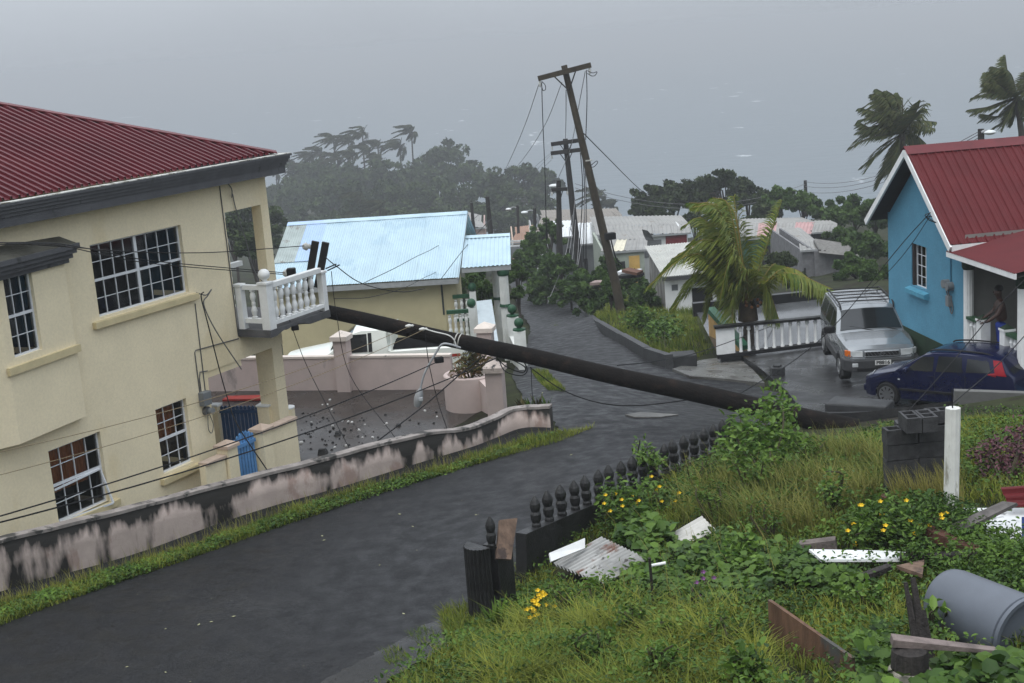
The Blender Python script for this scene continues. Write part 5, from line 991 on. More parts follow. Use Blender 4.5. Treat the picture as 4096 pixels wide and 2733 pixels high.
wire('slanting wire from the right arm end past the leaning pole', None, None, r=.014, m=grey_w, pts=[A(2341, 285, 54.7), A(2310, 450, 58), A(2280, 600, 70), A(2226, 730, 77.8)])
wire('loop of wire curling at the right arm end of the leaning pole', None, None, r=.015, pts=[A(2350, 283, 54.6), A(2370, 292, 54.5), A(2388, 288, 54.5), A(2380, 302, 54.5), A(2366, 304, 54.5), A(2350, 294, 54.6)])
wire('loop of wire curling below the left arm end of the leaning pole', None, None, r=.015, pts=[A(2166, 325, 54.6), A(2180, 340, 54.6), A(2182, 358, 54.6), A(2172, 362, 54.6), A(2168, 350, 54.6)])
wire('loop of wire at the pale band of the leaning pole', None, None, r=.015, pts=[A(2360, 665, 54.6), A(2385, 645, 54.6), A(2390, 652, 54.6), A(2375, 668, 54.6), A(2362, 668, 54.6)])
wire('thick wire slanting down right from the leaning pole to the windswept trees', None, None, r=.022, pts=[A(2336, 535, 54.7), A(2430, 630, 65), A(2540, 740, 82), A(2640, 830, 105)])
wire('black service cable with connector hanging beside the leaning pole', None, None, r=.03, pts=[A(2440, 940, 54.6), A(2450, 985, 54.6), A(2465, 1035, 54.6), A(2490, 1060, 54.6)])
for k, (x0, y0, x1, y1, w) in enumerate(((2290, 860, 2190, 1215, 'leftmost'), (2300, 800, 2225, 1215, 'second'), (2302, 880, 2246, 1214, 'third'), (2318, 900, 2272, 1214, 'fourth'), (2345, 700, 2282, 1216, 'rightmost'))):
    wire('%s of the slack grey wires falling from the two-armed pole to the road' % w, None, None, r=.018, m=grey_w, pts=[A(x0, y0, 84), A((x0 * .6 + x1 * .4) + 8, (y0 + y1) / 2, 74), A(x1, y1, 66)])
for k, (x0, x1, ye, w) in enumerate(((2330, 2318, 1000, 'leftmost'), (2338, 2333, 1050, 'middle'), (2344, 2344, 1090, 'rightmost'))):
    wire('%s of three black wires hanging close behind the leaning pole' % w, None, None, r=.03, pts=[A(x0 - 8, 610, 84.6), A(x0, 760, 84.6), A(x1, ye, 84.6)])
wire('slack cable lying in a curve across the junction below the fallen pole', None, None, r=.012, pts=[A(2120, 1470, 27.2), A(2250, 1560, 27.0), A(2400, 1612, 26.8), A(2560, 1622, 26.8), A(2790, 1595, 26.4)])
wire('thin cable stretched from the fallen pole to the white balustrade', None, None, r=.012, pts=[A(2470, 1462, 27), A(2620, 1445, 30), A(2810, 1405, 34), A(3100, 1300, 42)])
wire('cable from the blue gable down across the silver bonnet to the left', None, None, r=.010, pts=[A(3722, 850, 30), A(3600, 985, 30.4), A(3360, 1278, 31), A(3180, 1440, 31.6), A(2900, 1610, 26.5)])
wire('second cable from the blue gable towards the roof of the SUV', None, None, r=.008, pts=[A(3722, 862, 30), A(3640, 985, 31), A(3555, 1085, 33), A(3440, 1190, 36)])
wire('coil of spare wire at the insulator on the blue gable', None, None, r=.010, pts=[A(3722, 852, 29.9), A(3700, 862, 29.8), A(3725, 880, 29.8), A(3745, 892, 29.8), A(3715, 880, 29.8), A(3705, 866, 29.8), A(3728, 866, 29.8)])
wire('cable slanting from the porch roof down across the dark blue car', None, None, r=.010, pts=[A(4180, 1040, 27), A(4000, 1220, 26.6), A(3807, 1450, 26.2), A(3560, 1720, 23.5), A(3330, 1900, 19.5)])
wire('cable slanting across the tail of the dark blue car to the white post', None, None, r=.008, pts=[A(4180, 1250, 22), A(4000, 1450, 20), A(3810, 1615, 17.4)])
for k, (dy, w) in enumerate(((0, 'top'), (18, 'middle'), (40, 'lowest'))): wire('%s of the thin distant wires on the right skyline' % w, A(3222, 728 + dy, 104.5), A(3924, 522 + dy * .6, 62), .9, .018, grey_w)
for k, (y0, w) in enumerate(((735, 'upper'), (752, 'lower'))): wire('%s thin distant wire crossing the sea behind the leaning pole' % w, A(2300, y0, 95), A(3221, y0 + 2, 104.5), 1.5, .018, grey_w)
wire('tangled cable loop under the fallen pole by the mouldy capped pillar', None, None, r=.012, pts=[A(1990, 1436, 27.2), A(2030, 1470, 27.2), A(2090, 1490, 27.2), A(2100, 1470, 27.2), A(2060, 1445, 27.2), A(2020, 1432, 27.2)])
wire('wider tangled cable loop under the fallen pole', None, None, r=.012, pts=[A(1995, 1440, 27.2), A(2020, 1485, 27.1), A(2080, 1503, 27.1), A(2108, 1486, 27.1), A(2095, 1450, 27.1), A(2050, 1428, 27.1)])
wire('black cable from the fallen pole diagonally down over the yard', None, None, r=.014, pts=[A(1935, 1425, 27.2), A(1850, 1490, 27), A(1700, 1620, 26.3), A(1510, 1765, 25.2)])
wire('thin cable from the fallen pole down to the pink wall end', None, None, r=.009, pts=[A(2125, 1470, 27), A(2128, 1560, 26.8), A(2140, 1700, 26.2)])
wire('thin cable from the lamp arm down to the yard floor', None, None, r=.009, pts=[A(1700, 1325, 27.3), A(1715, 1450, 27.2), A(1750, 1600, 27.3), A(1788, 1715, 27.0)])
wire('thin cable from the balcony end down to the yard', None, None, r=.008, pts=[A(1325, 1085, 28.2), A(1345, 1250, 28.1), A(1400, 1500, 28.2), A(1580, 1750, 26.5)])
wire('thin cable with a small block hanging under the broken balcony slab', None, None, r=.008, pts=[A(1090, 1125, 27.4), A(1150, 1260, 27.2), A(1230, 1470, 27.2), A(1400, 1800, 25.8)])
for (x, y, Y, lab, s_) in ((1180, 1312, 27.15, 'small black block dangling under the broken balcony slab', .05), (1756, 1440, 27.25, 'black cable connector below the hanging street lamp arm', .06), (2441, 945, 54.6, 'black connector box on the leaning pole', .14)):
    c_ = at(x, y, Y); tag(MB(frame(c_, (1, .3))).box(-s_ * 1.5, s_ * 1.5, -s_, s_, -s_, s_).build('cable_connector', wire_m, bevel=s_ * .3), lab, 'connector')

# ================================================================ DISTANT HOUSES
roofg = M('grey_zinc_roof', (.26, .255, .24), .5, .12, .8, stain=((.18, .15, .12), .25, 1, (1, 1, 1))); rooft = M('tan_roof', (.21, .19, .165), .7, .1, .8); rooto = M('orange_brown_roof', (.27, .16, .11), .7, .12, .8); roofw = M('white_zinc_roof', (.62, .64, .65), .45, .06, .8); wallg = M('grey_wall', (.16, .17, .175), .8, .15, 1); wallw = M('white_wall', (.62, .63, .62), .7, .1, .8, stain=((.2, .2, .18), .3, 1.2, (1, 1, .3))); dark_o = M('dark_opening', (.015, .015, .015), .8)
def fhouse(label, RA, RB, RC, RD, rm, wm, H_=2.8, ov=.3, sheets=4, ribs=.25, backd=4., wins=(), group='houses down the hill', name='hillside_house', rmats=None):
    """roof quad corners as (x, y, Y): ridge left, ridge right, eave right, eave left ; wins: (u0,u1,v0,v1,mat,name) on the front wall"""
    A_, B_, C_, D_ = [at(*p) for p in (RA, RB, RC, RD)]; base = (C_ + D_) / 2 - [0, 0, H_]; t = thing(name, label, 'house', base, group)
    for i in range(sheets):
        u0, u1 = i / sheets, (i + 1) / sheets; b = MB(); corr(b, A_ + (B_ - A_) * u0, A_ + (B_ - A_) * u1, D_ + (C_ - D_) * u1, D_ + (C_ - D_) * u0, ribs, .025); b.build('roof_sheet', (rmats or {}).get(i, rm), t)
    bk = np.array([0, backd, (C_[2] - B_[2]) * backd / max(B_[1] - C_[1], .5)]) if backd else np.array([0, .3, -.05]); b = MB(); corr(b, A_, B_, B_ + bk, A_ + bk, ribs, .02); b.build('rear_roof_slope', rm, t)
    ex = nrm((C_ - D_) * [1, 1, 0]); iy = np.array([-ex[1], ex[0], 0]); a = D_ + ex * ov + iy * ov; c = C_ - ex * ov + iy * ov; a[2] = c[2] = 0; W_ = np.linalg.norm(c - a); T = frame((a[0], a[1], 0), ex); zt = min(C_[2], D_[2]) - .02; dep = max(B_[1] - C_[1], 1) + backd
    b = MB(T); b.box(0, W_, 0, .12, zt - H_, zt); b.box(0, .12, .122, dep, zt - H_, zt); b.box(W_ - .12, W_, .122, dep, zt - H_, zt); rz = (A_[2] + B_[2]) / 2 - .08; ry = max(B_[1] - C_[1], 1) - ov
    for x in (-.001, W_ + .001): b.add([(x, .12, zt), (x, dep, zt), (x, ry, rz)], [(0, 1, 2)])
    b.build('wall', wm, t)
    MB(T).box(-ov, W_ + ov, -ov, -ov + .05, zt - .05, zt + .06).build('fascia', trim_g, t)
    for (u0, u1, v0, v1, mt, nm) in wins: MB(T).box(u0 * W_, u1 * W_, -.04, -.003, zt - H_ + v0 * H_, zt - H_ + v1 * H_).build(nm, mt, t)
    return t
maroon = M('maroon_panel', (.17, .025, .03), .6); yellow = M('yellow_wall', (.52, .33, .10), .8, .15, 2); pinkr = M('faded_pink_zinc', (.42, .25, .24), .5, .1, 1)
fhouse('long low house with grey roof and maroon and white panels behind the leaning pole', (2376, 905, 84), (2760, 898, 84), (2765, 932, 80), (2384, 940, 80), roofg, wallw, 3.2, .2, 5, wins=[(.17, .31, .6, .9, maroon, 'maroon_panel'), (.33, .40, .6, .9, wallw, 'white_panel'), (.42, .47, .6, .9, maroon, 'maroon_panel'), (.75, .99, .62, .98, maroon, 'maroon_panel'), (.50, .70, .6, .92, wallg, 'grey_panel')])
fhouse('white-roofed house with dark front left of the leaning pole', (2205, 912, 92), (2300, 908, 92), (2308, 946, 88), (2208, 953, 88), roofw, wallg, 3, .2, 2, wins=[(.1, .35, .2, .7, dark_o, 'doorway'), (.55, .8, .35, .75, dark_o, 'window')])
fhouse('white-roofed house with a steep roof directly behind the leaning pole', (2300, 906, 90), (2378, 904, 90), (2388, 972, 85), (2292, 982, 85), roofw, wallg, 3, .2, 2, wins=[(.4, .6, .3, .7, dark_o, 'window')])
fhouse('long tan-roofed house nearest the sea', (2170, 868, 118), (2488, 860, 118), (2500, 905, 112), (2150, 915, 112), rooft, wallg, 3, .3, 5, backd=6)
fhouse('tan hip-like roof sloping left beside the street lamps', (2165, 870, 108), (2215, 868, 108), (2225, 960, 100), (2122, 968, 100), rooft, wallw, 3, .2, 3)
fhouse('orange-brown roofed house at the far bend of the road', (2062, 935, 125), (2140, 925, 125), (2140, 965, 118), (2040, 975, 118), rooto, M('peach_wall', (.45, .34, .27), .8), 3, .2, 3, wins=[(.2, .4, .3, .7, dark_o, 'window'), (.6, .8, .3, .7, dark_o, 'window')])
fhouse('grey-roofed house with yellow wall and arched window', (2425, 962, 76), (2590, 955, 76), (2588, 1000, 72), (2402, 1006, 72), roofg, M('pale_green_wall', (.30, .33, .28), .8, .15, 2), 2.6, .15, 4, rmats={1: M('cream_sheet', (.62, .58, .45), .5)}, wins=[(.62, .88, .05, .9, yellow, 'yellow_panel'), (.40, .52, .3, .8, dark_o, 'arched_window'), (.1, .2, .3, .8, dark_o, 'window')])
fhouse('long house with faded pink and grey roof behind the palm', (2960, 895, 92), (3258, 888, 92), (3244, 938, 88), (2955, 948, 88), roofg, M('dull_green_wall', (.03, .10, .06), .7), 2.8, .25, 4, rmats={1: pinkr, 3: pinkr}, wins=[(.3, .7, .1, .8, dark_o, 'dark_veranda')])
fhouse('small grey-roofed lean-to on white posts at the right end of the pink roof', (3256, 898, 91), (3350, 896, 91), (3344, 926, 88), (3246, 932, 88), roofg, dark_o, 2.2, .2, 2, backd=2)
fhouse('wrecked grey block house with bare rafters behind the SUV', (3195, 962, 80), (3262, 960, 80), (3272, 1000, 75), (3200, 1004, 75), roofg, M('grey_block', (.15, .15, .155), .85, .2, 3), 3.2, .15, 2, wins=[(.1, .25, .3, .7, dark_o, 'window')])
t = thing('wrecked_roof', 'collapsed roof of grey boards and rafters over the block house', 'roof', at(3350, 1050, 75))
for i in range(9): p, q = at(3258 + i * 17, 965 + i * 3, 78), at(3280 + i * 19, 1004 + i * 3.2, 74.5); MB().bar(p, q, .12, .16).build('rafter', M('grey_rafter', (.11, .105, .10), .8), t)
for i in range(7): p, q = at(3258 + i * 3, 966 + i * 6, 77.6 - i * .5), at(3405 + i * 6, 988 + i * 5, 77.2 - i * .5); MB().bar(p, q, .5, .05, up=(0, -.5, 1)).build('roof_board', M('grey_board', (.17, .165, .155), .8, .2), t)
tag(MB().prism([at(3258, 1005, 74.8), at(3400, 1018, 74.8), at(3395, 1130, 74.8), at(3262, 1125, 74.8)], (0, .2, 0)).build('block_wall', MATS['grey_block']), 'pierced grey block wall under the collapsed roof', 'wall')
# curled sheet
t_ = [at(2568, 918, 71), at(2590, 925, 70.6), at(2605, 940, 70.4), at(2616, 962, 70.4)]; b = MB(); b.add([at(2568, 918, 71), at(2590, 923, 70.6), at(2605, 938, 70.4), at(2616, 962, 70.4), at(2584, 962, 70.8), at(2574, 940, 71)], [(0, 1, 2, 3, 4, 5)]); b.prism([at(2568, 918, 71.05), at(2590, 923, 70.65), at(2605, 938, 70.45), at(2616, 962, 70.45), at(2584, 962, 70.85)], (0, .06, 0)); tag(b.build('curled_roof_sheet', M('dark_sheet', (.06, .062, .062), .5)), 'dark fin-shaped roof sheet curled up on the grey roof', 'roof sheet')
# white shed with plank side
RA_, RB_, RC_, RD_ = at(2578, 985, 59), at(2860, 960, 59), at(2885, 1085, 55), at(2650, 1108, 55)
sh = thing('white_shed', 'white shed with corrugated roof and dark doorway behind the young palm', 'shed', (6.6, 56, -11.5))
for i in range(5): u0, u1 = i / 5, (i + 1.02) / 5; b = MB(); corr(b, RA_ + (RB_ - RA_) * u0, RA_ + (RB_ - RA_) * u1, RD_ + (RC_ - RD_) * u1, RD_ + (RC_ - RD_) * u0, .12, .014); b.build('roof_sheet', M('pale_zinc', (.40, .40, .37), .5, .1, 2, stain=((.25, .22, .18), .25, 2, (1, 1, 1))), sh)
w0_, w1_ = RD_ + [.1, .25, -.05], RC_ + [-.2, .25, -.05]; ex = nrm((w1_ - w0_) * [1, 1, 0]); T = frame((w0_[0], w0_[1], 0), ex); Wd = np.linalg.norm((w1_ - w0_)[:2]); zt = min(w0_[2], w1_[2]); b = MB(T); wall_holes(b, 0, Wd, -12, zt, [(1.1, 1.95, -11.5, zt - .55), (.28, .55, zt - .62, zt - .35)], 0, .15); b.build('front_wall', wallw, sh)
MB(T).box(1.05, 2.0, .16, .2, -11.6, zt - .5).build('dark_doorway', dark_o, sh); MB(T).box(.26, .57, .14, .18, zt - .65, zt - .33).build('vent_block', wallg, sh); MB(T).box(.9, 2.1, -.25, .0, zt - .5, zt - .44).build('door_canopy', wallg, sh); MB(T).box(-.12, Wd, -.3, -.26, zt - .12, zt + .02).build('fascia', M('dark_fascia', (.05, .05, .05), .7), sh)
e0, e1_ = np.array([w0_[0], w0_[1]]), np.array([RA_[0] + .15, RA_[1] - .1])
for i in range(9):
    u0, u1 = i / 9, (i + .93) / 9; p, q = e0 + (e1_ - e0) * u0, e0 + (e1_ - e0) * u1; zt0 = RD_[2] + (RA_[2] - RD_[2]) * u0 - .06; zt1 = RD_[2] + (RA_[2] - RD_[2]) * u1 - .06; MB().prism([(*p, -12), (*q, -12), (*q, zt1), (*p, zt0)], (.04, .02, 0)).build('plank', M('weathered_plank', (.20, .195, .18), .8, .4, 3, stretch=(3, 3, .3), stain=((.06, .055, .05), .4, 4, (2, 2, .2))), sh)
# scrap heap and small far wall
t = thing('scrap_heap', 'heap of loose boards and a white sheet beside the leaning pole', 'scrap', at(2530, 1090, 60))
for i, (x0, y0, x1, y1, m_) in enumerate(((2475, 1090, 2560, 1085, roofw), (2380, 1140, 2475, 1120, M('grey_board', (.17, .165, .155))), (2370, 1132, 2440, 1128, M('pinkish_board', (.25, .19, .17), .7)), (2480, 1105, 2570, 1100, dark_o), (2500, 1080, 2560, 1092, M('rust_board', (.12, .06, .04), .8)))): MB().bar(at(x0, y0, 60 - i * .3), at(x1, y1, 59.6 - i * .3), .6, .12).build('board', m_, t)
t = thing('white_rail_fence', 'white rails on a low concrete wall at the far bend', 'fence', at(2100, 1010, 98))
for y in (963, 982): MB().bar(at(2042, y + 4, 98), at(2155, y - 4, 98), .1, .12).build('rail', wallw, t)
for x in (2050, 2085, 2120, 2150): MB().bar(at(x, 1000, 98), at(x, 960, 98), .12, .12).build('fence_post', wallw, t)
MB().bar(at(2040, 1003, 98), at(2160, 995, 98), .3, .55).build('fence_wall', M('grey_wall', (.16, .17, .175)), t)
fhouse('small pinkish house with grey gable roof behind the blue main roof', (1868, 870, 122), (1925, 884, 122), (1948, 912, 117), (1860, 905, 117), roofg, M('pink_wall2', (.40, .30, .27), .8), 2.6, .2, 2, wins=[(.3, .5, .3, .7, dark_o, 'window')])

# ================================================================ TREES
leaf_far = M('far_foliage', (.030, .045, .020), .8, .3, .6, spec=.1, tint=(.060, .085, .030)); leaf_dk = M('dark_foliage', (.022, .034, .015), .75, .3, .6, spec=.12, tint=(.05, .068, .025)); leaf_md = M('mid_foliage', (.030, .062, .015), .6, .3, 2, spec=.2, tint=(.075, .13, .028), trans=.2)
bark_m = M('grey_bark', (.055, .045, .036), .85, .3, 6, bump=.5)
frond_y = M('palm_leaf', (.062, .125, .014), .5, .25, 2, spec=.3, tint=(.25, .25, .035), trans=.35); frond_d = M('palm_leaf_dark', (.030, .052, .016), .6, .25, 2, spec=.2, tint=(.12, .12, .035), trans=.2); rach_m = M('palm_rachis', (.20, .15, .03), .6); rach_d = M('palm_rachis_dark', (.05, .045, .02), .7); frond_far = M('palm_leaf_far', (.026, .035, .016), .8, .2, 1, spec=.1, tint=(.05, .06, .022))
def leaves_arr(P, size, up=.4, asp=.55, rng=RNG):
    """diamond leaves at points P -> verts, quads, tint"""
    n = len(P); d = rng.normal(size=(n, 3)); d /= np.linalg.norm(d, axis=1, keepdims=True); e = rng.normal(size=(n, 3)); e[:, 2] *= 1 - up; e -= d * (e * d).sum(1, keepdims=True); e /= np.maximum(np.linalg.norm(e, axis=1, keepdims=True), 1e-6)
    s = size * rng.uniform(.6, 1.3, (n, 1)); V = np.stack([P - d * s * .5, P + e * s * asp * .5 , P + d * s * .5, P - e * s * asp * .5], 1).reshape(-1, 3); F = np.arange(4 * n).reshape(-1, 4)
    return V, F
def crown_pts(c, rad, n, clumps, rng, flat=.35, wind=0., tight=.22):
    u = rng.normal(size=(clumps, 3)); u /= np.linalg.norm(u, axis=1, keepdims=True); u[:, 2] = np.abs(u[:, 2]) * (1 + flat) - flat; r = rng.uniform(.4, 1.08, (clumps, 1)); C = u * r * np.array(rad)
    k = rng.integers(0, clumps, n); g = rng.normal(size=(n, 3)); g /= np.linalg.norm(g, axis=1, keepdims=True); g *= rng.uniform(.3, 1, (n, 1)) ** .5; g[:, 2] *= .75
    P = C[k] + g * tight * np.mean(rad) * rng.uniform(.7, 1.5, (clumps, 1))[k]; P[:, 0] -= wind * np.maximum(P[:, 2], 0); return P + np.array(c), C + np.array(c), k
def tree(label, x, y, Y, rpx, mat=leaf_far, n=1500, clumps=22, leaf=.5, squash=.85, name='broadleaf_tree', group='headland trees', wind=.15, trunk=True, seed=0, wide=1.0, flat=.35):
    rng = np.random.default_rng(abs(hash((x, y))) % 9999 if False else int(x * 7 + y * 13 + seed) % 99991); c = at(x, y, Y); r = rpx * Y / FPX; g = min(h1(c[0], c[1]), c[2] - r * .7)
    t = thing(name, label, 'tree' if 'tree' in name else 'shrub', (c[0], c[1], g), group); P, C, k = crown_pts(c, (r * wide, r, r * squash), n, clumps, rng, flat=flat, wind=wind); V, F = leaves_arr(P, leaf, rng=rng)
    tone = rng.uniform(0, .75, clumps)[k] + rng.uniform(-.15, .3, n); raw('crown', V, F, mat, t, attr=np.clip(np.repeat(tone, 4), 0, 1))
    if trunk:
        b = MB(); b.tube([(c[0], c[1], g - .3), (c[0] + .05 * r, c[1], (g + c[2]) / 2), (c[0] - .1 * r, c[1], c[2])], [.06 * r + .03, .05 * r + .02, .03 * r], 7)
        for i in range(min(8, clumps)): b.tube([(c[0], c[1], (g + c[2]) / 2 + r * .1), tuple((np.array([c[0], c[1], c[2]]) + C[i]) / 2), tuple(C[i])], [.03 * r + .01, .02 * r + .008, .008 * r + .004], 5)
        b.build('trunk', bark_m, t, smooth=True)
    return t
def frond(pts, width, nl, mat, rmat, parent, wind=(-.8, 0, -.1), droop=.55, seed=0, rr=.02, lw=.05, yel=.3):
    rng = np.random.default_rng(seed); S = np.array(spline(pts, 8)); m = len(S); L = np.r_[0, np.cumsum(np.linalg.norm(np.diff(S, axis=0), axis=1))]; V = []; tint = []
    for i in range(nl):
        u = .10 + .90 * (i + rng.uniform(-.3, .3)) / nl; s_ = u * L[-1]; p = np.array([np.interp(s_, L, S[:, k]) for k in range(3)]); q = np.array([np.interp(min(s_ + .05 * L[-1], L[-1]), L, S[:, k]) for k in range(3)]); q2 = np.array([np.interp(max(s_ - .05 * L[-1], 0), L, S[:, k]) for k in range(3)]); tg = nrm(q - q2); side = nrm(np.cross(tg, (0, 0, 1)) + 1e-4)
        ln = width * (math.sin(math.pi * min(1, .12 + u * .86)) ** .55) * rng.uniform(.8, 1.12)
        for sg in (1, -1):
            d = nrm(side * sg * .62 + tg * .55 + np.array(wind) * rng.uniform(.5, 1.1) + np.array([0, 0, -droop * .5])); d2 = nrm(d + np.array(wind) * .35 + np.array([0, 0, -droop])); wv = nrm(np.cross(d, tg) + rng.normal(size=3) * .35) ; wv = nrm(tg * .8 + wv * .5) * lw * .5
            a = p; mid = p + d * ln * .5; tip = mid + d2 * ln * .5; V += [a - wv * .6, a + wv * .6, mid + wv, mid - wv, mid - wv, mid + wv, tip + wv * .15, tip - wv * .15]; tv = np.clip(rng.normal(yel, .2) + .25 * (1 - u), 0, 1); tint += [tv] * 8
    V = np.array(V); F = np.arange(len(V)).reshape(-1, 4); o = raw('frond', V, F, mat, parent, attr=tint)
    MB().tube(list(S[::2]) + [S[-1]], [rr * (1 - .8 * i / (len(S[::2]))) for i in range(len(S[::2]) + 1)], 5).build('frond_rib', rmat, o, smooth=True); return o
def palm_px(label, crown, base, Y, tips, width, nl, mat, rmat, r0, group, lw=.05, yel=.3, wind=(-.8, 0, -.1), rr=.025, dy=1.0):
    c = at(*crown, Y); bp = at(*base, Y) if base else c - [0, 0, 6]; t = thing('coconut_palm', label, 'palm tree', bp, group)
    mid = (c + bp) / 2 + [(c - bp)[2] * .02, 0, 0]; tp = spline([bp - [0, 0, .5], mid, c], 8); MB().tube(tp, [r0 * (1.25 - .5 * i / len(tp)) * (1 + .06 * (i % 2)) for i in range(len(tp))], 10).build('trunk', bark_m, t, smooth=True)
    rj = np.random.default_rng(5)
    for i, tip in enumerate(list(tips) + ([tuple(tuple(np.array(q) + rj.normal(0, sp, 2)) for q, sp in zip(tp_, (14, 24))) for tp_ in tips[::3]] if lw < .05 else [tuple(tuple(np.array(q) + rj.normal(0, sp, 2)) for q, sp in zip(tp_, (14, 24))) for tp_ in tips])):
        yo = ((i * 37) % 11 / 10 - .5) * 2 * dy; m_, e = tip; frond([c, at(m_[0], m_[1], Y + yo * .6), at(e[0], e[1], Y + yo)], width, nl, mat, rmat, t, wind, .55, i + int(crown[0]), rr, lw, yel)
    return t, c
# young palm by the balustrade
yp_t, yc = palm_px('young yellow-green coconut palm behind the white balustrade', (2990, 1215), (2992, 1395), 39.6, [((2790, 1015), (2590, 1150)), ((2860, 1010), (2740, 1190)), ((2830, 890), (2730, 905)), ((2880, 850), (2770, 830)), ((2920, 840), (2850, 790)), ((2960, 960), (2935, 785)), ((2850, 960), (2690, 1060)), ((3062, 1000), (3128, 800)), ((3090, 1060), (3108, 1090)), ((3150, 1070), (3330, 1200)), ((2890, 1060), (2820, 1290)), ((2930, 1010), (2880, 1200)), ((3060, 1140), (3120, 1290)), ((2870, 920), (2750, 980)), ((2930, 1120), (2930, 1300)), ((2820, 1090), (2690, 1240)), ((2945, 880), (2900, 800)), ((2900, 950), (2800, 1050)), ((2975, 1060), (2960, 1220))], .82, 90, frond_y, rach_m, .15, 'coconut palms', .044, .34, (-.45, 0, -.05), .028, .9)
MB().lathe([(.30, -.5), (.26, -.1), (.18, .1)], tuple(yc), 10).build('leaf_bases', M('brown_leaf_base', (.035, .024, .012), .9, .3, 8, bump=.6), yp_t, smooth=True)
for k in range(7): a = k * .9; MB().sphere((yc[0] + .22 * math.cos(a) + .12, yc[1] - .25, yc[2] + .05 + .12 * math.sin(a)), .05, 8).build('coconut', M('orange_nut', (.18, .07, .02), .5), yp_t, smooth=True)
palm_px('windblown coconut palm behind the gable of the blue house', (3607, 535), (3625, 900), 75, [((3500, 545), (3404, 590)), ((3530, 590), (3460, 690)), ((3560, 640), (3505, 760)), ((3520, 500), (3430, 530)), ((3530, 420), (3470, 440)), ((3560, 395), (3490, 390)), ((3585, 400), (3545, 362)), ((3610, 420), (3590, 370)), ((3660, 460), (3708, 412)), ((3680, 505), (3742, 515)), ((3660, 540), (3705, 575)), ((3545, 460), (3440, 480)), ((3590, 620), (3560, 730)), ((3560, 450), (3455, 500)), ((3580, 440), (3480, 460)), ((3600, 600), (3600, 700)), ((3640, 480), (3690, 440))], .95, 40, frond_d, rach_d, .2, 'coconut palms', .085, .3, (-.9, 0, -.1), .045, 1.6)
palm_px('windblown coconut palm at the right edge above the red roof', (4066, 390), (4100, 760), 75, [((3980, 370), (3893, 390)), ((3975, 420), (3890, 458)), ((3990, 440), (3920, 486)), ((4000, 340), (3940, 330)), ((4020, 310), (3985, 278)), ((4030, 320), (3960, 300)), ((4040, 450), (4010, 520)), ((4060, 450), (4050, 500)), ((4100, 330), (4130, 300)), ((4110, 380), (4170, 390)), ((4100, 420), (4150, 470)), ((4050, 310), (4020, 270)), ((4010, 350), (3950, 345))], .85, 44, frond_d, rach_d, .17, 'coconut palms', .085, .35, (-.9, 0, -.1), .045, 1.4)
# generic windblown palm masters for the headland
def far_palm(seed, c, hgt, ln, label, sc=1.0):
    rng = np.random.default_rng(seed); t = thing('coconut_palm', label, 'palm tree', c - [0, 0, hgt], 'headland palms'); tp = spline([c - [-.3, 0, hgt], c - [.2, 0, hgt * .5], c], 5); MB().tube(tp, [.26 - .1 * i / len(tp) for i in range(len(tp))], 7).build('trunk', bark_m, t)
    for i in range(16):
        a = 2 * math.pi * i / 16 + rng.uniform(-.2, .2); el = rng.uniform(-.3, 1.25); d = np.array([math.cos(a) * math.cos(el), math.sin(a) * math.cos(el), math.sin(el)]); w = np.array([-1.0, 0, .05]); m_ = c + (d * .8 + w * .25) * ln * .5; e = m_ + nrm(d * .55 + w * .7 + np.array([0, 0, -.55])) * ln * .55
        frond([c, m_, e], ln * .27, 24, frond_far, rach_d, t, (-.7, 0, -.1), .5, seed * 31 + i, .08, .26, .3)
    return t
fpal = [(1160, 655, 225, 2.6), (1238, 632, 225, 2.7), (1282, 618, 225, 3.0), (1335, 565, 220, 3.1), (1395, 570, 220, 2.9), (1450, 542, 215, 3.3), (1512, 590, 215, 2.9), (1478, 615, 210, 3.4), (1600, 592, 215, 3.3), (1646, 532, 215, 3.0), (1520, 648, 205, 2.6), (1410, 628, 205, 2.7), (1105, 700, 235, 2.2), (1350, 640, 210, 2.7), (1200, 680, 215, 2.6), (1440, 800, 150, 2.2), (1520, 835, 140, 2.0), (1440, 880, 135, 2.0), (2170, 800, 160, 2.6), (2395, 790, 150, 2.6), (2450, 830, 150, 2.2)]
where = ['leftmost tall', 'second from left tall', 'third from left tall', 'fourth from left tall', 'bushy-headed', 'tallest central', 'leaning right-hand', 'broad-headed central', 'dark-headed right', 'topmost right', 'short central', 'short middle', 'lone leftmost short', 'half-hidden middle', 'low left', 'low yellowish', 'low brownish', 'lowest', 'low roadside', 'low pole-side', 'lowest pole-side']
for i, (x, y, Y, ln) in enumerate(fpal):
    Y *= KF; ln *= KF; c = at(x, y, Y); far_palm(i + 3, c, max(3.5, min(17, c[2] - h1(c[0], c[1]))), ln * 1.08, '%s windblown coconut palm on the hazy headland' % where[i])
# headland broadleaf trees
hl = [(1770, 672, 205, 120), (1700, 745, 195, 115), (1860, 745, 195, 120), (1600, 745, 195, 110), (1500, 740, 200, 100), (1400, 750, 200, 110), (1300, 735, 210, 110), (1205, 745, 215, 100), (1120, 800, 215, 75), (1190, 830, 190, 120), (1320, 830, 180, 130), (1460, 835, 175, 130), (1600, 830, 170, 130), (1740, 830, 165, 130), (1860, 840, 160, 120), (1980, 775, 175, 110), (2090, 745, 175, 105), (2175, 745, 175, 75), (2010, 850, 150, 110), (2130, 850, 150, 100), (1930, 900, 135, 90), (1240, 910, 160, 110), (1000, 880, 120, 110), (930, 940, 95, 90), (1060, 960, 110, 90), (1010, 1000, 80, 70), (1420, 900, 150, 100), (1620, 900, 145, 100), (1790, 900, 140, 90), (2055, 910, 135, 70)]
pos = ['domed', 'rounded', 'spreading', 'low bushy', 'dense', 'pale', 'dark', 'leafy', 'small', 'broad']
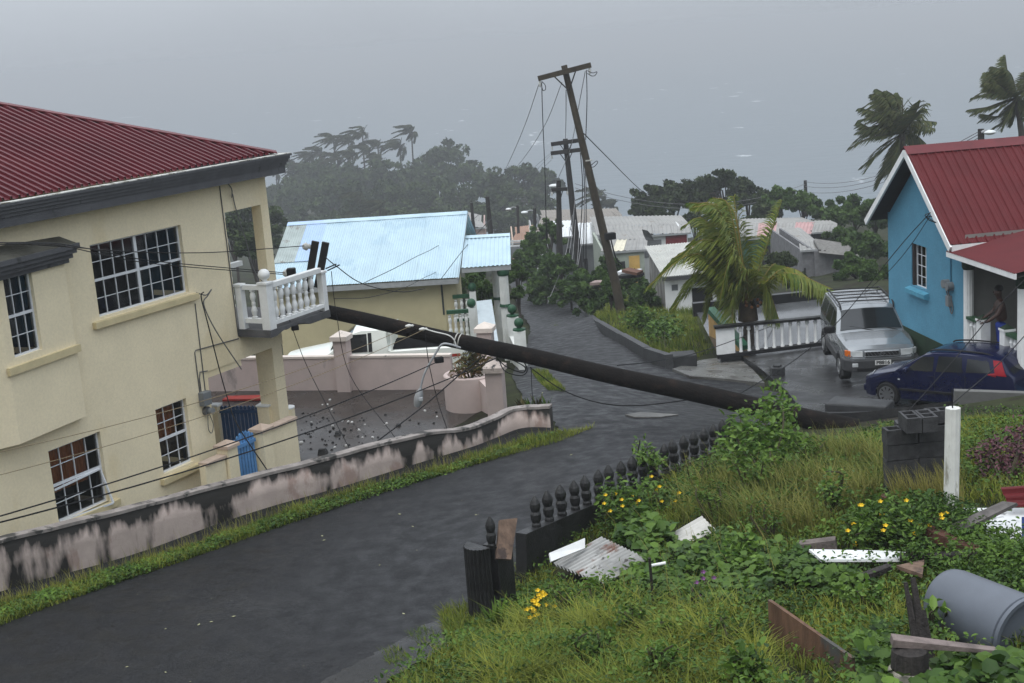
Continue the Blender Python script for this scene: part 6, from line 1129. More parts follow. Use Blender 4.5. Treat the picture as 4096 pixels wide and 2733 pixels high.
rown = ['top row', 'upper row', 'second row', 'middle row', 'lower row', 'lowest row']
for i, (x, y, Y, r) in enumerate(hl):
    tree('%s tree in the hazy headland wood, number %d along from the cream eave' % (pos[i % 10], i + 1) if False else '%s headland tree %s' % (pos[i % 10], ('crowning the hill' if i == 0 else 'behind the cream porch post' if x < 1080 else 'above the left half of the blue roof' if x < 1400 else 'above the middle of the blue roof' if x < 1700 else 'above the right end of the blue roof' if x < 1900 else 'left of the standing poles') + (', upper tier' if y < 790 else ', middle tier' if y < 870 else ', lower tier')), x, y, Y * (KF if Y > 130 else 1), r * 1.05, leaf_far, 3200, 34, .62 * Y / 200 * (KF if Y > 130 else 1) + .06, .8, seed=i)
# right-hand slope
rs = [(2600, 830, 118, 80, leaf_dk, 'dark windswept tree leaning left beside the distant sea'), (2690, 800, 118, 95, leaf_dk, 'dark windswept tree with a ragged top right of the leaning pole'), (2790, 790, 112, 110, leaf_dk, 'tall dark tree above the maroon-panelled house'), (2900, 760, 110, 105, leaf_dk, 'highest dark tree behind the young palm'), (2990, 800, 106, 90, leaf_dk, 'dark tree right of the highest one'), (3120, 810, 100, 75, leaf_md, 'open-branched tree before the distant pole'), (3215, 820, 98, 75, leaf_md, 'ragged tree under the distant pole'), (3060, 870, 100, 70, leaf_dk, 'dark shrub behind the pink roof'), (3330, 870, 95, 90, leaf_md, 'bushy tree above the small lean-to'), (3420, 860, 88, 90, leaf_md, 'leafy tree left of the blue gable'), (3500, 880, 82, 90, leaf_md, 'green tree touching the blue gable eave'), (3380, 960, 82, 80, leaf_md, 'shrubby tree behind the collapsed roof'), (3480, 1000, 72, 95, leaf_md, 'dense green shrub beside the blue wall'), (3420, 1090, 62, 85, leaf_md, 'low green shrub behind the SUV roof'), (3520, 1120, 58, 70, leaf_md, 'shrub wedged between SUV and blue house'), (3130, 1050, 66, 60, leaf_dk, 'dark shrub right of the young palm'), (3180, 1130, 58, 50, leaf_dk, 'small dark shrub below the block house'), (2780, 900, 100, 60, leaf_dk, 'dark low tree behind the shed'), (2650, 880, 100, 60, leaf_dk, 'dark low shrub above the long grey roof')]
for i, (x, y, Y, r, m_, lab) in enumerate(rs): tree(lab, x, y, Y, r, m_, 3600, 34, .14 + .0022 * Y, .8, group='trees on the right-hand slope', wind=.5 if x < 2750 else .2, seed=i)
# roadside hedge and trees down the road
hg = [(2150, 1060, 76, 75, 'hedge shrub at the far bend of the road'), (2200, 1115, 72, 66, 'broad hedge shrub below the short-armed pole'), (2280, 1165, 66, 60, 'hedge shrub at the foot of the slack wires'), (2180, 1150, 72, 60, 'low hedge shrub leaning over the far road'), (2130, 990, 84, 60, 'tall hedge shrub near the white rails'), (2195, 930, 86, 62, 'rounded tree left of the short-armed pole'), (2330, 1125, 66, 48, 'dense shrub behind the leaning pole foot'), (2400, 1115, 62, 42, 'leafy shrub just right of the leaning pole'), (2340, 1190, 60, 60, 'ragged shrub at the verge beside slack wires'), (2440, 1060, 66, 36, 'small tree before the yellow wall'), (2520, 1130, 62, 50, 'green shrub left of the plank shed'), (2250, 1065, 70, 52, 'shrub behind the short-armed pole'), (2100, 1040, 82, 45, 'small shrub on the far road edge'), (2440, 1180, 58, 60, 'grassy shrub by the leaning pole base'), (2570, 1190, 56, 55, 'low shrub against the plank shed wall')]
for i, (x, y, Y, r, lab) in enumerate(hg): tree(lab, x, y, Y, r, leaf_md, 2600, 34, .26, 1.0, 'roadside_shrub', 'roadside hedge', .1, seed=i + 50, flat=1.0, wide=1.25)
for i, (x, y, Y, r, lab) in enumerate([(1900, 1130, 52, 60, 'leafy shrub seen under the small blue porch roof'), (1960, 1180, 49, 50, 'dark shrub behind the white porch columns'), (2068, 1110, 56, 45, 'tree right of the small blue porch'), (2075, 1180, 54, 35, 'shrub between porch column and road'), (1850, 1150, 55, 45, 'shrub behind the corner of the blue-roofed house')]): tree(lab, x, y, Y, r, leaf_md, 1400, 18, .22, 1.0, 'garden_shrub', 'shrubs by the blue-roofed house', .05, seed=i + 80)

# ================================================================ GRASS, WEEDS AND FOREGROUND
grass_m = M('grass_blades', (.052, .095, .011), .55, .3, 3, spec=.15, tint=(.27, .285, .045), trans=.28); straw_m = M('straw_grass', (.075, .115, .018), .65, .25, 3, spec=.15, tint=(.30, .27, .08), trans=.25); weed_m = M('weed_leaves', (.026, .062, .009), .5, .3, 3, spec=.22, tint=(.115, .20, .026), trans=.22); shrub_m = M('shrub_leaves', (.045, .105, .014), .45, .3, 3, spec=.28, tint=(.16, .26, .04), trans=.3); yellow_f = M('yellow_petals', (.70, .46, .02), .6, .1); purple_f = M('purple_petals', (.16, .06, .17), .7, .2); purple_l = M('purple_leaves', (.045, .018, .024), .6, .3, 3, tint=(.13, .05, .06))
def inpoly(P, poly):
    x, y = P[:, 0], P[:, 1]; r = np.zeros(len(P), bool); j = len(poly) - 1
    for i in range(len(poly)):
        xi, yi, xj, yj = *poly[i], *poly[j]; c_ = ((yi > y) != (yj > y)) & (x < (xj - xi) * (y - yi) / (yj - yi + 1e-12) + xi); r ^= c_; j = i
    return r
def scatter(pxpoly, n, rng, dens=None):
    poly = [tuple(ong(*p)[:2]) if len(p) == 2 else (p[0], p[1]) for p in pxpoly]; A_ = np.array(poly); lo, hi = A_.min(0), A_.max(0); out = []
    k = 0
    while k < n:
        Q = rng.uniform(lo, hi, (max(n, 1000) * 2, 2)); Q = Q[inpoly(Q, poly)]
        if dens is not None: Q = Q[rng.uniform(size=len(Q)) < dens(Q)]
        for ex_ in EXCL:
            Q = Q[~(inpoly(Q, ex_) & (rng.uniform(size=len(Q)) < .93))]
        out.append(Q); k += len(Q)
        if not len(Q): break
    return np.concatenate(out)[:n]
def blades(name, Q, h0, h1_, w, mat, label, lean=.45, straw=.3, wind=-.25, dz=0., seed=1, clump=None, z=None):
    rng = np.random.default_rng(seed); n = len(Q); Z = (H(Q[:, 0], Q[:, 1]) if z is None else np.full(n, z)) + dz; h = rng.uniform(h0, h1_, n)
    if clump: h *= .55 + .75 * np.clip(.5 + .5 * bump2(Q[:, 0], Q[:, 1], clump, seed), 0, 1)
    a = rng.uniform(0, 2 * np.pi, n); L = np.stack([np.cos(a), np.sin(a), np.zeros(n)], 1); W_ = np.stack([-np.sin(a), np.cos(a), np.zeros(n)], 1) * (w * rng.uniform(.6, 1.3, n) / 2)[:, None]; B = np.c_[Q, Z - .02]
    ln = lean * rng.uniform(.2, 1.3, n); D1 = np.c_[L[:, 0] * ln * .35 + wind * .2, L[:, 1] * ln * .35, np.ones(n)] * (h * .55)[:, None]; D2 = np.c_[L[:, 0] * ln * 1.1 + wind, L[:, 1] * ln * 1.1, np.ones(n) * .75] * (h * .45)[:, None]
    M1 = B + D1; T_ = M1 + D2; V = np.stack([B - W_, B + W_, M1 + W_ * .8, M1 - W_ * .8, T_ + W_ * .12, T_ - W_ * .12], 1).reshape(-1, 3); i = np.arange(n)[:, None] * 6; F = np.concatenate([i + [0, 1, 2, 3], i + [3, 2, 4, 5]])
    tone = np.clip(straw + .35 * bump2(Q[:, 0], Q[:, 1], 1.1, seed + 2) + rng.normal(0, .22, n), 0, 1); o = raw(name, V, F, mat, loc=(*Q.mean(0), Z.min()), attr=np.repeat(tone, 6)); return struct(o, 'stuff', label)
def cover(name, Q, h0, h1_, size, mat, label, seed=1, up=.75, asp=.7, dz=0.):
    rng = np.random.default_rng(seed); P = np.c_[Q, H(Q[:, 0], Q[:, 1]) + dz + rng.uniform(h0, h1_, len(Q)) * (.5 + .6 * np.clip(.5 + .5 * bump2(Q[:, 0], Q[:, 1], 1.7, seed), 0, 1))]; V, F = leaves6(P, size, rng, up, asp); tone = np.clip(.35 + .4 * bump2(Q[:, 0], Q[:, 1], 2.0, seed) + rng.normal(0, .25, len(Q)), 0, 1); o = raw(name, V, F, mat, loc=(*Q.mean(0), P[:, 2].min()), attr=np.repeat(tone, 6)); return struct(o, 'stuff', label)
def leaves6(P, size, rng, up=.75, asp=.7):
    """six-sided leaves (two quads folded along the midrib), mostly facing up"""
    n = len(P); a = rng.uniform(0, 2 * np.pi, n); el = rng.normal(.05, .45, n); d = np.stack([np.cos(a) * np.cos(el), np.sin(a) * np.cos(el), np.sin(el)], 1); N_ = rng.normal(size=(n, 3)) * (1 - up); N_[:, 2] += 1; N_ -= d * (N_ * d).sum(1, keepdims=True); N_ /= np.linalg.norm(N_, axis=1, keepdims=True); e = np.cross(d, N_); s = (size * rng.uniform(.55, 1.35, n))[:, None]
    V = np.stack([P, P + (d * .3 + e * asp * .5 + N_ * .10) * s, P + (d * .72 + e * asp * .42 + N_ * .06) * s, P + d * s * 1.0 - N_ * s * .12, P + (d * .72 - e * asp * .42 + N_ * .06) * s, P + (d * .3 - e * asp * .5 + N_ * .10) * s], 1).reshape(-1, 3); i = np.arange(n)[:, None] * 6
    return V, np.concatenate([i + [0, 1, 2, 3], i + [0, 3, 4, 5]])
rg = np.random.default_rng(21)
EXCL = [[tuple(ong(*p)[:2]) for p in q] for q in ([(3060, 2590), (3420, 2840), (3420, 3000), (3060, 2700)], [(2205, 2250), (2415, 2150), (2600, 2240), (2600, 2300), (2412, 2410), (2215, 2340)], [(2680, 2130), (2808, 2060), (2870, 2120), (2860, 2190), (2735, 2240)], [(3230, 2200), (3800, 2225), (3800, 2290), (3280, 2300)], [(3560, 2700), (3770, 2700), (3780, 3000), (3540, 3000)], [(3560, 1975), (3780, 1975), (3780, 2025), (3560, 2025)], [(3840, 2020), (4200, 2020), (4200, 2250), (3960, 2190)], [(3720, 2500), (4150, 2640), (4150, 2720), (3760, 2590)])]
lot = [(1985, 2520), (2085, 2230), (2400, 2075), (2660, 1935), (2880, 1830), (3020, 1800), (3300, 1790), (3430, 1765), (3560, 1725), (3800, 1695), (4250, 1690), (4250, 2950), (1300, 2950), (1620, 2720), (1800, 2600)]
blades('lawn_grass', scatter(lot, 60000, rg), .08, .24, .013, grass_m, 'thick wet grass covering the overgrown lot', 1.2, .46, -.1, seed=3, clump=1.4)
tall = [(2700, 2040), (2900, 1960), (3050, 1900), (3300, 1850), (3520, 1830), (3560, 1990), (3300, 2140), (2950, 2160), (2750, 2140)]
blades('tall_grass', scatter(tall, 6500, rg, lambda Q: .25 + .75 * (bump2(Q[:, 0], Q[:, 1], 2.2, 4) > .05)), .22, .62, .010, straw_m, 'tall straw-coloured grass tussocks beside the block stack', 1.0, .30, -.3, seed=5, clump=1.9)
blades('tall_grass', scatter([(2150, 2500), (3000, 2480), (3100, 2800), (2000, 2900), (1900, 2650)], 9000, rg, lambda Q: .15 + .85 * (bump2(Q[:, 0], Q[:, 1], 2.4, 9) > .1)), .16, .40, .011, grass_m, 'longer arching grass in the near foreground', 1.7, .5, -.08, seed=8, clump=2.1)
blades('tall_grass', scatter([(3600, 1990), (3830, 1990), (3860, 2080), (3560, 2060)], 900, rg), .3, .7, .01, straw_m, 'straw-coloured grass at the foot of the white post', .4, .8, -.2, seed=9)
blades('bank_grass', scatter([(3430, 1800), (3560, 1735), (3900, 1700), (4200, 1690), (4200, 1860), (3870, 1900), (3560, 1860)], 9000, rg), .10, .28, .013, grass_m, 'yellow-green grass on the bank below the dark blue car', .6, .6, -.25, seed=11, clump=1.7)
blades('verge_grass', scatter([(-500, 2625), (0, 2425), (566, 2252), (1091, 2075), (1500, 1948), (1743, 1880), (1980, 1795), (2205, 1745), (2385, 1715), (2240, 1775), (1900, 1868), (1500, 1990), (1000, 2160), (520, 2325), (0, 2515), (-500, 2700)], 26000, rg), .07, .20, .013, grass_m, 'bright green grass verge between the mouldy wall and the road', .8, .40, -.1, seed=13, clump=2.3)
cover('verge_weeds', scatter([(0, 2440), (566, 2265), (1091, 2088), (1743, 1890), (2300, 1735), (1900, 1868), (1000, 2155), (0, 2505)], 9000, rg), .03, .14, .05, weed_m, 'small leafy weeds mixed in the roadside verge', 15)
blades('verge_stalks', scatter([(0, 2425), (566, 2252), (1091, 2075), (1743, 1880), (2205, 1750), (1743, 1900), (1091, 2095), (0, 2450)], 900, rg), .22, .42, .006, straw_m, 'thin seed stalks rising from the roadside verge', .5, .8, -.1, seed=17)
cover('broadleaf_cover', scatter([(2450, 2330), (2560, 2230), (2900, 2190), (3250, 2270), (3480, 2360), (3380, 2440), (3100, 2380), (3020, 2480), (2850, 2480), (2600, 2430)], 3800, rg), .05, .32, .10, weed_m, 'broad rounded leaves of creeping weeds', 19, .8, .85)
cover('broadleaf_cover', scatter([(2480, 2180), (2560, 2100), (2700, 2220), (2600, 2300)], 800, rg), .12, .40, .16, weed_m, 'broad leaves growing around the corrugated sheets', 23, .8, .85)
cover('broadleaf_cover', scatter([(3440, 2640), (3540, 2560), (3560, 2700), (3860, 2700), (4150, 2700), (4150, 2900), (3430, 2900)], 1700, rg), .05, .24, .13, weed_m, 'broad leafy weeds in the bottom right corner', 25, .8, .85)
cover('small_weeds', scatter([p for p in lot], 34000, rg, lambda Q: .2 + .8 * (bump2(Q[:, 0], Q[:, 1], 1.6, 2) > -.1)), .04, .34, .055, weed_m, 'small-leaved weeds spread over the lot', 27, .5, .5)
cover('small_weeds', scatter([(3420, 2110), (3700, 2060), (4150, 2230), (4150, 2420), (3900, 2360), (3450, 2280)], 9000, rg), .05, .45, .06, weed_m, 'leafy weeds among the broken boards', 29, .4, .45)
blades('slope_grass', scatter([(2325, 1235), (2470, 1190), (2620, 1235), (2860, 1258), (2872, 1405), (2700, 1455), (2590, 1420), (2410, 1310)], 16000, rg), .12, .42, .022, grass_m, 'bright rain-wet grass on the verge beyond the road', .6, .35, -.2, seed=31, clump=1.2)
blades('road_edge_grass', scatter([(2190, 1255), (2222, 1262), (2235, 1320), (2205, 1310)], 1500, rg), .1, .28, .02, grass_m, 'small grass patch at the left road edge far down', .6, .3, seed=33)
blades('road_edge_grass', scatter([(2125, 1490), (2190, 1490), (2265, 1575), (2190, 1565)], 3000, rg), .06, .2, .015, grass_m, 'grass patch at the road edge beside the mouldy capped pillar', .6, .3, seed=35)
blades('hill_grass', scatter([(2330, 1200), (2330, 1120), (2580, 1120), (2640, 1240), (2480, 1230)], 7000, rg), .3, .8, .05, grass_m, 'rank grass around the leaning pole', .6, .35, seed=36, clump=1.)
blades('tuft_grass', scatter([(1630, 2540), (1720, 2520), (1760, 2560), (1680, 2600)], 260, rg), .06, .16, .012, grass_m, 'grass tufts in the broken road edge', .8, .3, seed=37); blades('tuft_grass', scatter([(1520, 2620), (1600, 2600), (1640, 2650), (1560, 2680)], 260, rg), .06, .16, .012, grass_m, 'grass tufts nearest the bottom edge of the road', .8, .3, seed=38); blades('tuft_grass', scatter([(1760, 2460), (1880, 2440), (1990, 2500), (1900, 2620), (1800, 2600)], 2200, rg), .08, .26, .012, grass_m, 'grass spilling round the fluted pier', .8, .4, seed=39)
struct(strip('gutter_slab', [((1230, 2790), (1420, 2830)), ((1480, 2640), (1620, 2700)), ((1700, 2520), (1830, 2570)), ((1850, 2440), (1930, 2480))], M('wet_gutter_concrete', (.026, .026, .027), .3, .4, 2.5, bump=.3, rvar=.15, stain=((.018, .018, .018), .5, 1.2, (1, 1, 1))), .05, 5, 8, edge=.06), label='broken wet concrete gutter along the road edge')

blades('dry_stalks', scatter([(2450, 2100), (2900, 1850), (3400, 1800), (3560, 2000), (3300, 2250), (3000, 2500), (2300, 2560)], 420, rg), .3, .75, .007, straw_m, 'dry straw stalks standing above the weeds', .5, .85, -.25, seed=61)

# --- shrubs (each with stems and leaves)
stem_m = M('green_brown_stem', (.05, .045, .022), .8)
def shrub(label, base, stems, mat, leaf, nper, name='leafy_shrub', cat='shrub', flowers=0, fm=None, spread=.16, seed=0, asp=.45, up=.3):
    """stems: list of photo-pixel chains ending in tips, with depth"""
    rng = np.random.default_rng(seed); bp = np.asarray(base, float); t = thing(name, label, cat, bp); b = MB(); P = []; tips = []
    for s_ in stems:
        e = at(*s_); m_ = bp + (e - bp) * .55 + rng.normal(0, .06, 3) + [0, 0, .08]; S = spline([bp, m_, e], 6); b.tube(S, [.016 * (1 - .75 * i / len(S)) + .003 for i in range(len(S))], 5); tips.append(e)
        for k in range(nper):
            u = rng.uniform(.3, 1.03); p = np.array([np.interp(u, np.linspace(0, 1, len(S)), [q[j] for q in S]) for j in range(3)]); P.append(p + rng.normal(0, spread * (1.1 - .7 * u), 3))
    b.build('stems', stem_m, t, smooth=True); P = np.array(P); V, F = leaves6(P, leaf, rng, up, asp); tone = np.clip(rng.normal(.42, .3, len(P)), 0, 1); lo = raw('leaves', V, F, mat, t, attr=np.repeat(tone, 6)); lo['kind'] = 'stuff'
    for k in range(flowers):
        c = P[rng.integers(len(P))] + [rng.normal(0, .04), -.12, .10]; fb = MB()
        for j in range(5): a = 2 * math.pi * j / 5; d = np.array([math.cos(a), math.sin(a) * .5 - .4, .5 * math.sin(a) + .2]); s2 = np.array([-math.sin(a), .2, math.cos(a) * .6]); fb.add([c, c + d * .020 + s2 * .014, c + d * .036, c + d * .020 - s2 * .014], [(0, 1, 2, 3)])
        fb.build('flower', fm, t)
    return t
gp = lambda x, y: ong(x, y)
shrub('tall bright green shrub standing against the fallen pole', gp(3060, 1960), [(3115, 1545, 20.2), (3070, 1600, 20.3), (3140, 1620, 20.1), (3030, 1640, 20.4), (2960, 1660, 20.2), (2930, 1720, 20), (3000, 1700, 19.8), (3160, 1700, 19.9), (3100, 1690, 19.7), (3220, 1760, 19.6), (3260, 1800, 19.5), (2900, 1790, 20), (3050, 1760, 19.6), (3180, 1800, 19.4), (2950, 1840, 19.8)], shrub_m, .115, 125, seed=3, spread=.18)
shrub('dark green bush below the tall bright shrub', gp(3120, 1990), [(2990, 1800, 19), (3080, 1790, 18.9), (3200, 1790, 18.9), (3280, 1850, 18.8), (2960, 1880, 19), (3150, 1880, 18.6), (3050, 1900, 18.6)], weed_m, .10, 90, seed=5, spread=.18)
shrub('yellow-flowered bush growing through the baluster fence', gp(2520, 2080), [(2420, 1990, 18.6), (2480, 1960, 18.8), (2560, 1940, 19), (2620, 1970, 19), (2660, 2000, 18.9), (2450, 2000, 18.2), (2560, 1990, 18.2), (2640, 2020, 18.4), (2700, 2000, 18.6), (2500, 2060, 17.9), (2600, 2080, 17.9), (2420, 2060, 18)], weed_m, .085, 110, flowers=24, fm=yellow_f, seed=7, spread=.17)
shrub('yellow-green spray of leaves above the middle balusters', gp(2600, 1900), [(2560, 1760, 19.6), (2590, 1790, 19.5), (2620, 1830, 19.6), (2660, 1840, 19.8), (2570, 1830, 19.4)], shrub_m, .08, 60, seed=8, spread=.09)
shrub('yellow-flowered bush among the broken boards', gp(3560, 2150), [(3380, 2090, 15.2), (3440, 2060, 15.2), (3520, 2050, 15.1), (3600, 2060, 15), (3680, 2090, 14.9), (3740, 2110, 14.8), (3480, 2110, 14.7), (3580, 2110, 14.6), (3660, 2150, 14.5), (3420, 2140, 14.8)], weed_m, .075, 130, flowers=20, fm=yellow_f, seed=9, spread=.16)
shrub('dusky purple bush at the right edge below the bank', gp(4020, 1960), [(3930, 1830, 17.5), (3980, 1760, 17.6), (4060, 1730, 17.7), (4100, 1790, 17.5), (3960, 1890, 17.3), (4050, 1860, 17.2), (4120, 1880, 17.2)], purple_l, .07, 170, seed=11, spread=.17)
shrub('spray of yellow flower spikes beside the fluted pier', gp(2130, 2520), [(2140, 2420, 14.6), (2160, 2400, 14.6), (2120, 2450, 14.6), (2190, 2430, 14.7)], weed_m, .07, 40, flowers=24, fm=yellow_f, seed=12, spread=.07)
shrub('small purple-flowered plant in the middle of the lot', gp(2790, 2460), [(2760, 2390, 13.8), (2800, 2350, 13.9), (2830, 2320, 14), (2780, 2370, 13.8), (2740, 2380, 13.8)], weed_m, .05, 50, flowers=8, fm=purple_f, seed=14, spread=.07)
shrub('young seedling with pale leaves in front of the grey bin', gp(3760, 2560), [(3740, 2440, 11.6), (3790, 2450, 11.6), (3760, 2430, 11.6)], shrub_m, .14, 5, seed=15, spread=.03)
shrub('round green bush on the verge across the road', gp(2660, 1400), [(2610, 1290, 46), (2650, 1270, 46), (2690, 1290, 46), (2720, 1320, 45.5), (2640, 1320, 45), (2690, 1340, 45), (2600, 1330, 45.5)], weed_m, .16, 130, seed=17, spread=.32)
shrub('grassy bush left of the round bush on the verge', gp(2560, 1330), [(2520, 1270, 48), (2560, 1250, 48), (2590, 1270, 48), (2550, 1290, 47.5)], weed_m, .16, 130, seed=18, spread=.3)
shrub('reddish green plant filling the round pink planter', (-1.02, 30.75, ZY + .6), [(1850, 1430, 30.6), (1880, 1405, 30.6), (1910, 1400, 30.7), (1940, 1420, 30.7), (1870, 1470, 30.3), (1920, 1470, 30.3), (1830, 1490, 30.4), (1950, 1450, 30.6)], M('reddish_leaves', (.05, .07, .015), .6, .3, 4, tint=(.18, .09, .03)), .16, 60, name='potted_plant', seed=19, spread=.14, asp=.22)
for i, (x, y, hh, mt, lab) in enumerate(((2260, 2500, 130, weed_m, 'leafy weed just right of the fluted pier'), (2430, 2440, 110, shrub_m, 'pale weed below the large corrugated sheet'), (2540, 2560, 120, weed_m, 'leafy weed left of the thin stake foot'), (2690, 2600, 110, shrub_m, 'bright weed left of the plywood sheet'), (2900, 2600, 120, weed_m, 'dark weed left of the plywood sheet top'), (2950, 2290, 120, shrub_m, 'bright weed behind the creeping broad leaves'), (3080, 2180, 140, weed_m, 'tall weed left of the long white board'), (2860, 2110, 150, weed_m, 'dark weed beside the smaller corrugated sheet'), (3330, 2080, 170, shrub_m, 'tall bright weed left of the block stack'), (3000, 2010, 150, weed_m, 'dark weed below the tall bright shrub'), (2800, 1970, 120, weed_m, 'dark weed close behind the baluster fence'), (3480, 2460, 110, shrub_m, 'bright weed left of the splintered timber'), (3930, 2330, 110, weed_m, 'leafy weed above the grey bin'), (4060, 2320, 120, shrub_m, 'bright weed right of the grey bin top'), (3640, 2300, 90, weed_m, 'leafy weed under the end of the white board'), (2360, 2690, 150, weed_m, 'dark weed at the bottom edge of the lot'), (2640, 2740, 150, shrub_m, 'bright weed at the bottom edge of the lot'), (3000, 2780, 160, weed_m, 'tall weed at the bottom edge before the plywood'), (3240, 1900, 120, weed_m, 'dark weed right of the tall bright shrub'))):
    g_ = ong(x, y); rr = np.random.default_rng(i); shrub(lab, g_, [(x + rr.uniform(-75, 75), y - hh * rr.uniform(.6, 1.15), g_[1] + rr.uniform(-.2, .2)) for _ in range(6)], mt, (.06, .085, .05, .07)[i % 4], 46, name='tall_weed', cat='weed', seed=100 + i, spread=.10, asp=(.4, .3, .6)[i % 3])
def rosette(label, base, n, ln, mat, seed, cat='plant'):
    rng = np.random.default_rng(seed); t = thing('sword_leaf_plant', label, cat, base)
    for i in range(n):
        a = rng.uniform(0, 2 * math.pi); o = np.array([math.cos(a), math.sin(a), 0]); L_ = ln * rng.uniform(.6, 1.1); p0 = np.asarray(base) + o * .03; p1 = p0 + (o * .25 + [0, 0, .9]) * L_ * .55; p2 = p1 + (o * .45 + [-.1, 0, .75]) * L_ * .45; w = np.array([-o[1], o[0], 0]) * .03; MB().add([p0 - w, p0 + w, p1 + w * .9, p1 - w * .9, p2], [(0, 1, 2, 3), (3, 2, 4)]).build('leaf', mat, t)
    return t
for i, (x, y) in enumerate(((2085, 1632), (2120, 1634), (2150, 1628), (2185, 1630))): b_ = at(x, y, 27.6 + .1 * i); rosette('%s sword-leaved plant behind the end of the mouldy wall' % ('first', 'second', 'third', 'fourth')[i], b_ - [0, 0, .1], 12, .42, grass_m if i % 2 else M('bronze_leaf', (.07, .06, .018), .5, .3, 4, tint=(.16, .05, .02)), 40 + i)
rosette('arching blade-leaved plant at the foot of the fluted pier', gp(1990, 2540), 26, .55, grass_m, 50)

# --- half-buried baluster fence
fdark = M('black_wet_concrete', (.016, .016, .016), .45, .35, 4, bump=.4, rvar=.15, spec=.35); T0, T1 = at(2075, 2138, 17.2), at(2885, 1786, 22.4)
fc = thing('baluster_fence', 'dark concrete fence of pointed balusters missing its top rail', 'fence', (*((T0 + T1) / 2)[:2], -7.2))
MB().bar(T0 - [0, 0, .5], T1 - [0, 0, .5], .17, 1.0).build('fence_plinth', fdark, fc)
tops = [(467, 535), (540, 505), (610, 475), (685, 450), (750, 420), (815, 390), (878, 363), (945, 340), (1005, 315), (1065, 290), (1125, 265), (1185, 243), (1238, 220), (1293, 197), (1348, 175), (1402, 155), (1455, 135), (1505, 110), (1555, 92)]
fdir = nrm((T1 - T0) * [1, 1, 0]); fn = np.array([-fdir[1], fdir[0], 0]); bmesh_ = None
bp_ = [(.050, 0), (.050, .04), (.040, .06), (.056, .11), (.058, .17), (.042, .205), (.050, .23), (.058, .27), (.055, .31), (.036, .36), (.008, .41)]
for i, (zx, zy) in enumerate(tops):
    d = ray(1800 + zx * .7225, 1600 + zy * .7225); tt = (T0 @ fn) / (d @ fn); p = d * tt; s_ = (p - T0) @ fdir; bz_ = T0[2] + (T1 - T0)[2] * s_ / np.linalg.norm((T1 - T0)[:2]); hgt = max(.3, min(.46, p[2] - bz_)); c = T0 + fdir * s_
    if bmesh_ is None: bmesh_ = MB().lathe([(r * 1.35, z) for r, z in bp_], (0, 0, 0), 8).build('baluster', fdark, fc); bmesh_.location = Vector((c[0], c[1], bz_)) - Vector(WL[fc.name]); WL0 = WL[fc.name]; bmesh_.data.transform(Matrix.Translation(Vector(WL0))); bmesh_.scale[2] = hgt / .4
    else: o = bmesh_.copy(); COL.objects.link(o); o.parent = fc; o.location = Vector((c[0], c[1], bz_)) - Vector(WL0); o.scale[2] = hgt / .4; o.rotation_euler = (random.uniform(-.05, .05), random.uniform(-.05, .05), random.uniform(0, 1))
pb_ = ong(1925, 2490); pt_ = at(1925, 2190, pb_[1]); prt = thing('fence_pier', 'dark half-round fluted concrete pier ending the fence', 'pillar', pb_); b = MB(); v = []
for z in (pb_[2] - .3, pt_[2]):
    for k in range(49): t = math.pi * k / 48 + math.pi * .75; rr_ = .20 * (1 if (k // 2) % 2 else .92); v.append((pb_[0] + .05 + rr_ * math.cos(t), pb_[1] + .1 + rr_ * math.sin(t), z))
b.add(v, [(k, k + 1, 50 + k, 49 + k) for k in range(48)] + [tuple(range(49, 98))]); b.build('pier_shaft', fdark, prt); MB(frame((pb_[0] + .22, pb_[1] + .12, 0), fdir)).box(-.05, .28, -.1, .12, pb_[2] - .3, pt_[2] - .02).build('pier_block', fdark, prt)
c = at(1968, 2190, pb_[1] + .1); MB().lathe([(r * 1.15, z) for r, z in bp_], tuple(c), 8).build('pier_baluster', fdark, prt)
old = M('weathered_brown_board', (.13, .085, .06), .75, .35, 5, stretch=(2, 2, .5), bump=.3, stain=((.05, .035, .03), .4, 4, (1, 1, 1))); dkw = M('dark_rotten_timber', (.030, .026, .024), .85, .4, 6, stretch=(4, 4, .3), bump=.8, bscale=25); rust = M('rusty_brown_beam', (.075, .032, .020), .75, .35, 5, bump=.3)
def slabq(name, label, cat, q, th, mat, bevel=0., parent=None):
    P = [np.asarray(p, float) for p in q]; n_ = nrm(np.cross(P[1] - P[0], P[-1] - P[0])); n_ = -n_ if n_ @ FW > 0 else n_; return tag(MB().prism([p - n_ * th for p in P], n_ * th).build(name, mat, bevel=bevel), label, cat)
Yp = pb_[1]
slabq('brown_board', 'weathered brown board standing against the fluted pier', 'board', [at(2000, 2080, Yp + .25), at(2070, 2072, Yp + .35), at(2045, 2238, Yp - .02), at(1985, 2235, Yp - .08)], .05, old)
# corrugated sheets
zinc = M('rusted_zinc_sheet', (.30, .30, .29), .5, .25, 3, stain=[((.13, .06, .04), .38, 2.0, (1, 1, 1)), ((.06, .055, .05), .3, 5, (1, 1, 1))]); zinc2 = M('pale_zinc_sheet', (.42, .41, .38), .5, .15, 3, stain=((.2, .18, .16), .3, 3, (1, 1, 1)))
def gq(x, y, dz): return ong(x, y, dz)
b = MB(); corr(b, gq(2215, 2258, .22), gq(2412, 2336, .12), gq(2590, 2238, .20), gq(2408, 2152, .32), .11, .032); tag(b.build('corrugated_sheet', zinc), 'large rusty corrugated sheet lying near the baluster fence', 'metal sheet')
b = MB(); corr(b, gq(2685, 2138, .22), gq(2735, 2178, .2), gq(2865, 2122, .25), gq(2808, 2066, .3), .11, .02); tag(b.build('corrugated_sheet', zinc2), 'smaller pale corrugated sheet half hidden in the grass', 'metal sheet')
slabq('white_board', 'short white board behind the large corrugated sheet', 'board', [at(2198, 2212, 16.6), at(2340, 2152, 17), at(2340, 2192, 16.9), at(2205, 2246, 16.5)], .03, white)
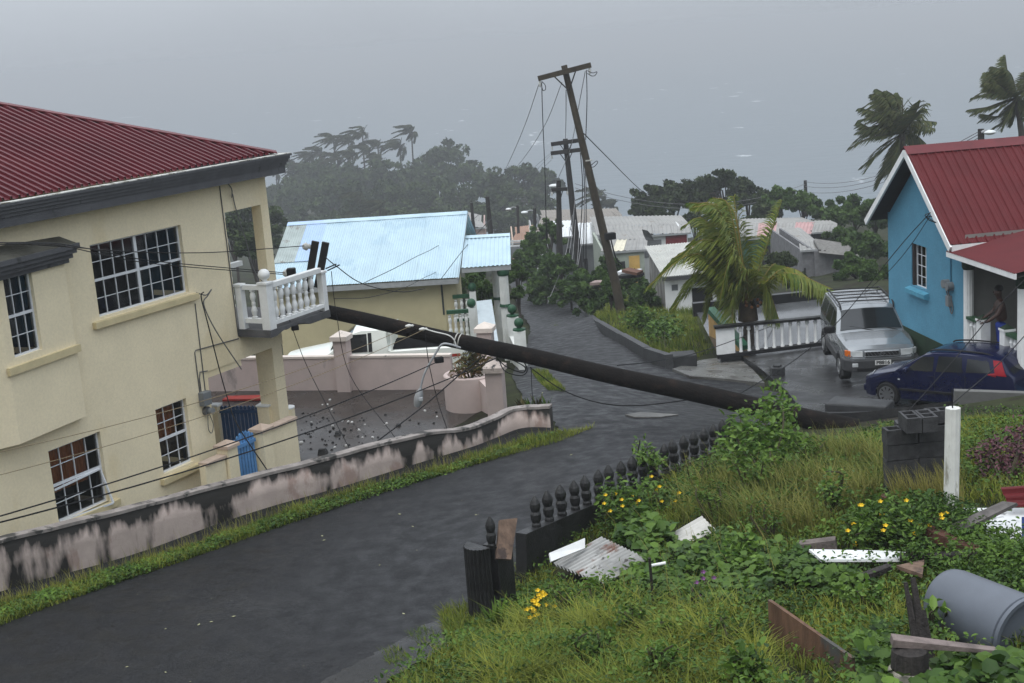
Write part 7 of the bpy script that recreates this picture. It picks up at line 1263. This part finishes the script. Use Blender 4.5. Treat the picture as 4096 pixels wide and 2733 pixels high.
b = MB(); p = gq(2617, 2440, 0); tag(MB().bar(p - [0, 0, .2], at(2598, 2232, p[1]), .035, .03).build('garden_stake', M('black_stake', (.02, .018, .014), .8)), 'thin dark stake standing in the weeds', 'stake'); p = at(2620, 2262, p[1] + .1); tag(MB().tube([p - [.05, 0, .0], p + [.12, 0, .02]], .018, 8).build('white_pipe', white), 'short white pipe beside the thin stake', 'pipe')
# boards and beams
slabq('long_white_board', 'long white board lying across the weeds', 'board', [at(3236, 2197, 14.6), at(3560, 2203, 14.5), at(3900, 2236, 14.1), at(3285, 2238, 14.1)], .03, white)
p0, p1, p2, p3 = at(3071, 2400, 12.2), at(3405, 2632, 10.75), at(3408, 2830, 10.75), at(3080, 2600, 12.2); slabq('plywood_sheet', 'rusty brown plywood sheet standing upright in the grass', 'board', [p0, p1, p2, p3], .035, M('stained_plywood', (.11, .060, .036), .7, .3, 4, stretch=(2, 2, .4), bump=.2, stain=((.06, .06, .055), .45, 1.8, (1, 1, .6))))
for (q, w, h, m_, lab) in (((3523, 1990, 15.6, 3795, 2098, 14.9), .10, .09, rust, 'upper rusty beam slanting to the white post'), ((3490, 2030, 15.2, 3640, 2092, 14.9), .10, .09, rust, 'short rusty beam below the upper one'), ((3660, 2105, 14.6, 3910, 2215, 14.0), .13, .13, rust, 'thick rusty beam sloping into the weeds'), ((3600, 2230, 13.9, 3930, 2220, 14.1), .12, .06, dkw, 'dark board under the long white board'), ((3450, 2310, 13.6, 3560, 2270, 13.8), .09, .07, dkw, 'short dark timber under the white board'), ((3200, 2190, 14.9, 3345, 2172, 14.9), .14, .12, M('grey_stone', (.12, .10, .09), .85, .3, 6, bump=.5), 'mottled stone lintel behind the white board')):
    tag(MB().bar(gq(q[0], q[1], .2), gq(q[3], q[4], .22), w, h).build('timber_beam', m_, bevel=.006), lab, 'beam')
slabq('grey_plank', 'weathered grey plank leaning from the white slab', 'plank', [gq(3712, 2140, .15), gq(4010, 2005, .5), gq(4068, 2012, .5), gq(3990, 2050, .42), gq(3740, 2175, .12)], .04, M('grey_plank_wood', (.11, .10, .095), .8, .3, 5, bump=.4))
slabq('brown_offcut', 'short brown wood offcut at the end of the white board', 'board', [at(3585, 2262, 13.7), at(3698, 2238, 13.9), at(3690, 2298, 13.4)], .04, old)
slabq('white_slab', 'white tiled slab with black stains at the right edge', 'slab', [gq(3853, 2032, .14), gq(4180, 2032, .14), gq(4180, 2230, .14), gq(3970, 2160, .14)], .06, M('stained_white_tile', (.62, .63, .63), .4, .05, 3, stain=((.06, .06, .06), .28, 3, (1, 1, 1))))
b = MB(); corr(b, gq(4000, 1950, .42), gq(4040, 2030, .25), gq(4200, 2026, .25), gq(4200, 1935, .45), .12, .02); tag(b.build('red_metal_sheet', red2), 'red ribbed metal sheet at the right edge', 'metal sheet')
# fluted post with rod
pw0 = at(3800, 2095, 15.6); pw1 = at(3812, 1632, 15.6); t = thing('fluted_post', 'white fluted post with an iron rod beside the block stack', 'post', pw0); b = MB(frame(pw0 * [1, 1, 0], (1, 0))); lean = pw1 - pw0
v = []; m2 = 40
for f_ in (0, 1):
    for k in range(m2): tt = 2 * math.pi * k / m2; rr_ = .088 * (1 if (k // 2) % 2 else .91); v.append((pw0[0] + lean[0] * f_ + rr_ * math.cos(tt), 15.6 + lean[1] * f_ + rr_ * math.sin(tt), pw0[2] - .3 * (1 - f_) + lean[2] * f_))
MB().add(v, [(k, (k + 1) % m2, m2 + (k + 1) % m2, m2 + k) for k in range(m2)] + [tuple(range(m2, 2 * m2))]).build('post_shaft', M('white_post_paint', (.62, .62, .58), .55, .08, 4, stain=((.28, .27, .22), .3, 5, (1, 1, .3))), t, smooth=True); MB().tube([pw1 - [0, 0, .2], at(3808, 1560, 15.6)], .008, 6).build('iron_rod', wire_m, t)
# concrete block stack
blk = M('dark_concrete_block', (.040, .040, .042), .7, .3, 8, bump=.5, bscale=50); hole = M('block_core', (.006, .006, .006), .9)
def block(T, label, upright=False, a=.40, d=.19, h=.192):
    t = thing('concrete_block', label, 'block', np.array(T.translation), 'stacked concrete blocks'); b = MB(T); X = [-a / 2, -a / 2 + .035, -.018, .018, a / 2 - .035, a / 2]; Yv = [-d / 2, -d / 2 + .03, d / 2 - .03, d / 2]
    for i in range(5):
        for j in range(3):
            if j == 1 and i in (1, 3): continue
            b.box(X[i], X[i + 1], Yv[j], Yv[j + 1], 0, h)
    b.build('block_shell', blk, t)
    for i in (1, 3): MB(T).box(X[i], X[i + 1], Yv[1], Yv[2], 0, .03).build('block_core', hole, t)
sb = at(3668, 1990, 16.5); gz_ = sb[2]; nm_ = ['bottom', 'second', 'third', 'fourth', 'fifth']
for r in range(5):
    for k, (dx, dy) in enumerate(((-.20, .0), (.21, .02), (.0, .24))):
        T = Matrix.Translation((sb[0] + dx + .012 * math.sin(r * 3 + k), 16.5 + dy, gz_ - .06 + r * .2015)) @ Matrix.Rotation((.09 * math.sin(r * 5 + k * 2)), 4, 'Z'); block(T, 'dark concrete block, %s course of the stack, %s' % (nm_[r], ('left front', 'right front', 'back')[k]))
for k, (dx, lab) in enumerate(((-.10, 'left'), (.10, 'right'))): T = Matrix.Translation((sb[0] + dx - .02, 16.36, gz_ + .949)) @ Matrix.Rotation(math.pi / 2, 4, 'Z'); block(T, '%s hollow block showing its cores on top of the stack' % lab, a=.36, d=.19, h=.19)
T = Matrix.Translation((sb[0] + .30, 16.6, gz_ + .949)); block(T, 'rear block on top of the stack beside the white post', a=.30, h=.16)
# grey bin lying on its side
binm = M('grey_plastic_bin', (.095, .108, .130), .42, .06, 3, spec=.4); A0, A1 = at(3800, 2400, 12.2), at(4105, 2550, 11.3); ad = nrm(A1 - A0); a = nrm(np.cross(ad, (0, 0, 1))); bb = np.cross(a, ad); Lb = np.linalg.norm(A1 - A0); T = Matrix(((a[0], bb[0], ad[0], A0[0]), (a[1], bb[1], ad[1], A0[1]), (a[2], bb[2], ad[2], A0[2]), (0, 0, 0, 1)))
t = thing('fallen_bin', 'grey plastic bin lying on its side at the right edge', 'bin', (A0[0], A0[1], A0[2] - .35)); MB(T).lathe([(.26, -.06), (.30, -.02), (.315, .06), (.36, Lb * .98), (.385, Lb), (.385, Lb + .04), (.35, Lb + .04), (.29, .05)], (0, 0, 0), 40).build('bin_body', binm, t, smooth=True); MB(T).lathe([(.362, Lb * .93), (.375, Lb * .94), (.375, Lb * .965), (.362, Lb * .975)], (0, 0, 0), 40).build('bin_rim', binm, t, smooth=True)
# broken timber post, stump and cross plank
Yt = 10.7; t = thing('broken_timber', 'splintered dark timber post with a jagged top', 'timber', at(3730, 2760, Yt)); b = MB()
for i, (x0, x1, w) in enumerate(((3622, 3700, .08), (3640, 3722, .11), (3660, 3745, .09), (3632, 3712, .08))): b = MB(); b.bar(at(x1, 2790, Yt + .03 * i), at(x0 + (0, 12, 34, 5)[i], (2330, 2312, 2440, 2380)[i], Yt + .28 + .03 * i), w * 1.1, .09, up=(0, 1, .2), tw=w * .35, th=.03); b.build('splinter', dkw, t)
tag(MB().bar(at(3566, 2562, 10.5), at(3985, 2602, 10.4), .13, .07, up=(0, 0, 1), tw=.08, th=.03).build('cross_plank', M('pinkish_grey_plank', (.15, .12, .11), .75, .35, 6, bump=.4), bevel=.004), 'pale weathered plank lying across the dark stump', 'plank')
p = at(3640, 2760, 10.45); t = thing('timber_stump', 'dark stump wrapped in a pale cloth strip at the bottom edge', 'stump', p); MB().lathe([(.16, -.3), (.155, .2), (.145, .36), (.10, .38)], tuple(p), 16).build('stump_body', dkw, t, smooth=True); MB().lathe([(.168, .10), (.178, .13), (.176, .18), (.160, .20)], tuple(p), 18).build('cloth_band', M('dirty_cloth', (.30, .28, .23), .9, .2, 8, bump=.4), t, smooth=True); MB().lathe([(.11, -.3), (.12, .05), (.10, .14), (.03, .17)], (p[0] + .24, p[1] - .1, p[2]), 14).build('grey_bundle', M('grey_cloth', (.08, .08, .08), .85, .4, 5, bump=.6), t, smooth=True)
tag(MB().tube(spline([gq(3490, 1652, .02), gq(3520, 1640, .12), gq(3560, 1628, .18), gq(3600, 1640, .12), gq(3615, 1655, .05)], 5), .035, 8).build('white_hose', white, smooth=True), 'curved white pipe lying on the bank below the car wheel', 'pipe')
tag(MB().bar(at(4110, 2070, 14.4), at(4112, 2260, 14.2), .12, .12).build('blue_post', M('blue_plastic', (.015, .04, .17), .5)), 'blue plastic post at the very right edge', 'post')
# litter leaves on the road, plank on the road
rn = random.Random(9)
b = MB()
for i in range(70):
    x, y = rn.uniform(50, 2700), rn.uniform(1500, 2733); p = ong(x, y, .045)
    if not (1.0 < 2): continue
    a = rn.uniform(0, 6.28); s_ = rn.uniform(.01, .035); d = np.array([math.cos(a), math.sin(a), .1]) * s_; e = np.array([-math.sin(a), math.cos(a), 0]) * s_ * .5; b.add([p - d, p + e, p + d, p - e], [(0, 1, 2, 3)])
struct(b.build('leaf_litter', M('pale_leaf_litter', (.28, .28, .16), .6, .4, 9), loc=tuple(ong(1200, 2200))), 'stuff', 'scattered pale leaves stuck to the wet road')
slabq('puddle_board', 'flat pale board lying flush on the wet junction', 'board', [gq(2500, 1658, .06), gq(2560, 1648, .06), gq(2715, 1658, .06), gq(2640, 1668, .06), gq(2540, 1668, .06)], .02, M('pale_grey_plywood', (.13, .125, .115), .5, .3, 3))

# ================================================================ HAZE (rain-filled air)
hz = bpy.data.materials.new('rain_haze'); hz.use_nodes = True; t_ = hz.node_tree; t_.nodes.clear()
ho = t_.nodes.new('ShaderNodeOutputMaterial'); hv = t_.nodes.new('ShaderNodeVolumePrincipled')
hv.inputs['Color'].default_value = (.66, .685, .71, 1); hv.inputs['Density'].default_value = .0010; hv.inputs['Anisotropy'].default_value = 0.0
t_.links.new(hv.outputs[0], ho.inputs['Volume'])
hb = MB().box(-4000, 4000, -60, 6000, -80, 2.8).build('haze', hz, loc=(0, 0, -80)); struct(hb, 'stuff', 'grey rain haze over the sea and hillside')
